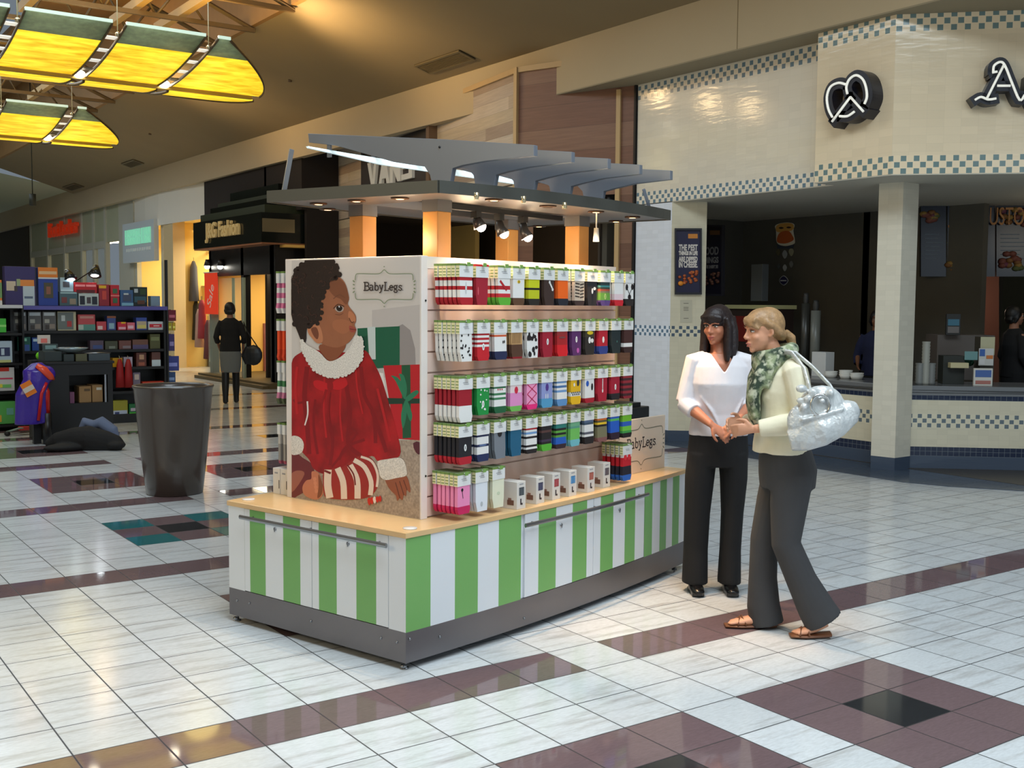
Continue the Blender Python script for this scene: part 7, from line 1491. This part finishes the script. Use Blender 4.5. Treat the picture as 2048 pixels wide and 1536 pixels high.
# clip lamps
for i, (xb_, yb_, xh, yh, lab) in enumerate(((152, 562, 192, 536, 'clip-on desk lamp with a black shade pointing down over the red toy box'), (146, 560, 136, 545, 'clip-on desk lamp with a black shade above the blue toy box'))):
    p, q = ty(xb_, yb_, TY+.3), ty(xh, yh, TY+.1); t = thing('clip_lamp', lab, 'lamp', (p.x, TY+.3, zT), 0)
    L0 = Vector((0, 0, 0)); L1 = Vector((0, 0, p.z-zT)); L2 = Vector((q.x-p.x, -.2, q.z-zT))
    b = MB(); b.cyl((0, 0, 0), (0, 0, .02), .05, BK); b.build('base', t); b = MB(); b.tube([L0, L1, L2], .008, BK, 8, smooth=False); b.build('arm', t)
    b = MB(); dv = Vector((-.03, -.05, -.10)) if i == 0 else Vector((.02, -.05, -.09)); b.tube([L2-dv*.3, L2+dv*.2, L2+dv], [.03, .055, .085], M('black_lamp_shade', (30, 34, 38), .25), 16, caps=True); b.build('lamp_shade', t)
    b = MB(); b.ball(L2+dv*1.02, (.055, .055, .02), M('cool_bulb', (235, 250, 255), emit=12), 10); b.build('bulb', t); b = MB(); b.ball(L2-dv*.35, (.035, .035, .012), M('cool_glint', (230, 244, 250), .15, metal=.8), 10); b.build('cap', t)
    spot('clip_lamp_light', (t.location+L2+dv*1.15), t.location+L2+dv*6, 6, (.9, .97, 1), 120, .8)
# red costumes hanging
for i, (x0, x1) in enumerate(((232, 247), (249, 264))):
    a, e = ty(x0, 775, TY-.05), ty(x1, 718, TY-.05); t = thing('costume', 'dark red costume hanging %s in front of the toy shelving' % ('left' if i == 0 else 'right, nearer the bin,'), 'costume', ((a.x+e.x)/2, TY-.06, e.z), 0, 'red costumes')
    h = e.z-a.z; w_ = (e.x-a.x)/2; b = MB(); b.tube([(0, 0, 0), (0, 0, -h*.2), (0, 0, -h*.6), (0, 0, -h)], [(w_*.4, .02), (w_*.8, .03), (w_, .035), (w_*1.15, .04)], C((150, 16, 24), .6), 12, ref=(1, 0, 0)); b.build('cloth', t)
    b = MB(); b.tube([(0, 0, -.01), (0, .02, .04), (0, .05, .05)], .005, BAR, 6); b.build('hanger', t)
# ---------------------------------------------------------------- black cash counter in front
QY = onz(150, 884).y+.1
def tq(x, y): return ony(x, y, QY)
x0, x1 = tq(95, 800).x, tq(226, 800).x; zc_ = tq(150, 723).z; cxx = (x0+x1)/2
CCt = thing('cash_counter', 'black cash counter with an open shelf standing in front of the toy shelving', 'counter', (cxx, QY, 0)); hw = (x1-x0)/2
sx0, sx1, sz0, sz1 = tq(139, 800).x-cxx, tq(216, 800).x-cxx, tq(170, 806).z, tq(170, 750).z
b = MB(); b.box(-hw, sx0, 0, .45, 0, zc_-.03, BK).box(sx1, hw, 0, .45, 0, zc_-.03, BK).box(sx0, sx1, 0, .45, 0, sz0, BK).box(sx0, sx1, 0, .45, sz1, zc_-.03, BK).box(sx0, sx1, .42, .45, sz0, sz1, BK); b.build('body', CCt)
b = MB(); b.box(-hw-.02, hw+.02, -.02, .47, zc_-.03, zc_, BK); b.build('worktop', CCt, bevel=.004)
CB = M('cardboard', (150, 118, 78), .8)
for i, (xa, xb_, yt, lab) in enumerate(((162, 187, 774, 'cardboard box with a dark tape line inside the open shelf of the cash counter'), (188, 210, 771, 'cardboard box with a white label inside the open shelf, nearer the steel upright'))):
    a, e = tq(xa, 806).x, tq(xb_, 806).x; t = thing('cardboard_box', lab, 'box', ((a+e)/2, QY+.08, sz0)); w_ = (e-a)/2-.003; h = tq(xa, yt).z-sz0; b = MB(); b.box(-w_, w_, 0, .25, 0, h, CB); b.build('carton', t, bevel=.003)
    b = MB(); b.box(-w_*.2, w_*.8, -.002, -.0004, h*.7, h*.85, C((200, 198, 186)) if i else C((90, 70, 44))); b.build('label', t)
t = thing('pink_packet', 'small pinkish packet left of the cardboard boxes in the open shelf', 'packet', (tq(147, 800).x, QY+.06, sz0)); b = MB(); b.box(-.025, .025, 0, .06, 0, .13, C((120, 70, 100))); b.build('packet', t)
t = thing('metal_strut', 'thin pale steel upright at the right side of the open shelf', 'strut', (tq(212, 800).x, QY+.01, sz0)); b = MB(); b.box(-.01, .01, 0, .02, 0, sz1-sz0, BAR); b.build('bar', t)
t = thing('cash_register', 'dark green-grey cash register on the black counter', 'cash register', (tq(110, 723).x, QY+.08, zc_)); b = MB(); b.box(-.10, .10, 0, .3, 0, .12, C((40, 50, 50), .3)); b.build('body', t, bevel=.008); b = MB(); b.box(-.08, .08, .12, .18, .12, .20, C((60, 74, 74), .2)); b.build('screen', t)
b = MB(); b.box(-.06, .06, .116, .119, .14, .185, C((120, 150, 150), .2)); b.build('display', t)
t = thing('glass_dish', 'wide glossy pale dish on a dark stand on the black counter', 'dish', (tq(150, 723).x, QY+.2, zc_))
b = MB(); b.cyl((0, 0, 0), (0, 0, .09), .05, BK); b.build('stand', t); b = MB(); b.lathe([(0, .09), (.12, .10), (.19, .14), (.20, .155), (.18, .15), (.11, .115), (0, .105)], M('glossy_dish', (170, 190, 200), .12, metal=.6)); b.build('bowl', t)
t = thing('display_stand', 'small white and salmon display stand on the black counter', 'stand', (tq(104, 723).x, QY+.4, zc_)); b = MB(); b.box(-.05, .05, 0, .02, 0, .28, BK); b.build('post', t); b = MB(); b.box(-.07, .07, -.02, 0, .20, .30, C((206, 196, 186))); b.build('card', t); b = MB(); b.box(-.035, .035, -.024, -.0205, .21, .26, C((226, 120, 110))); b.build('print', t)
for i, (xa, xb_) in enumerate(((128, 150), (152, 176), (178, 222))):
    a, e = tq(xa, 723).x, tq(xb_, 723).x; t = thing('counter_tray', ('dark square tray beside the register on the black counter', 'olive-striped tray in the middle of the black counter', 'long grey tray at the right end of the black counter')[i], 'tray', ((a+e)/2, QY+.02, zc_), 0); w_ = (e-a)/2-.004; b = MB(); b.box(-w_, w_, 0, .12, 0, .085, C(((40, 50, 50), (84, 84, 58), (60, 70, 76))[i], .3)); b.build('tray', t, bevel=.004)
t = thing('scissors', 'bright thin metal tool lying at the right end of the counter trays', 'tool', (tq(200, 723).x, QY+.05, zc_+.087)); b = MB(); b.tube([(-.16, 0, .004), (0, .01, .006), (.14, .0, .004)], [.004, .009, .003], BAR, 8); b.build('blade', t)
t = thing('green_ball', 'bright lime green ball behind the purple bags', 'ball', (ony(80, 705, QY+.5).x, QY+.5, zc_)); b = MB(); b.ball((0, 0, .05), .05, M('lime_ball', (120, 226, 40), .3)); b.build('ball', t)
b = MB(); b.box(-.12, .12, -.1, .1, -zc_, 0, BK); b.build('stand', t)
# purple bag bundle with orange tag
PB = M('shiny_purple_plastic', (62, 40, 150), .22, bump=.6, nscale=9)
p = ony(70, 745, QY-.1); zt2 = ony(70, 726, QY-.1).z; zb2 = ony(70, 850, QY-.1).z
t = thing('plastic_bag_bundle', 'bundle of shiny purple and orange plastic bags hanging at the left of the black counter', 'bags', (p.x, QY-.1, 0))
b = MB(); b.tube([(.02, 0, zt2), (.03, -.02, zt2-.1), (.0, -.03, zt2-.22), (-.05, -.02, zt2-.36), (-.04, 0, zb2+.02)], [(.06, .05), (.17, .09), (.14, .09), (.17, .10), (.19, .10)], PB, 18, ref=(1, 0, 0)); b.ball((.12, -.02, zt2-.13), (.10, .07, .10), PB, 14); solid(b, 'purple_bag', t, .012, 4)
b = MB(); b.tube([(.0, -.09, zt2-.02), (.08, -.11, zt2-.08), (.15, -.09, zt2-.16), (.19, -.06, zt2-.19)], [(.03, .02), (.045, .02), (.04, .02), (.01, .01)], M('shiny_orange', (220, 76, 50), .25), 10); b.build('orange_fold', t)
b = MB(); b.tube([(.10, -.10, zt2-.22), (.04, -.12, zt2-.34), (.0, -.12, zb2+.06)], [(.018, .01)]*3, C((190, 24, 34), .3), 8); b.build('red_strap', t)
b = MB(); q = Matrix.Rotation(R(-28), 3, 'Y'); b.box(-.16, -.04, -.135, -.128, zt2-.36, zt2-.20, C((224, 120, 20), .5), rot=((-.1, -.13, zt2-.28), q)); b.box(-.16, -.04, -.139, -.1352, zt2-.31, zt2-.255, C((206, 196, 180), .5), rot=((-.1, -.13, zt2-.28), q)); b.build('price_tag', t)
b = MB(); b.box(-.02, .06, .04, .12, 0, zt2-.02, BK); b.build('stand', t)
p = ony(93, 785, QY-.14); t = thing('fire_extinguisher', 'small red cylinder bottle standing between the purple bags and the black counter', 'bottle', (p.x, QY-.14, 0)); za, zb_ = ony(93, 826, QY-.14).z, ony(93, 775, QY-.14).z
b = MB(); b.lathe([(0, za), (.034, za), (.036, zb_-.04), (.02, zb_), (0, zb_)], C((190, 30, 24), .3), n=18); b.build('cylinder', t); b = MB(); b.cyl((0, 0, 0), (0, 0, za), .05, BK); b.build('stand', t)
# black coat and pillow-like bag on the floor
p = onz(165, 902); t = thing('coat_heap', 'heap of black coats and bags lying on the floor before the black counter', 'clothes', (p.x, p.y+.12, 0))
BC_ = M('black_cloth', (18, 18, 20), .85, bump=.5, nscale=14); b = MB()
ax = Vector((.82, -.57, 0)); U = lambda s, h, d=0: tuple(ax*s+Vector((.57, .82, 0))*d+Vector((0, 0, h)))
b.tube([U(-.36, .05), U(-.25, .09), U(-.05, .11), U(.1, .12), U(.3, .09), U(.42, .06), U(.47, .05)], [(.05, .05), (.10, .075), (.14, .10), (.15, .12), (.12, .08), (.10, .06), (.06, .04)], BC_, 16, ref=(0, 0, 1))
b.ball(U(-.1, .04, -.1), (.25, .12, .05), BC_, 14); b.ball(U(.42, .06, -.03), (.10, .08, .05), BC_, 12); b.ball(U(.12, .15, .05), (.16, .12, .09), BC_, 14)
solid(b, 'black_coat', t, .01, 5)
b = MB(); b.tube([U(-.05, .16, .12), U(.02, .30, .12), U(.12, .26, .10), U(.2, .30, .10), (U(.33, .20, .10)), U(.38, .12, .08)], [(.03, .05), (.05, .06), (.06, .06), (.06, .07), (.06, .07), (.03, .04)], M('slate_blue_cloth', (92, 104, 130), .85, bump=.4, nscale=12), 12); solid(b, 'blue_grey_jacket', t, .01, 5)
p = onz(22, 872); t = thing('trolley_foot', 'small pale metal and red trolley end poking out at lower left of the toy stand', 'trolley', (p.x+.1, p.y, 0))
b = MB(); b.tube([(-.15, 0, .05), (0, 0, .09), (.2, .05, .08), (.35, .05, .03)], .012, C((130, 150, 140), .3), 8); b.tube([(-.15, 0, .05), (-.1, .05, .02), (.3, .08, .04)], .01, C((150, 150, 150), .3), 8); b.build('frame', t); b = MB(); b.box(.0, .12, .0, .1, .06, .10, C((190, 60, 60))); b.build('red_box', t); b = MB(); b.cyl((-.14, -.02, .03), (-.14, .04, .03), .03, DARK); b.build('wheel', t)
# ---------------------------------------------------------------- grey bin
BINM = M('taupe_grey_plastic', (66, 58, 52), .32, coat=.3); 
t = thing('waste_bin', 'large tapered taupe-grey waste bin standing on the tiled floor', 'bin', (-.335, 6.2, 0))
b = MB(); b.lathe([(0, 0), (.225, 0), (.235, .006), (.27, .30), (.308, .72), (.325, .90), (.336, .915), (.336, .926), (.33, .93), (.30, .928), (.296, .90), (.28, .86), (.25, .3), (.2, .03), (0, .03)], BINM, n=64); b.build('shell', t)
b = MB(); b.lathe([(.298, .895), (.20, .885), (.195, .86)], M('bin_lid_pale', (150, 158, 166), .25, metal=.3), n=48); b.build('inner_lid', t)
# ================================================================ PENDANT LAMPS AND TRUSSES
m_, g = new_mat('yellow_lamp_mesh', .6); vec, o = g.coord('Object')
n1 = g.noise(g.comb(g.math('MULTIPLY', o[0], 2.5), g.math('MULTIPLY', o[1], 9), g.math('MULTIPLY', o[2], 12)), 1.0, 5, .65)
col = g.mix(g.rng(n1, .3, .7, 0, 1), lin((236, 172, 8)), lin((255, 236, 60))); g.L(col, g.b.inputs['Base Color']); g.L(col, g.b.inputs['Emission Color'])
zz = g.rng(o[2], .38, .56, 1, 0); g.L(g.math('MULTIPLY', g.math('MULTIPLY_ADD', n1, 1.2, .38), 1.0), g.b.inputs['Emission Strength'])
YEL = m_; GEDGE = M('pale_green_upper_mesh', (196, 214, 164), .6, noise=.25, nscale=14); RIB = M('bronze_rib', (92, 76, 52), .4, metal=.5)
SPN = M('bronze_spine', (150, 124, 60), .45, metal=.3); HOTW = M('hot_white_lamp', (255, 244, 214), emit=12)
def cross(f, wn=1.8):
    """hull section: f -1 near edge .. 0 keel .. 1 far edge -> (dy, z)"""
    q = abs(f); return (f*wn*(1 if f < 0 else .62), (.25*q**1.9+.02*q) if f < 0 else (-.05+.16*q**1.9))
def pendant(lab, xt, Y, zk, n_full, pw, endw):
    """xt: x of the pointed end, panels run towards -x. Y, zk: keel position"""
    t = thing('pendant_lamp', lab, 'lamp', (xt, Y, zk), 0, 'yellow hull-shaped pendant lamps'); gap = .15; x = -endw
    def panel(xa, xb_, nm, taper, f0, f1):
        N = 12; V = []; F = []
        for i in range(N+1):
            f = f0+(f1-f0)*i/N; dy, z = cross(f); xe = xb_-taper*abs(f)**1.7; V += [(xa, dy, z), ((xa+xe)/2, dy, z), (xe, dy, z)]
        for i in range(N): F += [(3*i, 3*i+1, 3*i+4, 3*i+3), (3*i+1, 3*i+2, 3*i+5, 3*i+4)]
        b = MB(); g_ = 3 if f0 < 0 else 0
        if g_: b.add(V, F[:2*g_], GEDGE, True)
        b.add(V, F[2*g_:], YEL, True); p = b.build(nm, t); q = p.modifiers.new('t', 'SOLIDIFY'); q.thickness = .012
        for xx, tp in ((xa, 0), (xb_, taper)):
            r = MB(); r.tube([(xx-tp*abs(f0+(f1-f0)*i/N)**1.7, cross(f0+(f1-f0)*i/N)[0], cross(f0+(f1-f0)*i/N)[1]-.012) for i in range(N+1)], [(.010, .024)]*(N+1), RIB, 6, ref=(1, 0, 0)); r.build('edge_rib', p)
        if f0 < 0:
            dy, z = cross(f0); r = MB(); r.box(xa, xb_-taper, dy-.02, dy+.02, z-.01, z+.025, WED); r.build('glass_edge', p)
    panel(-endw, 0, 'end_panel', endw*.88, -1, -.02); panel(-endw, -.06, 'lower_end_panel', endw*.8, .02, 1)
    xs = []
    for k in range(n_full):
        xs.append(x-gap/2); x -= gap; panel(x-pw, x, 'mesh_panel', 0, -1, -.02); panel(x-pw, x, 'lower_mesh_panel', 0, .02, 1); x -= pw
    for xx in xs:
        for i in (2, 4, 6, 8): dy, z = cross(-1+i/10); r = MB(); r.box(xx-gap*.42, xx+gap*.42, dy-.07, dy+.07, z-.004, z+.008, WPL if i < 8 else RIB); r.build('rung', t)
        r = MB(); r.ball((xx, -.05, .0), (.07, .09, .05), HOTW, 12); r.build('bulb', t)
        dy, z = cross(-.86); r = MB(); r.cyl((xx+.05, dy, z), (xx+.05, dy, z+.52), .006, C((190, 180, 150)), n=6); r.ball((xx+.05, dy, z), .03, M('nickel', (200, 186, 150), .25, metal=.8), 8); r.build('hanging_rod', t)
    r = MB(); r.box(x, -.10, -.03, .03, -.055, .0, SPN); r.build('keel', t)
    return t, x
WED = M('white_green_glass_edge', (220, 236, 220), .3, emit=.5, ecol=(206, 236, 214)); WPL = M('white_rung_plate', (240, 236, 224), .4, emit=.6, ecol=(240, 236, 224))
LX1, LY1, LZ1 = 2.56, 11.35, 4.43
t1, xe1 = pendant('nearest yellow hull-shaped pendant lamp with pale green upper edges under the roof trusses', LX1, LY1, LZ1, 3, .90, 1.22)
LX2, LY2, LZ2 = 2.30, 17.2, 4.42
t2, xe2 = pendant('farther yellow hull-shaped pendant lamp below and behind the nearest one', LX2, LY2, LZ2, 3, .90, 1.10)
for (lx, ly, lz) in ((LX1, LY1, LZ1), (LX2, LY2, LZ2)):
    for dx in (-.55, -1.75, -2.8):
        b = MB(); b.ball((0, 0, 0), (.10, .10, .08), HOTW, 12); o = b.build('inner_bulb', t1 if ly == LY1 else t2); o.location = (dx, -.55, .16)
        point('pendant_uplight', (lx+dx, ly-.3, lz+.75), 30, (1.0, .68, .34), .12)
    spot('pendant_glow', (lx+.1, ly-.3, lz+.5), (5.2, ly-.8, 6.4), 150, (1, .70, .36), 110, .9, .1)
    point('pendant_downglow', (lx-.9, ly, lz-.35), 6, (1, .78, .25), .25)
# trusses
TRD = M('truss_bronze', (104, 84, 54), .5, metal=.3); JST = M('joist_tan', (196, 160, 100), .6)
def truss(Y, lab, X1=XE-.02, dz=0):
    zb = zc(XE)-.06+dz; t = thing('roof_truss', lab, 'truss', (X1, Y, zb), 0, 'roof trusses in the skylight well'); L = 8.4
    b = MB(); b.box(-L, -.0, -.03, .03, -.03, .03, TRD); b.build('bottom_chord', t)
    b = MB(); b.tube([(0, 0, 0), (-1.5, 0, .62), (-L, 0, .62)], [(.035, .035)]*3, TRD, 4, smooth=False, ref=(0, 1, 0)); b.build('top_chord', t)
    b = MB(); x = -.75; k = 0
    while x > -L+.4:
        h0 = .62*min(1, -x/1.5); h1 = .62*min(1, -(x-.35)/1.5); b.tube([(x, 0, 0), (x-.35, 0, h1)], .018, TRD, 6); b.tube([(x-.35, 0, h1), (x-.70, 0, 0)], .018, TRD, 6); x -= .70
    b.build('web', t); return t
for i, (Y, dz) in enumerate(((9.9, .05), (11.2, 0), (12.6, 0), (13.9, 0), (18.6, 0), (19.9, 0), (21.2, 0))):
    truss(Y, ('first', 'second', 'third', 'fourth', 'fifth', 'sixth', 'seventh')[i]+' roof truss from the front, ending on the sloping ceiling edge', dz=dz)
for i, (x, y0, y1) in enumerate(((2.0, 9.9, 13.9), (1.35, 9.9, 13.9), (.1, 9.9, 13.9), (-1.1, 9.9, 13.9), (1.7, 18.6, 21.2), (.4, 18.6, 21.2))):
    b = MB(); b.box(-.05, .05, 0, y1-y0, 0, .12, JST); o = b.build('joist'); o.location = (x, y0, zc(XE)+.02); tag(o, ('tan joist across the near trusses, rightmost', 'tan joist across the near trusses, second from the right', 'tan joist across the near trusses, third from the right', 'tan joist across the near trusses, leftmost', 'tan joist across the far trusses, right one', 'tan joist across the far trusses, left one')[i], 'joist')
